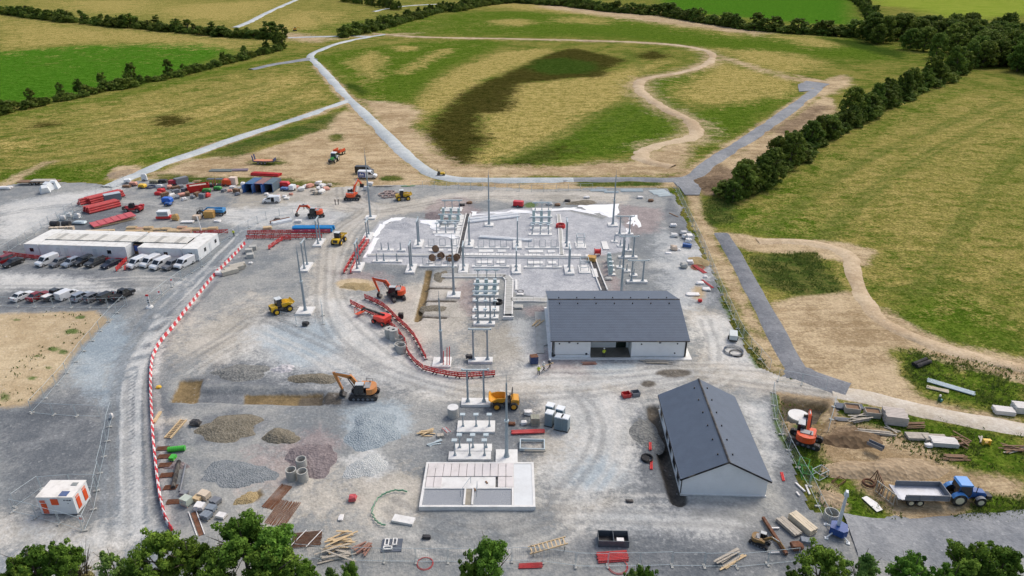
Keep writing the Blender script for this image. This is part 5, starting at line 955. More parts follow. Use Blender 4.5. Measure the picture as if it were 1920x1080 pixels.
# ================= HEAPS =================
def heapmat(n,a,b,sc=3.): 
    if n in _MC: return _MC[n]
    s=NT(n); v=s.new('ShaderNodeTexVoronoi'); s.put(v.inputs['Vector'],s.pos); v.inputs['Scale'].default_value=sc
    sv=s.new('ShaderNodeSeparateColor'); s.t.links.new(v.outputs['Color'],sv.inputs[0])
    f=s.smooth(s.math('ADD',s.math('MULTIPLY',sv.outputs[0],.3),s.math('MULTIPLY',s.noise(.8,6,.7),.75)),.2,.85)
    s.bump(v.outputs['Distance'],.6,.25); _MC[n]=s.done(s.mix(f,lin(a),lin(b)),.95,0,.15); return _MC[n]
def heap(px,py,rx,ry,h,mat,label,seed,name='gravel_heap',flat=.45,lump=.25):
    h*=.55; rx*=1.18; ry*=1.18; c=G(px,py+ry*.35); wx=(G(px+rx,py)-G(px-rx,py)).x/2; wy=(G(px,py-ry)-G(px,py+ry)).y/2
    nr,na=9,30; vs=[(0,0,h)];fs=[]; ph=[random.uniform(0,6) for _ in range(4)]
    for r in range(1,nr+1):
        u=r/nr
        for a in range(na):
            th=2*PI*a/na; rr=u*(1+.16*math.sin(2*th+ph[0])+.1*math.sin(3*th+ph[1])+.07*math.sin(5*th+ph[2])+.05*math.sin(9*th+ph[3]))
            x=math.cos(th)*rr*wx;y=math.sin(th)*rr*wy
            z=h*(.5+.5*math.cos(PI*min(1,u**1.5)))
            z+=h*lump*mnoise.noise(Vector((x*.45+seed,y*.45,seed*3.1)))*(1-u**3)*1.5+.12*mnoise.noise(Vector((x*1.8,y*1.8,seed)))*(1-u**4)
            vs.append((x,y,z if r<nr else -.15))
    for a in range(na): fs.append((0,1+a,1+(a+1)%na))
    for r in range(nr-1):
        for a in range(na): b=(a+1)%na; fs.append((1+r*na+a,1+(r+1)*na+a,1+(r+1)*na+b,1+r*na+b))
    o=MB().add(vs,fs).build(name,mat,loc=c,smooth=True); return tag(o,label,'heap')
hg=heapmat('heap_grey',(98,100,98),(142,142,137)); hb=heapmat('heap_brown_grey',(102,97,84),(140,133,117),4); hw=heapmat('heap_white_rock',(150,150,152),(214,210,210),2.2); hp=heapmat('heap_purple',(106,98,99),(142,132,131),3); hbl=heapmat('heap_blue_grey',(134,146,152),(166,175,178),5); hpl=heapmat('heap_pale',(172,176,174),(200,202,198),6); ht=heapmat('heap_tan',(150,132,96),(182,162,122),6); hd=heapmat('heap_dark_soil',(88,72,54),(128,108,84),1.6); hs2=heapmat('heap_soil',(142,124,98),(178,158,130),1.8); hlg=heapmat('heap_chip',(158,160,164),(186,188,190),5)
for i,a in enumerate(((455,694,58,14,1.0,hg,'low grey stone heap behind the long muddy dig'),(530,690,26,7,.9,hw,'small heap of pale broken rock among the grey heaps'),(590,706,42,10,.9,hb,'brown-grey heap close to the tan excavator arm'),(432,794,62,22,1.1,hb,'broad brown-grey stone heap near the black pipes'),(526,813,30,15,1.3,hb,'smooth conical brown-grey heap beside purple stone'),(585,850,52,28,1.1,hp,'purple stone heap behind the three stacks of concrete rings'),(700,796,54,30,1.3,hbl,'large smooth blue-grey fine stone heap by the tan excavator'),(688,866,34,22,1.0,hpl,'pale fine stone heap next to the blue-grey one'),(466,930,24,12,.7,ht,'small round tan sand heap near the block pallets'),(672,534,32,9,.7,ht,'tan sand heap beside the orange excavator'),
 (755,418,30,9,.9,hlg,'grey chipping heap inside the white fabric edge'),(716,486,16,6,.5,hlg,'small flat chipping heap beside the twin red barriers'),(826,514,12,12,.7,hb,'narrow spoil heap beside the brown trench top'),(815,575,22,8,.5,hb,'low spoil heap between the trench branches'),(505,835,0,0,0,None,''),(1352,340,40,17,2.4,hd,'large bare soil mound beside the road junction and hedge'),(236,322,22,9,1.6,hs2,'soil mound beside the pale gravel road'),(1660,872,95,22,1.3,hs2,'broad trampled soil mound between timber and tipping trailer'),(1600,818,50,16,1.6,hd,'dark clodded soil heap next to the square pit'),(1312,487,20,9,.8,ht,'tan sand heap among pallets and bags by the soil strip'),(1210,800,22,32,.6,hg,'dark grey fill spread along the store building trench'),(480,856,0,0,0,None,''),(450,880,70,24,.5,heapmat('heap_slate_grey',(112,119,122),(146,150,151),5),'low spread of slate-grey stone near the green pipe'),(1290,668,0,0,0,None,''),(1560,930,28,14,.6,hs2,'soil heap beside the leaning timber frames'),(820,402,22,8,.6,hp,'low purple stone heap behind the fabric edge'),(1090,379,28,5,.8,hb,'brown spoil behind the white fabric sheet'),(640,880,0,0,0,None,''),(330,870,20,8,.3,hp,'low pinkish stone patch beside the black pipes'))):
    if a[5]: heap(*a,seed=i*1.7+.3)
# ================= STORED MATERIALS =================
def at(px,py,z=.06): return G(px,py)+Vector((0,0,z))
def stack(px,py,rz,L,W_,nl,na,mat,label,gap=.02,th=.09,cat='timber stack',name='timber_stack',jit=.02,bear=True,z=.06):
    t=T(name,label,cat,at(px,py,z),rz); w_=W_/na
    if bear:
        for x in(-L*.35,L*.35): MB().box((x,0,.05),(.1,W_,.1)).build('bearer',WOODW,t)
    me=None
    for l in range(nl):
        for k in range(na):
            if me is None: o=MB().box((0,0,0),(L,w_-gap,th)).build('plank',mat,t); me=o.data
            else: o=bpy.data.objects.new('plank',me); COL.objects.link(o); o.parent=t
            o.location=(random.uniform(-jit,jit)*4,-W_/2+w_*(k+.5)+random.uniform(-jit,jit)*.3,.1+th*(l+.5)+l*.004); o.rotation_euler.z=random.uniform(-jit,jit)
    return t
def scatter_planks(px,py,rz,L,n,spread,mat,label,name='timber_pile',jit=.5,w_=.2,cat='timber pile'):
    t=T(name,label,cat,at(px,py),rz); me=MB().box((0,0,0),(L,w_,.06)).build('plank',mat,t); ms=me.data
    for k in range(n):
        o=me if k==0 else bpy.data.objects.new('plank',ms)
        if k: COL.objects.link(o); o.parent=t
        o.location=(random.uniform(-spread,spread)*.4,random.uniform(-spread,spread),.06+k*.05); o.rotation_euler.z=random.uniform(-jit,jit); o.scale.x=random.uniform(.6,1.1)
    return t
def pipes(px,py,rz,L,r,n,mat,label,layers=1,name='pipe_bundle',cat='pipes',hollow=False,sp=2.1,bow=0):
    t=T(name,label,cat,at(px,py),rz); ms=None
    for l in range(layers):
        for k in range(n-l):
            if ms is None:
                m=MB(); m.cyl((-L/2,0,0),(L/2,0,0),r,n=10,cap=not hollow); o=m.build('pipe',mat,t,smooth=False); ms=o.data
                if hollow: 
                    for x in(-L/2,L/2): pass
            else: o=bpy.data.objects.new('pipe',ms); COL.objects.link(o); o.parent=t
            o.location=(random.uniform(-.08,.08)*L*.3,(k-(n-l-1)/2)*r*sp,r+l*r*1.75); o.rotation_euler.z=random.uniform(-.02,.02)
    return t
def crate(px,py,rz,s,mat,label,name='pallet_load',cat='pallet',wrap=None,z=.06):
    t=T(name,label,cat,at(px,py,z),rz+random.uniform(-.22,.22)); L,W_,H_=s
    for k in range(3): MB().box((0,(k-1)*W_*.42,.07),(L,.1,.12)).build('pallet_bearer',WOODW,t)
    nl=max(1,round(H_/.25)); nx=max(2,round(L/.45))
    ms=None
    for l in range(nl):
        for k in range(nx):
            if ms is None: o=MB().box((0,0,0),(L/nx-.015,W_-.04,H_/nl-.012)).build('block',mat,t); ms=o.data
            else: o=bpy.data.objects.new('block',ms); COL.objects.link(o); o.parent=t
            o.location=(-L/2+L/nx*(k+.5)+random.uniform(-.01,.01),random.uniform(-.05,.05),.14+H_/nl*(l+.5))
    if wrap: MB().box((0,0,.15+H_+.01),(L*.96,W_*.94,.03)).build('cover',wrap,t)
    return t
def lump(px,py,s,mat,label,name='bulk_bag',cat='bag',z=.06,rz=0,seed=None):
    sd=random.uniform(0,50); vs=[];fs=[];nu,nv=10,6
    for j in range(nv+1):
        ph=PI*j/nv-PI/2
        for i in range(nu):
            th=2*PI*i/nu; q=Vector((abs(math.cos(th))**.4*math.copysign(1,math.cos(th))*max(.02,math.cos(ph))**.32,abs(math.sin(th))**.4*math.copysign(1,math.sin(th))*max(.02,math.cos(ph))**.32,math.sin(ph)))
            k=1+.42*mnoise.noise(q*1.4+Vector((sd,0,0))); vs.append((q.x*s[0]/2*k,q.y*s[1]/2*k,max(0,(q.z*k*.5+.5)*s[2])))
    for j in range(nv):
        for i in range(nu): k=(i+1)%nu; fs.append((j*nu+i,j*nu+k,j*nu+nu+k,j*nu+nu+i))
    fs+=[tuple(range(nu-1,-1,-1)),tuple(range(nv*nu,nv*nu+nu))]
    return tag(MB().add(vs,fs).build(name,mat,loc=at(px,py,z),rz=rz),label,cat)
def coil(px,py,r,mat,label,n=3,tr=.06,up=False):
    t=T('pipe_coil',label,'coil',at(px,py))
    for k in range(n):
        m=MB(); rr=r*(1-.08*(k%2)); pt=[Vector((rr*math.cos(a),rr*math.sin(a),tr+k*tr*1.9)) for a in [2*PI*i/22 for i in range(23)]]
        if up: pt=[Vector((p.x,k*tr*1.6-.2,p.y+r+tr)) for p in pt]
        m.path(pt,tr,6); m.build('turn',mat,t)
    return t
def ringstack(px,py,r,hs,label,grp=None,z=.06):
    t=T('concrete_ring_stack' if len(hs)>1 else 'concrete_ring',label,'concrete ring',at(px,py,z),0,grp); q=0
    for h in hs: MB().ring((0,0,q),r,r-.12,h-.015,24).build('ring',CONCG,t); MB().ring((0,0,q+h*.48),r+.015,r-.02,.04,24).build('joint_lip',CONCG,t); q+=h
    return t
for px,py,lb in((567,878,'stack of two concrete manhole rings at the back of three'),(548,898,'stack of two concrete manhole rings on the sand side of three'),(569,901,'stack of two concrete manhole rings nearest the rebar mats')): ringstack(px,py,.68,(.75,.75),lb)
for px,py,hs,lb in((731,632,(.9,.7),'capped concrete chamber ring beside the boom lift'),(739,637,(1.0,.9),'taller capped concrete chamber ring beside the red walkway'),(749,640,(.8,),'single open concrete ring in the row along the walkway'),(749,652,(.8,),'open concrete ring tucked behind a larger one'),(753,660,(.9,.5),'open concrete ring at the end of the row along the walkway')):
    t=ringstack(px,py,.8,hs,lb)
    if 'capped' in lb: MB().ring((0,0,sum(hs)),.8,.28,.12,24).build('cover',CONCG,t)
t=ringstack(850,781,.78,(.8,.7),'concrete chamber with flat lid beside the portal gantry'); MB().cyl((0,0,1.5),(0,0,1.6),.8,n=24).build('lid',CONC,t)
t=ringstack(1497,782,1.45,(1.5,),'wide round concrete chamber with white lid standing in the square pit',z=-1.3); MB().cyl((0,0,1.49),(0,0,1.66),1.47,n=28).build('lid',CONC,t)
ringstack(1557,974,.85,(1.1,),'single open concrete ring beside the blue-based mast')
# portable toilets
for px,py,lb in((1030,797,'grey portable toilet with white roof, front pair beside the timber box'),(1048,804,'grey portable toilet with white roof, front pair on the open side'),(1031,783,'grey portable toilet with white roof behind the front pair'),(1050,789,'grey portable toilet with white roof between three others'),(1059,806,'narrow grey portable toilet standing apart with its door ajar')):
    t=T('portable_toilet',lb,'toilet',at(px,py),R(-22),'grey portable toilets'); MB().box((0,0,1.1),(1.1,1.1,2.1)).build('cabin',M('toilet_grey',(122,140,148),.1,.5,dirt=.12),t); MB().box((0,0,2.2),(1.18,1.18,.1),tx=.9,ty=.9).build('roof',WHITE,t); MB().box((.1,-.57,1.1),(.7,.04,1.8)).build('door',M('toilet_door',(108,128,138),.1,.5),t); MB().box((0,0,.06),(1.2,1.2,.14)).build('skid',DARK,t)
# rebar
for px,py,rz,L,W_,n,lb in((530,963,R(78),4.0,2.7,16,'neat bundle of rust-brown reinforcing bars near the foreground trees'),(520,932,R(72),4.2,1.6,12,'thin layer of rust-brown bars half under the neat bundle'),(576,1012,R(8),3.2,2.3,14,'flat rusty mesh mat with two white poles across')):
    pipes(px,py,rz,L,.05,n,RUST,lb,name='rebar_bundle',cat='rebar',sp=W_/n/.05)
for px,lb in((560,'white pole lying across the rusty mat on its left'),(590,'white pole lying across the rusty mat beside the timber')): tag(MB().cyl((-1.4,0,.2),(1.4,0,.2),.05).build('pole',WPL,loc=at(px,1012),rz=R(65)),lb,'pole')
# barrier side stores
for i,(px,py) in enumerate(((298,842),(300,857),(302,873),(305,892),(312,915),(318,942))): pipes(px+8,py,R(5),1.6,.06,7,RUST,'rusty steel offcuts on wooden bearers beside the red and white barrier',name='steel_offcuts',cat='scrap steel')['group']='rusty offcuts along the barrier'
tag(MB().box((0,0,.12),(.4,2.6,.24)).build('timber_baulk',WOOD,loc=at(295,784),rz=R(5)),'single pale timber baulk beside the striped barrier','timber')
t=T('formwork_ladder','pale timber ladder-like formwork panel lying beside the green pipe','formwork',at(330,806),R(84))
for y in(-.42,.42): MB().box((0,y,.15),(4.2,.14,.22)).build('rail',WOOD,t)
for k in range(12): MB().box((-1.95+k*.355,0,.14),(.1,.72,.14)).build('rung',WOOD,t)
t=T('green_duct','bright green ribbed plastic pipe lying across the gravel','pipe',at(332,846),R(10)); GR=M('bright_green',(72,176,62),.08,.45,dirt=.05)
MB().cyl((-1.1,0,.36),(1.1,0,.36),.34,n=16).build('tube',GR,t)
for k in range(9): MB().ring((0,0,0),.38,.33,.08,16).build('rib',GR,t,(-1.0+k*.25,0,.36)).rotation_euler=(0,PI/2,0)
crate(325,862,R(80),(.9,.7,.4),GR,'small green load on a pallet below the green pipe')
for px,py,lb,mt,r in((331,893,'thick black plastic pipe lying beside a thinner grey one',BLACK,.28),(343,898,'thin grey pipe lying beside the thick black pipe',GREYP,.12)): tag(MB().cyl((-2.6,0,r),(2.6,0,r),r,n=14).build('drain_pipe',mt,loc=at(px,py),rz=R(106)),lb,'pipe')
for px,py,s,mt,lb in((351,946,(1.2,1.,.9),M('pale_green_pack',(186,196,182),.1,.7),'pale green wrapped block pallet at the near corner of the pallet group'),(371,940,(1.,.8,.5),WOOD,'low timber pallet in the middle of the pallet group'),(384,934,(1.3,1.,.7),M('beige_block',(206,190,168),.1,.8),'beige slab pallet at the back of the pallet group'),(405,944,(1.1,1.,.5),GREYP,'grey slab pallet on the open side of the pallet group'),(376,955,(1.1,1.,.6),WPL,'white-wrapped pallet in the pallet group'),(397,958,(1.1,.9,.5),M('slate_block',(126,136,146),.12,.8),'slate-grey block pallet behind its twin'),(388,971,(1.2,1.,.5),M('slate_block',(126,136,146),.12,.8),'slate-grey block pallet nearest the trees'),(416,970,(1.1,.8,.3),WPL,'low white pallet partly under the foreground tree'),(346,928,(.9,.7,.3),GREYP,'low heap of grey fittings on a pallet by the black pipe end')): crate(px,py,R(-14),s,mt,lb)
for k,lb in((0,'long pale rail lying on brown plate towards the trees, barrier side'),(1,'long pale rail lying on brown plate towards the trees, pallet side')): tag(MB().box((0,0,.1),(4.6,.1,.12)).build('steel_rail',WPL,loc=at(362+k*14,984-k*3),rz=R(-56)),lb,'rail')
tag(MB().box((0,0,.05),(4.4,.5,.05)).build('rusty_plate',RUST,loc=at(370,983),rz=R(-56)),'rust-brown plate between two pale rails','plate')
# bottom strip
scatter_planks(640,1018,R(12),3.0,14,1.0,WOOD,'heap of pale planks and boards near the mesh fence'); scatter_planks(632,1040,R(4),4.6,8,.7,WOODW,'long grey boards stacked along the tree-line fence'); scatter_planks(684,1030,R(60),1.8,9,.7,M('reddish_timber',(156,116,100),.2,.8),'jumbled reddish timber offcuts beside the plank heap')
t=T('manhole_frames','dark panel carrying three pale concrete manhole frames','slab',at(735,1024),R(2)); MB().box((0,0,.06),(2.3,1.9,.08)).build('base_sheet',M('dark_slate_sheet',(84,92,104),.1,.7),t)
for x,y,a in((-.6,.35,PI/2),(.3,.4,PI/2),(-.4,-.5,0)):
    m=MB()
    for k in(-.2,.2): m.box((0,k,.2),(1.0,.12,.16))
    for k in(-.45,.45): m.box((k,0,.2),(.12,.3,.155))
    m.build('frame',CONC,t,(x,y,0),a)
coil(797,1058,.9,REDP,'loose loops of red duct on the ground by the fence',2,.035)
def trestle(px,py,rz,label):
    t=T('timber_ramp',label,'ramp',at(px,py),rz)
    for y in(-.5,.5): MB().box((0,y,.7),(4.4,.1,.14),ry=-.15).build('rail',WOOD,t)
    for k in range(9): MB().box((-1.9+k*.47,0,.72+(-1.9+k*.47)*.15),(.14,1.0,.06)).build('tread',WOOD,t)
    for x in(-1.8,1.8):
        for y in(-.5,.5): MB().box((x,y,.35),(.1,.1,.7)).build('leg',WOODW,t)
trestle(1027,1032,R(12),'pale timber ramp with treads leaning beside the fence'); pipes(1148,1046,R(6),3.4,.09,8,REDP,'pile of dark red ducts near the foreground fence',2,jit:=None) if False else pipes(1148,1046,R(6),3.4,.09,8,REDP,'pile of dark red ducts near the foreground fence',2)
coil(1158,1063,1.1,REDP,'bent red duct lengths beside the dark red duct pile',2,.035); pipes(995,1062,R(3),2.6,.07,5,REDP,'short red mesh bundle below the timber ramp')
t=T('steel_cage_bin','grey galvanised mesh bin with two compartments on the gravel','bin',at(1149,1017),R(-2))
for x,y,w_,d_ in((0,-.8,3.4,.05),(0,.8,3.4,.05),(-1.7,0,.05,1.6),(1.7,0,.05,1.6),(0,0,.05,1.55)): MB().box((x,y,.5),(w_,d_,.9)).build('side_panel',M('mesh_grey',(96,104,110),.15,.6,.3),t)
MB().box((0,0,.08),(3.3,1.5,.06)).build('floor',DARK,t); MB().box((.8,-.1,.35),(.8,.5,.4)).build('white_bag',WPL,t)
scatter_planks(1365,1050,R(32),3.6,9,.5,WOODW,'stack of pale boards lying aslant by the mini digger',jit=.06); scatter_planks(1372,1054,R(32),4.0,3,.3,WOOD,'yellow timber battens beside the pale boards',jit=.05)
stack(1478,991,R(-64),2.9,1.1,4,4,WOODW,'pale sawn timber pack with loose top boards beside a taller one'); stack(1503,988,R(-64),3.2,1.2,9,4,M('cream_timber',(214,200,174),.08,.8),'tall cream timber pack beside the fence')
tag(MB().box((0,-.12,.3),(5.6,.1,.3)).box((0,.12,.3),(5.6,.1,.3)).box((0,0,.44),(5.6,.3,.05)).box((0,0,.16),(5.6,.3,.05)).build('rusty_beam',RUST,loc=at(1451,1008),rz=R(-82)),'long rusty steel beam lying on white bearers by the mini digger','beam')
for py in(992,1038): tag(MB().box((0,0,.08),(1.2,.16,.16)).build('bearer',WPL,loc=at(1451,py),rz=R(3)),'white bearer under the rusty steel beam','bearer','bearers under the rusty beam')
lump(1492,1030,(1.3,1.,.8),RUST,'rust-brown heap of scrap fittings near the timber packs','scrap_heap','scrap'); crate(1511,1018,R(-8),(1.2,.8,.35),M('slate_block',(126,136,146),.12,.8),'dark tray of small grey fittings beside the tall timber pack')
# centre debris
crate(826,820,R(8),(.9,.7,.3),WOODW,'small flat pallet beside leaning ladder behind the bund'); scatter_planks(801,815,R(12),2.2,8,.8,WOOD,'small pile of pale boards left of the three-pole pads'); scatter_planks(815,832,R(18),2.0,4,.4,GALVL,'little stack of galvanised strips below the pale boards',cat='steel strips',name='steel_strips')
t=T('step_ladder','short pinkish step ladder leaning by the pads','ladder',at(837,812),R(-65))
for y in(-.25,.25): MB().box((0,y,.5),(2.2,.07,.08),ry=-.3).build('rail',PINK,t)
for k in range(5): MB().box((-.8+k*.4,0,.5+(-.8+k*.4)*.3),(.08,.5,.05)).build('rung',WPL,t)
lump(990,778,(1.2,1.,.7),WPL,'white crumpled sheeting beside the timber box','plastic_sheeting','sheeting'); crate(1003,796,R(3),(1.2,1.1,1.2),M('olive_box',(150,150,134),.1,.8),'olive-grey timber box beside the portable toilets','timber_box','box'); lump(982,796,(.9,.7,.5),WPL,'white bag on the ground before the timber box')
stack(990,812,R(4),4.6,.8,2,5,REDP,'long stack of red-brown formwork lengths',cat='formwork stack',name='formwork_stack'); lump(960,797,(1.,.6,.4),RUST,'rusty scrap lump beside the lightning mast','scrap_heap','scrap')
t=T('trench_box','open rectangular galvanised trench frame on the ground','frame',at(998,838),R(-2))
for y in(-1.,1.): MB().box((0,y,.3),(3.4,.14,.4)).build('long_side',GALVL,t)
for x in(-1.63,1.63): MB().box((x,0,.3),(.14,1.86,.4)).build('short_side',GALVL,t)
MB().box((.4,-1.5,.5),(2.8,.1,.2)).build('brace',WOODW,t)
crate(1052+0,520+0,0,(.01,.01,.01),WPL,'x') if False else None
crate(1001,682,R(0),(1.3,1.1,1.3),M('navy_box',(44,66,110),.1,.5),'dark blue fire bin with an orange glow of rust on top','site_bin','bin',wrap=RUST)
t=T('skip_cart','pair of red and grey mortar skips beside the dark fill','skip',at(1183,743),R(15))
for x,m_ in((-.8,REDP),(.7,GREYP)):
    for q in(((x,0,.12),(1.2,1.0,.06)),((x,-.5,.4),(1.2,.06,.55)),((x,.5,.4),(1.2,.06,.55)),((x-.6,0,.4),(.06,.94,.55)),((x+.6,0,.4),(.06,.94,.55))): MB().box(*q).build('skip_side',m_,t)
scatter_planks(1105,683,R(3),3.4,5,.4,M('reddish_timber',(156,116,100),.2,.8),'reddish boards lying before the control building',jit=.06); scatter_planks(1232,681,R(-4),5.0,6,.5,WOODW,'long grey scaffold boards before the right wall of the control building',jit=.08); scatter_planks(1006,607,R(65),3.0,5,.8,WOOD,'loose battens on the dust left of the control building',jit=.25)
tag(MB().cyl((-.25,0,.1),(-.25,0,.35),.55,n=16).build('cable_pile',BLACK,loc=at(1213,863)),'flat black cable coil beside the store building trench','coil'); coil(1213,862,.75,BLACK,'black pipe coil lying beside the store building trench',3,.07)
for px,py,lb in((1219,838,'red and white marker tube lying above the black coil'),(1221,874,'red marker tube lying below the black coil'),(1467,895,'short red tube standing on gravel beside the mesh fence')): pipes(px,py,R(80),1.6,.09,2,RED,lb)
coil(1375,660,1.6,M('grey_blue_cable',(92,104,118),.15,.6),'large tangled grey-blue cable coil at the fence corner',5,.04); coil(1380,664,1.1,BLACK,'smaller black cable coil inside the tangled one',3,.04)
t=T('compressor_trailer','grey wheeled compressor with pale hood beside the soil strip','compressor',at(1374,637),R(75)); MB().box((0,0,.85),(2.2,1.3,.9)).build('hood',M('pale_hood',(196,204,202),.08,.5),t); MB().box((0,0,.35),(2.4,1.3,.2)).build('chassis',DARK,t)
for s_ in(-1,1): wheel(t,0,s_*.75,.33,.2)
MB().cyl((1.2,0,.35),(2.2,0,.3),.05).build('drawbar',DARK,t)
# ---- right-hand timber yard
stack(1612,770,R(-5),1.6,1.2,1,1,WOODW,'') if False else None
for px,py,rz,s,lb in((1582,764,R(-8),(2.4,1.4,.25),'dark flat sheet of panels at the edge of the dirt road'),(1604,764,R(-8),(2.,1.3,.25),'second dark flat sheet of panels at the edge of the dirt road')): tag(MB().box((0,0,s[2]/2),s).build('panel_sheet',M('dark_slate_sheet',(84,92,104),.1,.7),loc=at(px,py),rz=rz),lb,'panels')
for px,py,lb in((1596,772,'open timber crate with loose boards beside the dark panels'),(1634,780,'open timber crate full of brown offcuts beside the big timber pack')):
    t=T('timber_crate',lb,'crate',at(px,py),R(-12))
    for x,y,w_,d_ in((0,-.7,2.,.07),(0,.7,2.,.07),(-1.,0,.07,1.4),(1.,0,.07,1.4)): MB().box((x,y,.5),(w_,d_,.9)).build('side',WOODW,t)
    MB().box((0,0,.55),(1.8,1.25,.4)).build('offcuts',WOODD,t)
stack(1675,790,R(-12),2.9,2.6,9,7,M('grey_pink_timber',(192,182,172),.1,.85),'big square pack of pale planks, tallest beside the dirt road',th=.15,gap=.05); scatter_planks(1612,789,R(12),3.2,10,.9,WOODW,'scattered white boards between crates and soil heap',jit=.25); scatter_planks(1640,812,R(-8),5.2,7,.5,WOODW,'long white boards lying above the dark soil heap',jit=.05); scatter_planks(1578,788,R(-5),2.,4,.4,GREYP,'grey boards at the end of the dark panels',jit=.1)
scatter_planks(1712,800,R(2),3.4,7,.6,WOODD,'brown planks beside the tallest plank pack',jit=.08); scatter_planks(1672,808,R(-50),2.2,3,.4,WOODW,'few loose boards in the grass by the plank pack',jit=.4)
stack(1721,822,R(-3),3.2,1.4,4,5,WOODW,'low weathered plank pack with brown top in the grass'); stack(1752,826,R(-4),3.0,1.4,5,5,WOODW,'plank pack tucked behind the white one in the grass'); stack(1768,834,R(-8),3.3,1.6,7,5,M('white_timber',(214,210,204),.06,.8),'white plank pack in the grass beside brown offcuts'); scatter_planks(1797,830,R(-30),2.6,12,1.3,WOODD,'brown broken offcuts heaped next to the white plank pack',jit=.9); scatter_planks(1790,860,R(-2),3.6,6,.5,WOODD,'low brown plank stack lying alone in the grass',jit=.05); scatter_planks(1900,842,R(-4),3.6,9,.8,WOODD,'brown planks with pale boards on top at the road side'); scatter_planks(1908,846,R(14),4.2,4,.4,WOODW,'pale boards laid against the brown road-side planks',jit=.08)
stack(1880,775,R(-12),2.6,1.5,7,4,M('white_timber',(214,210,204),.06,.8),'white plank pack on bearers beyond the dirt road'); stack(1916,772,R(-12),2.6,1.8,11,4,M('white_timber',(214,210,204),.06,.8),'taller white plank pack beyond the dirt road')
t=T('steel_trestle','small bright yellow steel frame standing in the grass','frame',at(1848,834),R(-5))
for x in(-.45,.45): MB().box((x,0,.4),(.12,.5,.8)).build('upright',YEL,t)
for z in(.3,.75): MB().box((0,0,z),(.78,.5,.12)).build('cross_bar',YEL,t)
scatter_planks(1843,826,R(70),1.6,4,.4,WOODW,'few short sticks behind the yellow frame',jit=.4); lump(1740,838,(1.,.8,.5),WPL,'white and grey bag in the grass by the plank packs')
t=T('metal_trough','grey metal trough lying tilted on the soil mound','trough',at(1638,848,.9),R(-48))
for y in(-.35,.35): MB().box((0,y,.3),(2.,.06,.5)).build('side',GREYP,t)
MB().box((0,0,.08),(2.,.66,.06)).build('floor',DARK,t)
pipes(1727,684,R(28),3.4,.34,2,BLACK,'two black corrugated pipes side by side on the grass',name='black_pipes'); pipes(1783,727,R(-37),6.4,.1,6,GALVL,'bundle of long galvanised posts lying in rough grass',cat='posts',name='post_bundle'); pipes(1757,731,R(-28),3.0,.09,5,M('cream_timber',(214,200,174),.08,.8),'short cream poles beside the galvanised posts',cat='posts',name='post_bundle')
t=T('green_pump','small green standing pump with white cap beside the dirt road','pump',at(1760,752)); MB().cyl((0,0,0),(0,0,.8),.2,n=10).build('body',M('dark_green',(38,84,66),.1,.5),t); MB().cyl((0,0,.8),(0,0,1.05),.14,n=10).build('cap',WPL,t); MB().box((.2,-.2,.2),(.3,.3,.4)).build('tank',M('teal_tank',(60,130,130),.1,.4),t)
def cage(px,py,rz,mat,label,s=(1.7,1.2,1.)):
    t=T('wire_cage',label,'cage',at(px,py),rz); a,b,c=s[0]/2,s[1]/2,s[2]; P=[(-a,-b),(a,-b),(a,b),(-a,b),(-a,-b)]
    for z in(0.03,c): MB().path([(x,y,z) for x,y in P],.04,5).build('frame',mat,t)
    for x,y in P[:4]: MB().cyl((x,y,0),(x,y,c),.04,n=5).build('upright',mat,t)
    m=MB()
    for k in range(7):
        for y in(-b,b): m.cyl((-a+k*s[0]/6,y,.03),(-a+k*s[0]/6,y,c),.015,n=4)
    stuff(m.build('bars',mat,t))
cage(1505,878,R(60),GREEN,'tipped green wire cage in the grass beside the mesh fence'); cage(1511,893,R(75),GREEN,'green wire cage next to the white one'); cage(1536,893,R(30),GALVL,'white wire cage in the grass'); cage(1572,905,R(35),RUST,'rusty low frame lying in the grass',(1.6,.9,.3))
def ladderf(px,py,rz,mat,label,L=2.8,h=1.6):
    t=T('slatted_hurdle',label,'hurdle',at(px,py),rz)
    for z in(.1,h): MB().box((0,0,z),(L,.1,.14)).build('rail',mat,t)
    for k in range(6): MB().box((-L/2+.1+k*(L-.2)/5,0,h/2),(.12,.08,h)).build('slat',mat,t)
    for x in(-L/2,L/2): MB().box((x,.3,h/2),(.08,.08,h+.1),rx=.35).build('prop',mat,t)
ladderf(1657,935,R(-68),WOODW,'pale slatted timber frame propped upright in the grass'); ladderf(1646,915,R(80),WOODD,'brown upright timber frame by the spoil track'); tag(MB().prism([(-.5,-1.3),(.4,-1.2),(.6,0),(.2,1.3),(-.6,1.2)],.04,.12,'z').build('white_board',WPL,loc=at(1636,946),rz=R(15)),'white board lying in the grass beside the slatted frame','board'); coil(1628,908,.7,RUST,'rusty ring coil beside the brown timber frame',2,.09)
for px,py,rz,lb in((1500,915,R(-70),'white plank leaning beside the mesh fence'),(1514,920,R(85),'white post lying on dark gravel by the fence'),(1496,928,R(-80),'short white bollard on the dark gravel')): tag(MB().box((0,0,.1),(1.7 if 'bollard' not in lb else .7,.2,.16)).build('white_plank',WPL,loc=at(px,py),rz=rz),lb,'plank')
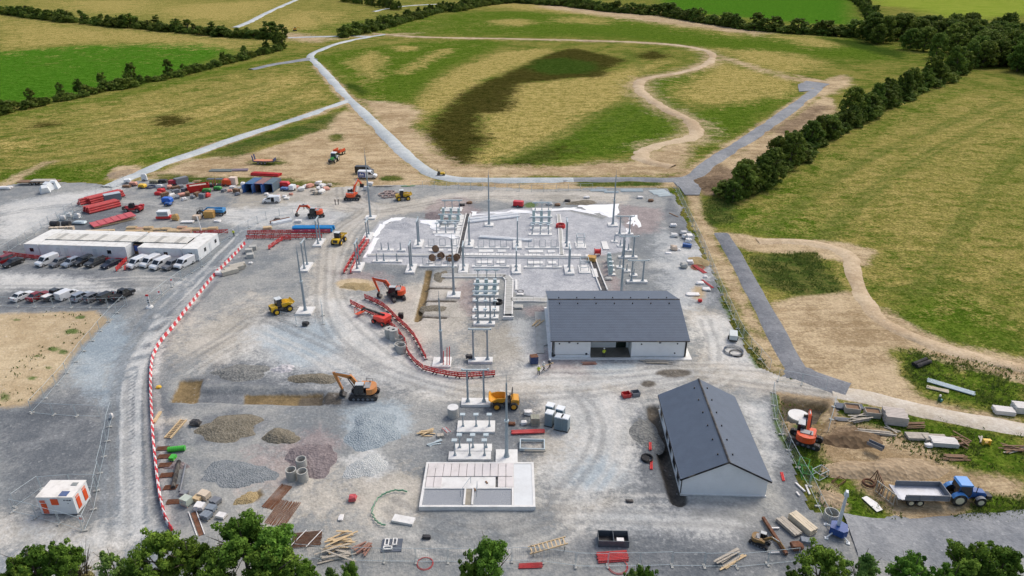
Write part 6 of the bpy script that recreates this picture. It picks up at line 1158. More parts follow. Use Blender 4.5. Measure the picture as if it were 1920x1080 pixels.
# ---- right fence strip debris
for px,py,s,m_,lb in((1281,440,(1.5,1.2,.9),WPL,'white bulk bag nearest the far end of the soil strip fence'),(1285,447,(1.4,1.2,.9),WPL,'white bulk bag second in the file along the soil strip'),(1290,455,(1.4,1.2,1.),WPL,'white bulk bag third in the file along the soil strip'),(1264,444,(1.7,1.2,.8),CONC,'pale stone lump on the dark gravel strip'),(1262,425,(1.6,1.1,.7),WPL,'white wrapped lump beside stacked steel'),(1272,470,(1.,.8,.4),WPL,'small white sack on dark gravel'),(1263,469,(1.5,1.3,1.1),M('beige_wrap',(206,186,164),.12,.7),'beige wrapped rubble lump beside the tan sand heap'),(1253,476,(1.4,.8,.3),WPL,'flat white sheet beside the rubble lump'),(1282,502,(1.6,1.3,1.),CONCG,'grey bulk bag in front of the tan sand heap'),(1293,495,(1.4,1.2,.8),WPL,'white torn bag beside the tan sand heap'),(1312,533,(1.8,1.1,.5),WPL,'white sacks on the ground near the red ducts'),(1324,544,(1.7,1.2,.4),CONC,'pale slab pallet near the red duct ends'),(1299,553,(2.6,1.2,.3),WPL,'large flat white sheet behind the control building corner'),(1322,521,(.9,.7,.4),WPL,'small white sack beside the red duct bundle'),(1312,566,(.8,.7,.6),RED,'small red barrel behind the control building')): lump(px,py,s,m_,lb,'bulk_bag' if 'bag' in lb else 'rubble_lump','bag' if 'bag' in lb or 'sack' in lb else 'debris')
crate(1292,450,R(75),(1.6,1.2,1.2),WPL,'white block pallet at the end of the bulk bag file'); crate(1288,464,R(-10),(2.,1.,.7),BLUE,'blue steel trestle with a pale sheet on the dark gravel')
pipes(1312,506,R(-72),4.2,.09,5,REDP,'red duct bundle lying along the soil strip fence'); pipes(1326,533,R(-72),4.,.08,3,REDP,'second red duct bundle nearer the control building'); coil(1308,502,1.4,REDP,'red duct coil beside the red duct bundle',2,.04); tag(MB().box((0,0,.1),(3.4,.3,.12)).build('dark_plank',WOODD,loc=at(1263,404),rz=R(-62)),'dark plank lying alone on dark gravel near the fabric','plank')
# ---- switchyard oddments
t=T('red_generator','red towable generator behind the breaker cluster','generator',at(972,388),R(-14)); MB().box((0,0,1.),(2.6,1.4,1.2)).build('canopy',M('generator_red',(206,34,48),.08,.4),t); MB().box((0,0,.35),(2.8,1.2,.18)).build('chassis',DARK,t)
for s_ in(-1,1): wheel(t,0,s_*.75,.34,.2)
coil(1051,427,1.1,RED,'red cable coil lying over the covered channel',4,.12); t=T('red_reel','red cable reel cart at the corner of the cable channels','reel',at(1120,478)); MB().cyl((-.6,0,.8),(.6,0,.8),.55,n=14).build('drum',RED,t)
for x in(-.65,.65): MB().cyl((x-.04,0,.8),(x+.04,0,.8),.8,n=16).build('flange',PINK,t)
for px,py,lb in((817,473,'brown wooden cable drum standing on a flat slab'),(827,486,'pale-faced wooden cable drum beside the covered channel'),(811,490,'dark wooden cable drum among the front U-frames'),(843,491,'wooden cable drum with pale flange near the lightning mast'),(856,489,'wooden cable drum lying at the channel bend')):
    t=T('cable_drum',lb,'cable drum',at(px,py,.1),R(random.uniform(-50,50)))
    for y in(-.35,.35): MB().cyl((0,y-.05,.75),(0,y+.05,.75),.75,n=18).build('flange',WOODD,t)
    MB().cyl((0,-.3,.75),(0,.3,.75),.42,n=14).build('cable',DARK,t)
crate(1109,490,R(-6),(1.8,1.6,1.),M('ochre_timber',(190,150,84),.15,.8),'ochre timber crate stack beside the open cable channel','crate_stack','crate')
lump(1141,524,(1.4,1.2,.4),CONCG,'broken concrete pieces beside the open channel','rubble_lump','debris'); coil(934,569,.8,BLACK,'dark cable coil beside the breaker stands',3,.1); coil(976,547,.6,BLACK,'small hose ring on the chippings by the draw pit',1,.06); lump(975,553,(1.3,.8,.3),WPL,'crumpled white sacks near the small hose ring','sack_pile','sack')
lump(971,577,(2.,1.6,.4),CONCG,'broken pale rubble beside the channel end','rubble_lump','debris')
def sheet(pts,label,h=.05,amp=.1):
    P=WP(pts); n=len(P); c=sum(P,Vector((0,0)))/n; vs=[(c.x,c.y,h+amp)];fs=[];K=3
    for k in range(1,K+1):
        for i in range(n*3):
            a=P[i//3];b=P[(i//3+1)%n]; q=a+(b-a)*((i%3)/3); q=c+(q-c)*k/K
            j=.5 if k==K else .25
            vs.append((q.x+random.uniform(-j,j)*.6,q.y+random.uniform(-j,j)*.6,h+random.uniform(0,amp)*(1 if k<K else .5)))
    N=n*3
    for i in range(N): fs.append((0,1+i,1+(i+1)%N))
    for k in range(K-1):
        for i in range(N): j=(i+1)%N; fs.append((1+k*N+i,1+(k+1)*N+i,1+(k+1)*N+j,1+k*N+j))
    o=MB().add([(v[0]-c.x,v[1]-c.y,v[2]) for v in vs],fs).build('fabric_sheet',FABRIC,loc=(c.x,c.y,.04)); m=o.modifiers.new('t','SOLIDIFY'); m.thickness=.03
    return tag(o,label,'sheet')
for s_,lb in(("718,418 733,409 760,408 750,414 730,417 716,424",'white geotextile strip curving above the chipping heap'),("700,442 712,420 720,424 712,438 704,447",'white geotextile strip on the bend beside the end-on gantries'),("690,470 700,445 710,447 704,462 692,482 682,485",'crumpled white geotextile strip near the twin red barriers'),("787,413 825,413 824,432 812,432 806,424 790,419",'white geotextile strip running to the breaker cluster'),("813,440 862,436 862,446 846,449 838,444 815,443",'white geotextile piece in front of the breaker cluster'),("884,397 920,398 958,396 962,393 1000,397 1005,402 985,398 960,399 920,403 884,405",'thin white geotextile edge behind the long lattice beams'),("1031,393 1060,390 1084,390 1104,396 1120,404 1100,400 1060,393 1032,397",'thin curved white geotextile edge behind the red cable coil'),("1084,386 1160,383 1162,406 1142,409 1122,400 1104,401 1084,395",'broad white geotextile sheet at the corner of the chippings'),("1180,405 1195,404 1203,426 1182,428 1172,419 1180,415",'torn white geotextile flap beside the reddish stone'),("1170,428 1180,427 1184,440 1176,441",'small white geotextile scrap below the torn flap')): sheet(s_,lb)
t=T('white_pipe_stack','pair of long white pipes with brown ends near the orange excavator','pipes',at(528,418),R(38))
for y in(-.7,.1,.9): MB().box((0,y,.4),(5.,.5,.6)).build('length',WHITE if y<.5 else RUST,t)
t=pipes(588,433,R(0),9.6,.32,4,M('bright_blue_pipe',(36,140,200),.06,.4,dirt=.05),'bundle of bright blue pipes behind the double red barriers',2,name='blue_pipes')
lump(520,415,(1.5,1.,.8),DARK,'dark bin beside the white pipes','site_bin','bin'); crate(502,430,R(10),(2.,1.2,.5),WOOD,'low timber crate by the fence bend'); crate(560,418,R(5),(1.6,1.,.6),WPL,'white block pallet between pipes and excavator')
for px,py,lb in((467,474,'concrete kentledge block at the barrier end'),(475,468,'concrete kentledge block touching its neighbour by the barrier end'),(470,483,'flat concrete block beside the kentledge pair')): tag(MB().box((0,0,.45),(1.5,1.3,.9)).build('concrete_block',CONCG,loc=at(px,py),rz=R(15)),lb,'concrete block')
for px,py,L,lb in((440,508,4.,'long pale timber baulk pack beside the striped barrier'),(432,514,3.4,'second pale timber baulk pack leaning on the first'),(446,503,3.2,'short pale baulk pack at the far end of the group')): stack(px,py,R(38),L,1.2,3,3,BLOCK,lb,th=.28)
lump(412,516,(2.2,1.2,.8),WPL,'white sacks piled against the striped barrier','sack_pile','sack'); lump(470,440+55,(.9,.7,.4),CONC,'small pale stone beside the kentledge blocks','rubble_lump','debris')
lump(573,611,(1.2,.9,.8),DARK,'dark tree-stump-like scrap lump below a lightning mast','scrap_heap','scrap'); tag(MB().box((0,0,.5),(.9,.8,1.)).build('control_box',BLACK,loc=at(752,597)),'small black box standing beside the trench branches','box'); lump(662,938,(.9,.9,.7),PINK,'pink wrapped block alone on the gravel','pink_block','block'); tag(MB().box((0,0,.2),(2.6,1.1,.3)).build('concrete_slab_piece',CONC,loc=at(757,978),rz=R(-14)),'pale concrete slab with a rusty cap near the green mesh','slab')
m=MB(); 
for k in range(16): a=R(70+k*12); m.box((2.6*math.cos(a),3.0*math.sin(a),.25),(.6,.06,.22),a+PI/2+random.uniform(-.7,.7))
tag(m.build('green_netting',M('green_net',(128,172,142),.1,.7),loc=at(740,955)),'curved strip of crumpled green netting on the gravel','netting')
lump(800,1010,(1.,.5,.4),DARK,'small dark block near the foreground fence','debris_block','debris'); lump(1180,942,(1.,.4,.3),DARK,'small dark lump alone on pale dust','debris_block','debris'); lump(640,972,(.6,.9,.2),WPL,'white slotted block near the rebar','white_block','block'); lump(880,676,(1.1,.8,.6),DARK,'dark bag on the pad of the second gantry','dark_bag','bag',z=.5); lump(118,768,(.3,.3,.3),YEL,'x','x') if False else None
lump(298,728,(.7,.6,.4),YEL,'small yellow bag beside the striped barrier','yellow_bag','bag'); lump(210,785,(.5,.5,.9),WPL,'white lantern box at the road fence corner','lantern','lantern'); lump(367,797,(1.6,1.2,.7),DARK,'dark rubble clump left of the brown-grey heap','rubble_lump','debris')
for dx in(-.5,.1,.5): pipes(836+dx*10,672,R(80),.3,.05,1,PINK,'x') if False else None
t=T('warning_tubes','red and white warning tubes standing on a lightning mast pad','tubes',at(837,688,.4))
for x,h in((-.5,2.6),(.1,3.2),(.5,3.4)): MB().cyl((x,0,0),(x+.15,0,h),.07,n=6).build('tube',RED,t)
# ---- left storage ground
for px,py,L,n,ly,lb,mt in((197,374,9.,6,3,'red duct bundle nearest the grey trailer box',REDP),(193,392,8.,6,3,'red duct bundle in front of the first, bound in layers',REDP),(181,377,9.,3,3,'red duct bundle with orange lengths against the fence',REDP)): pipes(px,py,R(52),L,.3,n,mt,lb,ly,name='red_ducts')
t=T('red_formwork_sheets','stepped stack of faded red formwork sheets on timber bearers','formwork',at(213,417),R(44))
for k in range(6): MB().box((-4+k*1.6,0,.5+k*.1),(1.9,4.0,.18)).build('sheet',PINK,t)
for y in(-1.6,0,1.6): MB().box((0,y,.2),(9.6,.2,.35)).build('bearer',WOOD,t)
t=T('box_trailer','grey box trailer with pale roof beside the red ducts','trailer',at(213,378),R(40)); MB().box((0,0,1.3),(4.,2.,1.8)).build('body',M('trailer_grey',(98,112,120),.1,.5),t); MB().box((0,0,2.24),(4.05,2.05,.08)).build('roof',GALVL,t); MB().cyl((2,0,.5),(3.2,0,.45),.06).build('drawbar',DARK,t)
for s_ in(-1,1): wheel(t,-.3,s_*1.05,.35,.22)
for px,py,lb in((119,413,'white IBC cage in the group behind the cabins, fence side'),(131,408,'white IBC cage in the middle of the group'),(146,409,'white IBC cage on the duct side of the group')): cage(px,py,R(20),GALVL,lb,(1.8,1.4,1.5)); lump(px,py,(1.5,1.1,1.2),WPL,lb.replace('IBC cage','tank inside the wire cage'),'ibc_tank','tank',z=.12)
for px,py,lb in((104,425,'black water tank with white end beside the block pallets'),(126,425,'black water tank next to its twin by the block pallets')): tag(MB().cyl((-.9,0,.7),(.9,0,.7),.7,n=14).build('water_tank',DARK,loc=at(px,py)),lb,'tank')
for k in range(5): crate(98+k*9.5,434-k*.4,0,(1.,.9,.9),M('beige_block',(206,190,168),.1,.8),'beige block pallet in the row behind the cabins')['group']='row of block pallets'
for k in range(8): crate(163+k*7,437-k*.2,0,(.8,.8,.5),WOOD,'low timber pallet in the row in front of the red sheets')['group']='row of low pallets'
lump(150,420,(3.2,1.6,.7),GALVL,'crumpled grey sheeting beside the IBC cages','plastic_sheeting','sheeting'); scatter_planks(100,424,0,2.,3,.4,GREYP,'grey boards beside the black tanks')
def hopper(px,py,rz,lb,tilt=0):
    t=T('concrete_kiosk',lb,'kiosk',at(px,py),rz); m=MB(); m.box((0,0,1.1),(2.6,2.2,2.2),tx=.55,ty=.55,rx=tilt); m.build('shell',WHITE,t); MB().box((0,-.85,1.4),(.6,.1,.6)).build('opening',DARK,t)
hopper(103,353,R(10),'upright white tapered kiosk with a dark opening by the flatbed trailer'); hopper(86,362,R(35),'white tapered kiosk tipped beside the upright one',.6); hopper(92,356,R(-10),'white tapered kiosk leaning between the two others',.3); lump(10,355,(4.,1.6,.8),WPL,'white sheeting and board at the edge of the storage ground','plastic_sheeting','sheeting')
# timber behind the cabins: pallets
random.seed(11)
for k in range(22):
    px=246+k%11*15.5+random.uniform(-4,4); py=441-(k//11)*8-random.uniform(0,4)
    if px>370 and k<11: continue
    stack(px,py,R(random.uniform(-8,8)),2.2,1.3,random.randint(2,5),5,random.choice((WOOD,WOOD,M('pinkish_pallet',(200,164,138),.14,.8))),'pale timber pallet pack in the long heap behind the site cabins',gap=.09,th=.14)['group']='timber pallet packs behind the cabins'
stack(394,408,R(4),2.4,1.8,8,5,M('ochre_timber',(190,150,84),.15,.8),'tall ochre pallet stack beside the blue boom lift',gap=.1,th=.2); coil(377,408,.8,BLACK,'black tyre-like hose coil leaning by the ochre pallets',3,.14,True); crate(370,412,R(5),(1.8,1.4,1.),M('beige_wrap',(206,186,164),.12,.7),'beige wrapped load beside the hose coil'); lump(408,416,(1.8,1.2,.4),WPL,'white sacks in front of the ochre pallets','sack_pile','sack'); crate(352,418,R(2),(3.,1.2,.3),WPL,'low white sheet pack on the pale gravel')
t=T('welding_shelter','pale grey open-framed cabinet on a red skid behind the timber heap','cabinet',at(309,410),R(4)); MB().box((0,0,1.5),(2.8,1.8,1.2)).build('cabinet',WHITE,t); MB().box((0,-.1,.5),(3.6,1.6,.5)).build('skid',RED,t); MB().box((0,-.92,1.5),(2.4,.06,.8)).build('louvre',GALV,t)
lump(330,413,(1.8,1.4,1.5),M('ochre_bag',(196,160,100),.12,.7),'ochre bulk bag beside the pale grey cabinet')
# ---- equipment ground behind: mixed plant
def unit(px,py,rz,s,mat,label,wh=True,name='plant_unit',cat='plant unit',top=None):
    t=T(name,label,cat,at(px,py),rz); L,W_,H_=s; MB().prism([(-L/2,.35),(L/2,.35),(L/2,H_*.75),(L*.35,H_),(-L*.4,H_),(-L/2,H_*.8)],-W_/2,W_/2,'y',ins=.06).build('housing',mat,t); MB().box((0,0,.3),(L*1.05,W_*.8,.14)).build('skid',DARK,t)
    if top: MB().box((0,0,H_+.04),(L*.6,W_*.7,.08)).build('cover',top,t)
    if wh:
        for s_ in(-1,1): wheel(t,-L*.1,s_*(W_/2+.08),.32,.2)
        MB().cyl((L/2,0,.35),(L/2+.9,0,.3),.05).build('drawbar',DARK,t)
    return t
PK=M('pinkish_tarp',(208,150,130),.12,.7)
for a in((240,344,R(20),(1.8,1.3,1.3),WHITE,'white wheeled unit at the end of the plant row'),(251,349,R(5),(2.,1.2,1.2),PK,'pinkish covered unit beside the yellow one'),(268,353,R(-8),(2.,1.4,1.2),YEL,'yellow compactor in the plant row'),(272,340,R(2),(1.6,.6,2.2),WHITE,'tall white panel unit behind the yellow compactor'),(290,344,0,(2.4,1.2,1.),M('olive_unit',(150,146,120),.12,.7),'olive crate-like unit behind the hose'),(306,343,R(5),(2.4,1.4,1.),DARK,'black low unit in the plant row'),(327,347,R(12),(3.,1.4,1.5),M('maroon',(170,46,64),.1,.5),'maroon tank unit near the grey slab stack'),(315,381,R(-5),(2.6,1.6,1.6),M('cobalt_unit',(34,104,200),.08,.4),'bright blue covered unit in front of the plant row'),(316,386,R(-5),(1.8,1.2,.9),BLUE,'dark blue wheeled unit under the bright blue one'),(388,361,R(6),(2.2,1.2,1.1),GREEN,'green compressor in front of the red skip'),(409,357,R(-4),(2.2,1.2,1.1),GREEN,'green compressor with white sack on top beside the pink frames'),(427,348,R(3),(2.4,1.8,1.9),ORG,'orange-red machine beside the tall pale crate'),(534,351,R(-3),(3.,1.6,1.6),M('generator_red',(206,34,48),.08,.4),'red generator beside the grey container'),(534,358,R(-8),(2.2,1.2,1.),M('blue_bowser',(88,116,168),.1,.5),'blue-grey fuel bowser in front of the red generator'),(549,357,R(80),(2.2,1.4,1.6),WHITE,'white wheeled tank unit beside the red generator')): unit(*a)
t=T('red_skip','red corrugated open skip full of broken timber','skip',at(373,358),R(28))
for y in(-1.25,1.25):
    w_=MB().prism([(-2.7,.1),(2.7,.1),(3.,1.9),(-3.,1.9)],y-.05,y+.05,'y').build('side_wall',M('skip_red',(206,44,36),.1,.5),t); m=MB()
    for k in range(9): m.box((-2.4+k*.6,y+(.09 if y>0 else -.09),1.),(.14,.1,1.7))
    m.build('ribs',M('skip_red',(206,44,36),.1,.5),w_)
for x in(-2.85,2.85): MB().box((x,0,1.),(.1,2.4,1.7)).build('end_wall',M('skip_red',(206,44,36),.1,.5),t)
MB().box((0,0,1.1),(5.4,2.35,1.2),tx=.8,ty=.7).build('waste_load',WOODW,t)
scatter_planks(372,352,R(30),2.,9,.7,WOOD,'broken pale boards heaped in the red skip').location.z=1.75
for px,lb in((397,'rust-red steel frame shelter with grey sheet top, skip side'),(413,'rust-red steel frame shelter with grey sheet top, orange machine side')):
    t=T('frame_shelter',lb,'shelter',at(px,350),0)
    for x in(-.9,.9):
        for y in(-.9,.9): MB().box((x,y,1.1),(.14,.14,2.2)).build('post',M('frame_rust',(160,84,70),.12,.6),t)
    MB().box((0,.3,2.2),(2.,1.4,.1)).build('top_sheet',M('dark_slate_sheet',(84,92,104),.1,.7),t); MB().box((0,0,.4),(1.7,1.7,.5)).build('contents',DARK,t)
stack(341,345,R(50),3.6,1.6,6,3,GREYP,'stack of grey slabs leaning behind the maroon unit',th=.3,cat='slab stack',name='slab_stack'); crate(439,347,R(3),(2.,1.6,2.2),M('pale_pink_crate',(226,206,190),.06,.7),'tall pale pink wrapped crate beside the blue container'); crate(437,355,R(3),(1.6,1.2,.8),WPL,'white block pallet in front of the tall pale pink crate'); stack(450,354,R(40),4.2,.8,2,3,GALVL,'grey steel channels leaning towards the blue container',cat='steel',name='steel_stack'); lump(457,352,(1.4,1.2,1.6),WPL,'white bulk bag against the blue container door')
pipes(500,329,R(-10),9.,.22,5,RED,'long red steel lengths lying behind the containers',2,name='red_lengths'); t=pipes(415,321,R(0),7.,.2,6,M('grey_green_frames',(126,134,128),.12,.7),'row of grey-green racks lying on the grass bank',name='steel_racks',cat='racks'); pipes(450,320,R(4),5.,.2,5,M('purple_grey_frames',(136,124,134),.12,.7),'purple-grey frames lying on the grass bank',name='steel_racks',cat='racks')
coil(283,352,1.3,M('dark_blue_hose',(60,76,110),.12,.6),'dark blue hose coil on the pale gravel',3,.08)
mats=(WPL,CONC,PK,M('maroon',(170,46,64),.1,.5),GREYP,WOODW,RED,DARK)
nm=('white sack','pale concrete piece','pinkish wrapped bundle','maroon drum','grey fitting','weathered crate','red fuel can','dark tyre pile')
spots=[(300,352),(309,356),(318,353),(330,355),(339,352),(346,360),(297,366),(310,370),(322,368),(333,372),(341,368),(352,366),(362,372),(330,363),(303,361),(370,368),(346,376),(420,360),(431,360),(444,362),(446,366),(380,372),(390,370),(238,352)]
for k,(x,y) in enumerate(spots): (crate(x,y,random.uniform(0,3),(random.uniform(1.2,2.2),1.1,random.uniform(.5,1.2)),(WOODW,GREYP,WPL,WOODD)[k%4],'mixed block pallet in the crowded plant and waste store by the red skip') if k%2 else lump(x,y,(random.uniform(1.1,2.4),random.uniform(.9,1.6),random.uniform(.6,1.3)),mats[k*5%8],nm[k*5%8]+' in the crowded plant and waste store by the red skip','stored_item','stored item',rz=random.uniform(0,3)))['group']='clutter in front of the red skip'
for k,(x,y) in enumerate([(565,358),(573,352),(581,351),(588,358),(597,355),(605,352),(612,356),(592,364),(604,362),(598,347),(556,352),(618,350)]): lump(x,y,(random.uniform(1.3,2.8),random.uniform(1.,1.6),random.uniform(.5,1.2)),(CONC,WPL,PK,WOODW)[k%4],('pale stone bag','white bulk bag','beige wrapped bundle','weathered board heap')[k%4]+' in the row right of the white tank unit','stored_item','stored item',rz=random.uniform(0,3))['group']='pale bags beyond the containers'
for k,(x,y) in enumerate([(500,366),(507,369),(522,369),(534,370),(538,374),(546,366)]): lump(x,y,(random.uniform(1.,1.8),1.,.6),(WPL,CONC,PK)[k%3],'pale sacks lying between the small white van and the containers','stored_item','stored item')['group']='sacks beside the small white van'
scatter_planks(720,350,R(2),7.,5,.5,WOODW,'long pale boards lying below the parked vans',jit=.04); lump(694,348,(2.,1.2,1.),WPL,'white bag next to the long pale boards'); lump(686,357,(1.6,1.,1.2),WPL,'white folded fabric peak beside the orange excavator','fabric_bundle','sheeting'); scatter_planks(765,350,R(5),4.,4,.4,GREEN,'low green painted lengths at the edge of the soil',cat='steel lengths',name='steel_lengths',jit=.05)
for k,(x,y) in enumerate([(718,366),(724,370),(730,365),(736,369),(742,366),(733,362),(727,362)]): coil(x,y,1.2,M('pinkish_hose',(180,160,152),.1,.7),'pinkish-grey pipe coil in the tangle left of the yellow dumper',3,.07)['group']='tangle of pipe coils'
for px,py,L,n,lb in((1122,358,6,4,'galvanised steel lengths on the bank, breaker side'),(1146,361,5,3,'white steel channels beside the mast foot'),(1185,358,8,5,'long galvanised beams stacked behind the fabric sheet'),(1236,361,6,8,'ladder-like galvanised racks near the fence corner'),(1245,366,5,6,'lower galvanised racks near the fence corner')): pipes(px,py,R(0 if n<6 else 15),L*.8,.11,n,GALVL,lb,name='steel_lengths',cat='steel lengths',sp=4.6)
for k,(x,y) in enumerate([(1030,384),(1045,386),(1064,378),(1100,372),(880,382),(866,386),(1200,372),(1220,378)]): lump(x,y,(1.6,1.1,.6),(WPL,WOODD,DARK)[k%3],('white sack','brown timber scrap','dark scrap lump')[k%3]+' on the rough ground behind the switchyard','stored_item','stored item')['group']='scrap behind the switchyard'
# ================= TREES =================
def leafmat(n,a,b):
    s=NT(n); lv=s.attr('lv'); k=s.math('ADD',s.math('MULTIPLY',lv,.65),s.math('MULTIPLY',s.noise(.5,3,.6),.35))
    col=s.mix(s.smooth(k,.15,.85),lin(a),lin(b)); oi=s.new('ShaderNodeObjectInfo').outputs['Random']; hv=s.new('ShaderNodeHueSaturation'); s.put(hv.inputs['Hue'],s.math('ADD',.485,s.math('MULTIPLY',oi,.03))); s.put(hv.inputs['Value'],s.math('ADD',.72,s.math('MULTIPLY',s.math('FRACT',s.math('MULTIPLY',oi,7.31)),.62))); s.put(hv.inputs['Color'],col); col=hv.outputs[0]; m=s.done(col,.7,0,.08)
    tr=s.new('ShaderNodeBsdfTranslucent'); s.put(tr.inputs[0],col); mx=s.new('ShaderNodeMixShader'); mx.inputs[0].default_value=.28
    out=s.n['Material Output']; s.t.links.new(s.b.outputs[0],mx.inputs[1]); s.t.links.new(tr.outputs[0],mx.inputs[2]); s.t.links.new(mx.outputs[0],out.inputs[0]); return m
BARK=M('bark',(92,82,70),.25,.9,scale=4)
def crown_mesh(seed,n,leaf,clumps,rx,z0,z1,cr,mat,col=False):
    """leaf quads gathered in clumps through the crown volume; unit: metres"""
    rs=np.random.RandomState(seed); cz=(z0+z1)/2; rz=(z1-z0)/2
    d=rs.normal(size=(clumps,3)); d/=np.linalg.norm(d,axis=1)[:,None]; rad=rs.uniform(.25,1,clumps)**.55
    C=d*rad[:,None]*np.array([rx,rx,rz])*.86; C[:,2]+=cz
    C[:,:2]*=(1-.35*np.clip((C[:,2]-cz)/rz,0,1))[:,None]*(1-.25*np.clip((cz-C[:,2])/rz,0,1))[:,None]
    nb=11; bd=rs.normal(size=(nb,3)); bd/=np.linalg.norm(bd,axis=1)[:,None]; B=bd*(rs.uniform(.35,1.,nb)**.7)[:,None]*np.array([rx,rx,rz])*.78; B[:,2]+=cz; B[:,:2]*=(1-.4*np.clip((B[:,2]-cz)/rz,0,1))[:,None]
    bi=rs.randint(0,nb,clumps); C=B[bi]+rs.normal(size=(clumps,3))*np.array([rx,rx,rz])*.13; C[:,2]=np.clip(C[:,2],z0,z1*1.03)
    if col:
        u=rs.rand(clumps); th=rs.uniform(0,6.283,clumps); pf=np.where(u<.35,.8+.2*u/.35,1-.62*((u-.35)/.65)**1.6); r_=rx*pf*np.sqrt(rs.uniform(.05,1,clumps))*.85
        C=np.stack([r_*np.cos(th),r_*np.sin(th),z0+(z1-z0)*u*.93],1)
    R_=rs.uniform(.6,1.25,clumps)*cr
    ci=rs.randint(0,clumps,n); e=rs.normal(size=(n,3)); e/=np.linalg.norm(e,axis=1)[:,None]; rr=rs.uniform(.35,1.08,n)**.6
    P=C[ci]+e*(R_[ci]*rr)[:,None]*np.array([1,1,.72])
    nrm=e+rs.normal(size=(n,3))*.55+np.array([0,0,.35]); nrm/=np.linalg.norm(nrm,axis=1)[:,None]
    t=np.cross(nrm,rs.normal(size=(n,3))); t/=np.linalg.norm(t,axis=1)[:,None]; b=np.cross(nrm,t)
    L=leaf*rs.uniform(.6,1.35,n)[:,None]
    V=np.stack([P-t*L*.6,P+b*L*.36-nrm*L*.08,P+t*L*.6,P-b*L*.36-nrm*L*.08],1).reshape(-1,3); V[:,2]=np.maximum(V[:,2],.1)
    me=bpy.data.meshes.new('crown'); me.vertices.add(4*n); me.vertices.foreach_set('co',V.astype(np.float32).ravel()); me.loops.add(4*n); me.loops.foreach_set('vertex_index',np.arange(4*n,dtype=np.int32)); me.polygons.add(n); me.polygons.foreach_set('loop_start',np.arange(0,4*n,4,dtype=np.int32)); me.update(calc_edges=True)
    a=me.attributes.new('lv','FLOAT','FACE'); cl=rs.rand(clumps); a.data.foreach_set('value',np.clip(.5*cl[ci]+.3*rs.rand(n)+.2*rs.rand(nb)[bi[ci]],0,1).astype(np.float32)); me.materials.append(mat); return me
def trunk_mesh(seed,h,r,spread,mat=BARK,n=7):
    rs=random.Random(seed); m=MB(); m.cyl((0,0,-.2),(rs.uniform(-.1,.1)*h*.2,0,h*.55),r,r*.55,n=8); m.cyl((0,0,h*.5),(0,rs.uniform(-.1,.1)*h*.2,h*.92),r*.55,r*.12,n=6)
    for k in range(n):
        a=2*PI*k/n+rs.uniform(-.4,.4); z=h*rs.uniform(.2,.6); q=Vector((math.cos(a)*spread*.5,math.sin(a)*spread*.5,z+h*.15)); e=Vector((math.cos(a+.2)*spread*.95,math.sin(a+.2)*spread*.95,z+h*rs.uniform(.22,.36))); m.cyl((0,0,z),q,r*.4,r*.25,n=5); m.cyl(q,e,r*.25,r*.07,n=5)
    return m
def proto(name,lab,seed,h,rx,n,leaf,clumps,cr,mat,z0=.15,grp=None):
    t=T(name,lab,'tree',(0,0,-90),0,grp); trunk_mesh(seed,h,max(.12,h*.024),rx*.8).build('trunk',BARK,t)
    o=bpy.data.objects.new('crown',crown_mesh(seed,n,leaf,clumps,rx,h*z0,h,cr,mat,name.startswith(('hedge','wood')))); COL.objects.link(o); o.parent=t; return t,[(c,[]) for c in kids(t)]
LF1=leafmat('fresh_leaves',(48,78,24),(124,156,62)); LF2=leafmat('dark_leaves',(54,76,28),(118,136,56)); LF3=leafmat('hedge_leaves',(58,80,30),(120,136,58)); LF4=leafmat('ash_leaves',(60,90,38),(126,152,78))
PR={}
for k in range(4): PR['b%d'%k]=proto('hedgerow_tree','',40+k,9,4.0,2600,.6,70,.85,LF2 if k<2 else LF3,.06)
for k in range(2): PR['c%d'%k]=proto('hedgerow_tree','',60+k,11,2.6,1900,.62,34,1.0,LF2,.06)
for k in range(3): PR['w%d'%k]=proto('woodland_tree','',70+k,15,7.5,4400,.8,110,1.4,LF2 if k else LF3,.08)
for k in range(2): PR['s%d'%k]=proto('hedge_shrub','',80+k,3.0,2.2,1100,.42,22,.75,LF3,.02)
for k in range(3): PR['f%d'%k]=proto('foreground_tree','',90+k,9,3.6,14000,.24,170,.5,LF1,.12)
PR['a0']=proto('foreground_tree','',97,8.5,2.5,3600,.26,60,.46,LF4,.1)
def plant(kind,p,h,w=None,lab='',grp=None):
    t,k=PR[kind]; H0={'b':9,'c':11,'w':15,'s':3.,'f':9,'a':8.5}[kind[0]]; s=h/H0; o=cpy(t,p,random.uniform(0,6.28),lab,(s*(w or 1),s*(w or 1),s),kd=k)
    if grp: o['group']=grp
    return o
random.seed(5)
def row(line,step,kinds,h0,h1,lab,grp,jit=1.5,w=1.,wj=.2):
    for p,a in along(line,step,jit): plant(random.choice(kinds),p,random.uniform(h0,h1)*random.choice((.75,1,1,1.15)),w*random.uniform(1-wj,1+wj),lab,grp)
row("1372,382 1425,345 1485,300 1550,258 1615,225 1675,192 1745,158 1805,132 1832,118",4.6,('b0','b1','b2','b3'),5.5,10.5,'dark bushy tree in the hedge between soil strip and pasture','hedge along the right pasture',2.2,1.05)
row("1380,372 1440,330 1500,285 1560,247 1640,208 1720,170 1800,138",4.2,('s0','s1'),3,5.,'low shrub at the foot of the pasture hedge','shrubs along the right pasture hedge',2.5,1.5)
plant('w1',G(1592,226),14,.85,'large round-crowned tree standing out of the pasture hedge')
for x,y,h,w_ in((1640,207,12,.7),(1690,186,13,.75),(1705,172,12,.8),(1745,158,15,.8),(1788,140,16,.85),(1815,128,16,.8),(1470,308,9.5,.6),(1530,268,10,.6)): plant(random.choice(('w0','w1','w2')),G(x,y),h,w_,'taller full-crowned tree rising from the pasture hedge','tall trees of the pasture hedge')
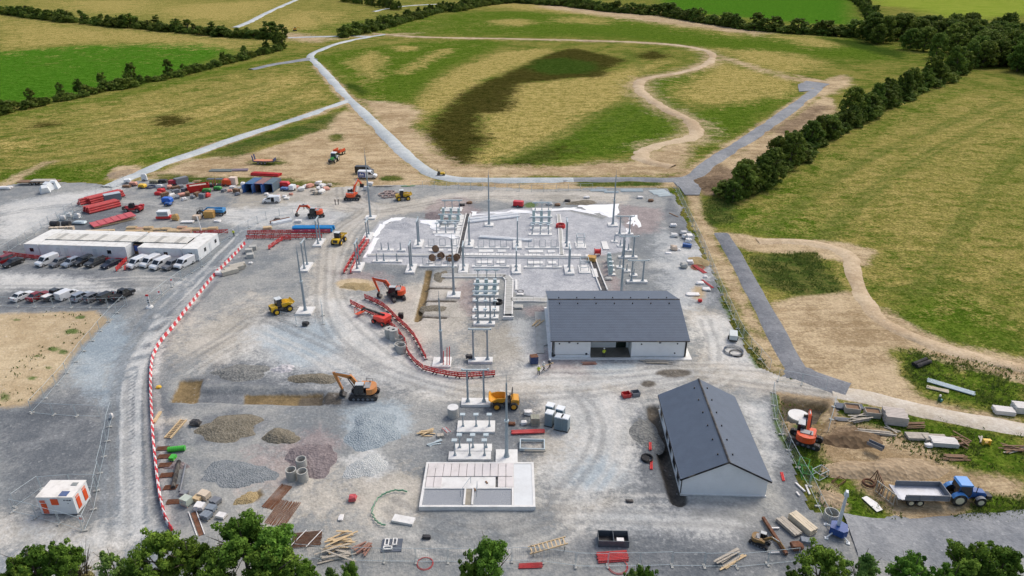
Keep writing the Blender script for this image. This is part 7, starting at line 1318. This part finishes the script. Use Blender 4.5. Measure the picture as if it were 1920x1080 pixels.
for k in range(88):
    while True:
        x,y=random.uniform(1610,1985),random.uniform(66,142)
        if y<78+(x-1610)*.22 and y>60+(x-1640)*.02 and not(x>1840 and y<70): break
    plant('w%d'%(k%3),G(x,y),random.uniform(15,21),random.uniform(.85,1.2),'broad dark tree in the wood at the corner of the bright fields','wood beyond the pasture')
row("1612,72 1700,76 1780,90 1850,106 1900,118",17,('w0','w1','w2'),14,19,'broad dark tree in the wood at the corner of the bright fields','wood beyond the pasture',4)
row("852,22 900,11 962,4 1060,11 1150,22 1250,30 1310,41 1400,55 1500,63 1600,69",10,('b0','b1','b3'),9,14,'dark tree in the long hedge beneath the bright green field','hedge beneath the bright field',3,1.55)
row("1592,-4 1615,12 1640,45",9,('b0','b1'),9,14,'tree in the short hedge dividing two bright fields','hedge dividing the bright fields',3)
row("0,24 67,34 140,42",10.,('c0','c1','b0'),9,13,'tall narrow tree in the far hedge above the pale meadow','far hedge above the pale meadow',3,1.5); row("158,44 233,51 330,59",9.5,('c0','c1','b0'),8.5,12,'tall narrow tree in the far hedge above the pale meadow','far hedge above the pale meadow',2.5,1.5); row("342,61 433,69 530,73",9.,('c0','c1','b1'),8,12,'tall narrow tree in the far hedge above the pale meadow','far hedge above the pale meadow',2.5,1.5)
row("-10,216 60,201 130,186 220,167 300,151 380,132 450,113 530,93",4.6,('s0','s1','s0','b2'),3.,5.,'low leafy shrub in the hedge below the bright green field','hedge below the bright field at the storage side',1.5,1.5)
for x,y,h in((60,196,8),(115,180,7),(150,176,8),(195,168,9),(250,155,11),(318,143,10),(240,160,8),(345,138,6),(420,120,8),(460,110,9),(500,100,10),(530,92,12),(520,84,12)): plant(random.choice(('b0','b1','b3')),G(x,y),h*.95,.8,'taller tree standing out of the hedge below the bright green field','tall trees of the storage-side hedge')
for ln in("0,25 67,35 140,43","158,45 233,52 330,60","342,62 433,70 530,74","642,71 700,58 770,38 842,18","852,23 900,12 962,5 1060,12 1150,23 1250,31 1310,42 1400,56 1500,64 1600,70"): row(ln,9,('s0','s1'),5,8,'dense shrub filling the foot of a distant hedge','shrubs filling the distant hedges',2,1.5)
row("642,70 700,57 770,37 842,17",8.,('c0','c1','b1'),8,11.5,'slim dark tree in the hedge climbing from the road junction','hedge climbing from the road junction',2,1.2)
row("640,2 690,10 752,20",9,('b0','b1','c0'),9,13,'dark tree in the far hedge corner beyond the junction','far hedge corner',3,1.1)
def ft(kind,px,py,h,w,lab):
    py+=8; w*=.84; p=G(px,py,h*.96); plant(kind,Vector((p.x,p.y,0)),h,w,lab)
for a in(('f0',45,1012,9.,.95,'leafy green tree beside the bare-twigged bush on the storage road'),('f1',95,1008,8.5,.85,'leafy green tree next to the bare-twigged bush'),('a0',200,1014,8.5,.9,'thin airy young tree standing alone beside the haul road'),('f2',285,992,9.5,1.05,'rounded green tree at the end of the striped barrier'),('f0',345,998,9,1.,'green tree overlapping the end of the long rails'),('f1',445,962,10.5,1.15,'tallest leafy tree beside the block pallets'),('f2',505,982,9.8,1.1,'wide leafy tree in front of the rebar mats'),('f0',560,1035,8,.8,'lower tree leaning towards the long boards'),('a0',612,1046,7,.7,'small sapling in front of the long boards'),('f1',652,1044,7.5,.55,'narrow sapling in front of the jumbled timber'),('f2',915,1004,9.5,.95,'single round bright green tree at the foreground fence'),('f0',880,1030,8.3,.75,'lower companion of the round tree at the foreground fence'),('a0',1190,1048,7,.7,'small sapling by the dark red ducts'),('f1',1215,1053,7,.7,'bushy sapling by the bent ducts'),('f2',1550,1018,9.3,1.,'leafy tree in front of the blue-based mast'),('a0',1628,1014,9,.95,'thin airy tree beside the curved gravel road'),('f0',1725,1024,9,.9,'round leafy tree under the curved gravel road'),('f1',1835,1012,9.4,1.,'leafy tree under the gravel road, twin of its neighbour'),('f2',1895,1018,9.2,.95,'leafy tree at the far end of the foreground row'),('f1',500,1020,9,1.2,'low spreading tree filling the foreground beside the boards'),('f2',400,1020,9,1.1,'dense tree between the rails and the tallest tree'),('f1',20,1040,8,.9,'dense low tree at the storage road corner'),('f1',250,1040,8.5,.95,'dense low tree below the rounded green tree'),('f0',1500,1050,7.5,.8,'low bushy tree beside the fence end'),('f0',1800,1045,8.5,.9,'low tree between the two road-side twins')): ft(*a)
p=G(140,1042,5); t=T('bare_bush','bare twiggy brown bush between two leafy foreground trees','bush',Vector((p.x,p.y,0))); m=MB()
for k in range(34):
    a=random.uniform(0,6.28); r=random.uniform(.4,2.); q=Vector((math.cos(a)*r*.5,math.sin(a)*r*.5,3.4)); e=Vector((math.cos(a)*r,math.sin(a)*r,random.uniform(4.4,5.9))); m.cyl((0,0,0),q,.05,.03,n=4); m.cyl(q,e,.03,.01,n=4)
    m.cyl(q,e+Vector((random.uniform(-.6,.6),random.uniform(-.6,.6),-.3)),.02,.008,n=4)
m.build('twigs',BARK,t); o=bpy.data.objects.new('crown',crown_mesh(33,900,.22,14,1.5,.5,3.4,.7,leafmat('dry_leaves',(84,84,50),(134,128,84)))); COL.objects.link(o); o.parent=t
for t,k in PR.values():
    for c,_ in k: bpy.data.objects.remove(c)
    bpy.data.objects.remove(t)

# ================= GRASS AND WEEDS =================
def tufts(name,polys,dens,h,mat,seed,label=None):
    rs=np.random.RandomState(seed); Ps=[]
    for s_ in polys:
        P=WP(s_); xs_=[p.x for p in P]; ys_=[p.y for p in P]; A=(max(xs_)-min(xs_))*(max(ys_)-min(ys_)); n=int(A*dens)
        Q=np.stack([rs.uniform(min(xs_),max(xs_),n),rs.uniform(min(ys_),max(ys_),n)],1); Q=Q[(psdf(Q,P)+rs.normal(size=n)*.8>0)&(vnoise(Q,4,seed)+vnoise(Q,1.3,seed+1)*.6+rs.normal(size=n)*.12>-.12)]; Ps.append(Q)
    P=np.concatenate(Ps); n=len(P); b=np.column_stack([P,np.zeros(n)]); k=3; b=np.repeat(b,k,0); N=n*k
    a=rs.uniform(0,6.28,N); w=rs.uniform(.05,.13,N); hh=h*rs.uniform(.5,1.4,N); d=np.stack([np.cos(a),np.sin(a),np.zeros(N)],1); ln=rs.normal(size=(N,3))*np.array([.35,.35,0])*hh[:,None]
    b[:,:2]+=rs.normal(size=(N,2))*.12
    V=np.stack([b-d*w[:,None],b+d*w[:,None],b+ln+np.column_stack([np.zeros((N,2)),hh])],1).reshape(-1,3)
    me=bpy.data.meshes.new(name); me.vertices.add(3*N); me.vertices.foreach_set('co',V.astype(np.float32).ravel()); me.loops.add(3*N); me.loops.foreach_set('vertex_index',np.arange(3*N,dtype=np.int32)); me.polygons.add(N); me.polygons.foreach_set('loop_start',np.arange(0,3*N,3,dtype=np.int32)); me.update(calc_edges=True)
    at_=me.attributes.new('lv','FLOAT','FACE'); at_.data.foreach_set('value',rs.rand(N).astype(np.float32)); me.materials.append(mat); o=bpy.data.objects.new(name,me); COL.objects.link(o); stuff(o); tag(o,label,'grass'); return o
tufts('rough_grass',["1690,655 1780,665 1960,705 1960,785 1760,748 1700,712","1580,772 1700,787 1960,830 1960,890 1750,862 1600,795","1462,742 1480,800 1560,880 1640,940 1700,978 1600,980 1530,945 1492,880 1460,810","1795,982 1832,927 1960,925 1960,978","1402,478 1530,471 1583,545 1500,553 1432,535","1355,565 1378,585 1440,688 1425,690 1385,630","1318,372 1372,376 1384,416 1330,424"],9,.3,leafmat('grass_blades',(66,90,36),(128,138,70)),3,'rough green grass around the timber yard and dirt road')
tufts('weed_patches',["40,672 100,640 160,600 200,600 150,650 95,725 40,755 0,765 0,720","55,585 180,583 200,592 120,598"],1.3,.35,leafmat('weed_leaves',(56,82,34),(104,122,58)),9,'weeds dotted over the sandy patch')
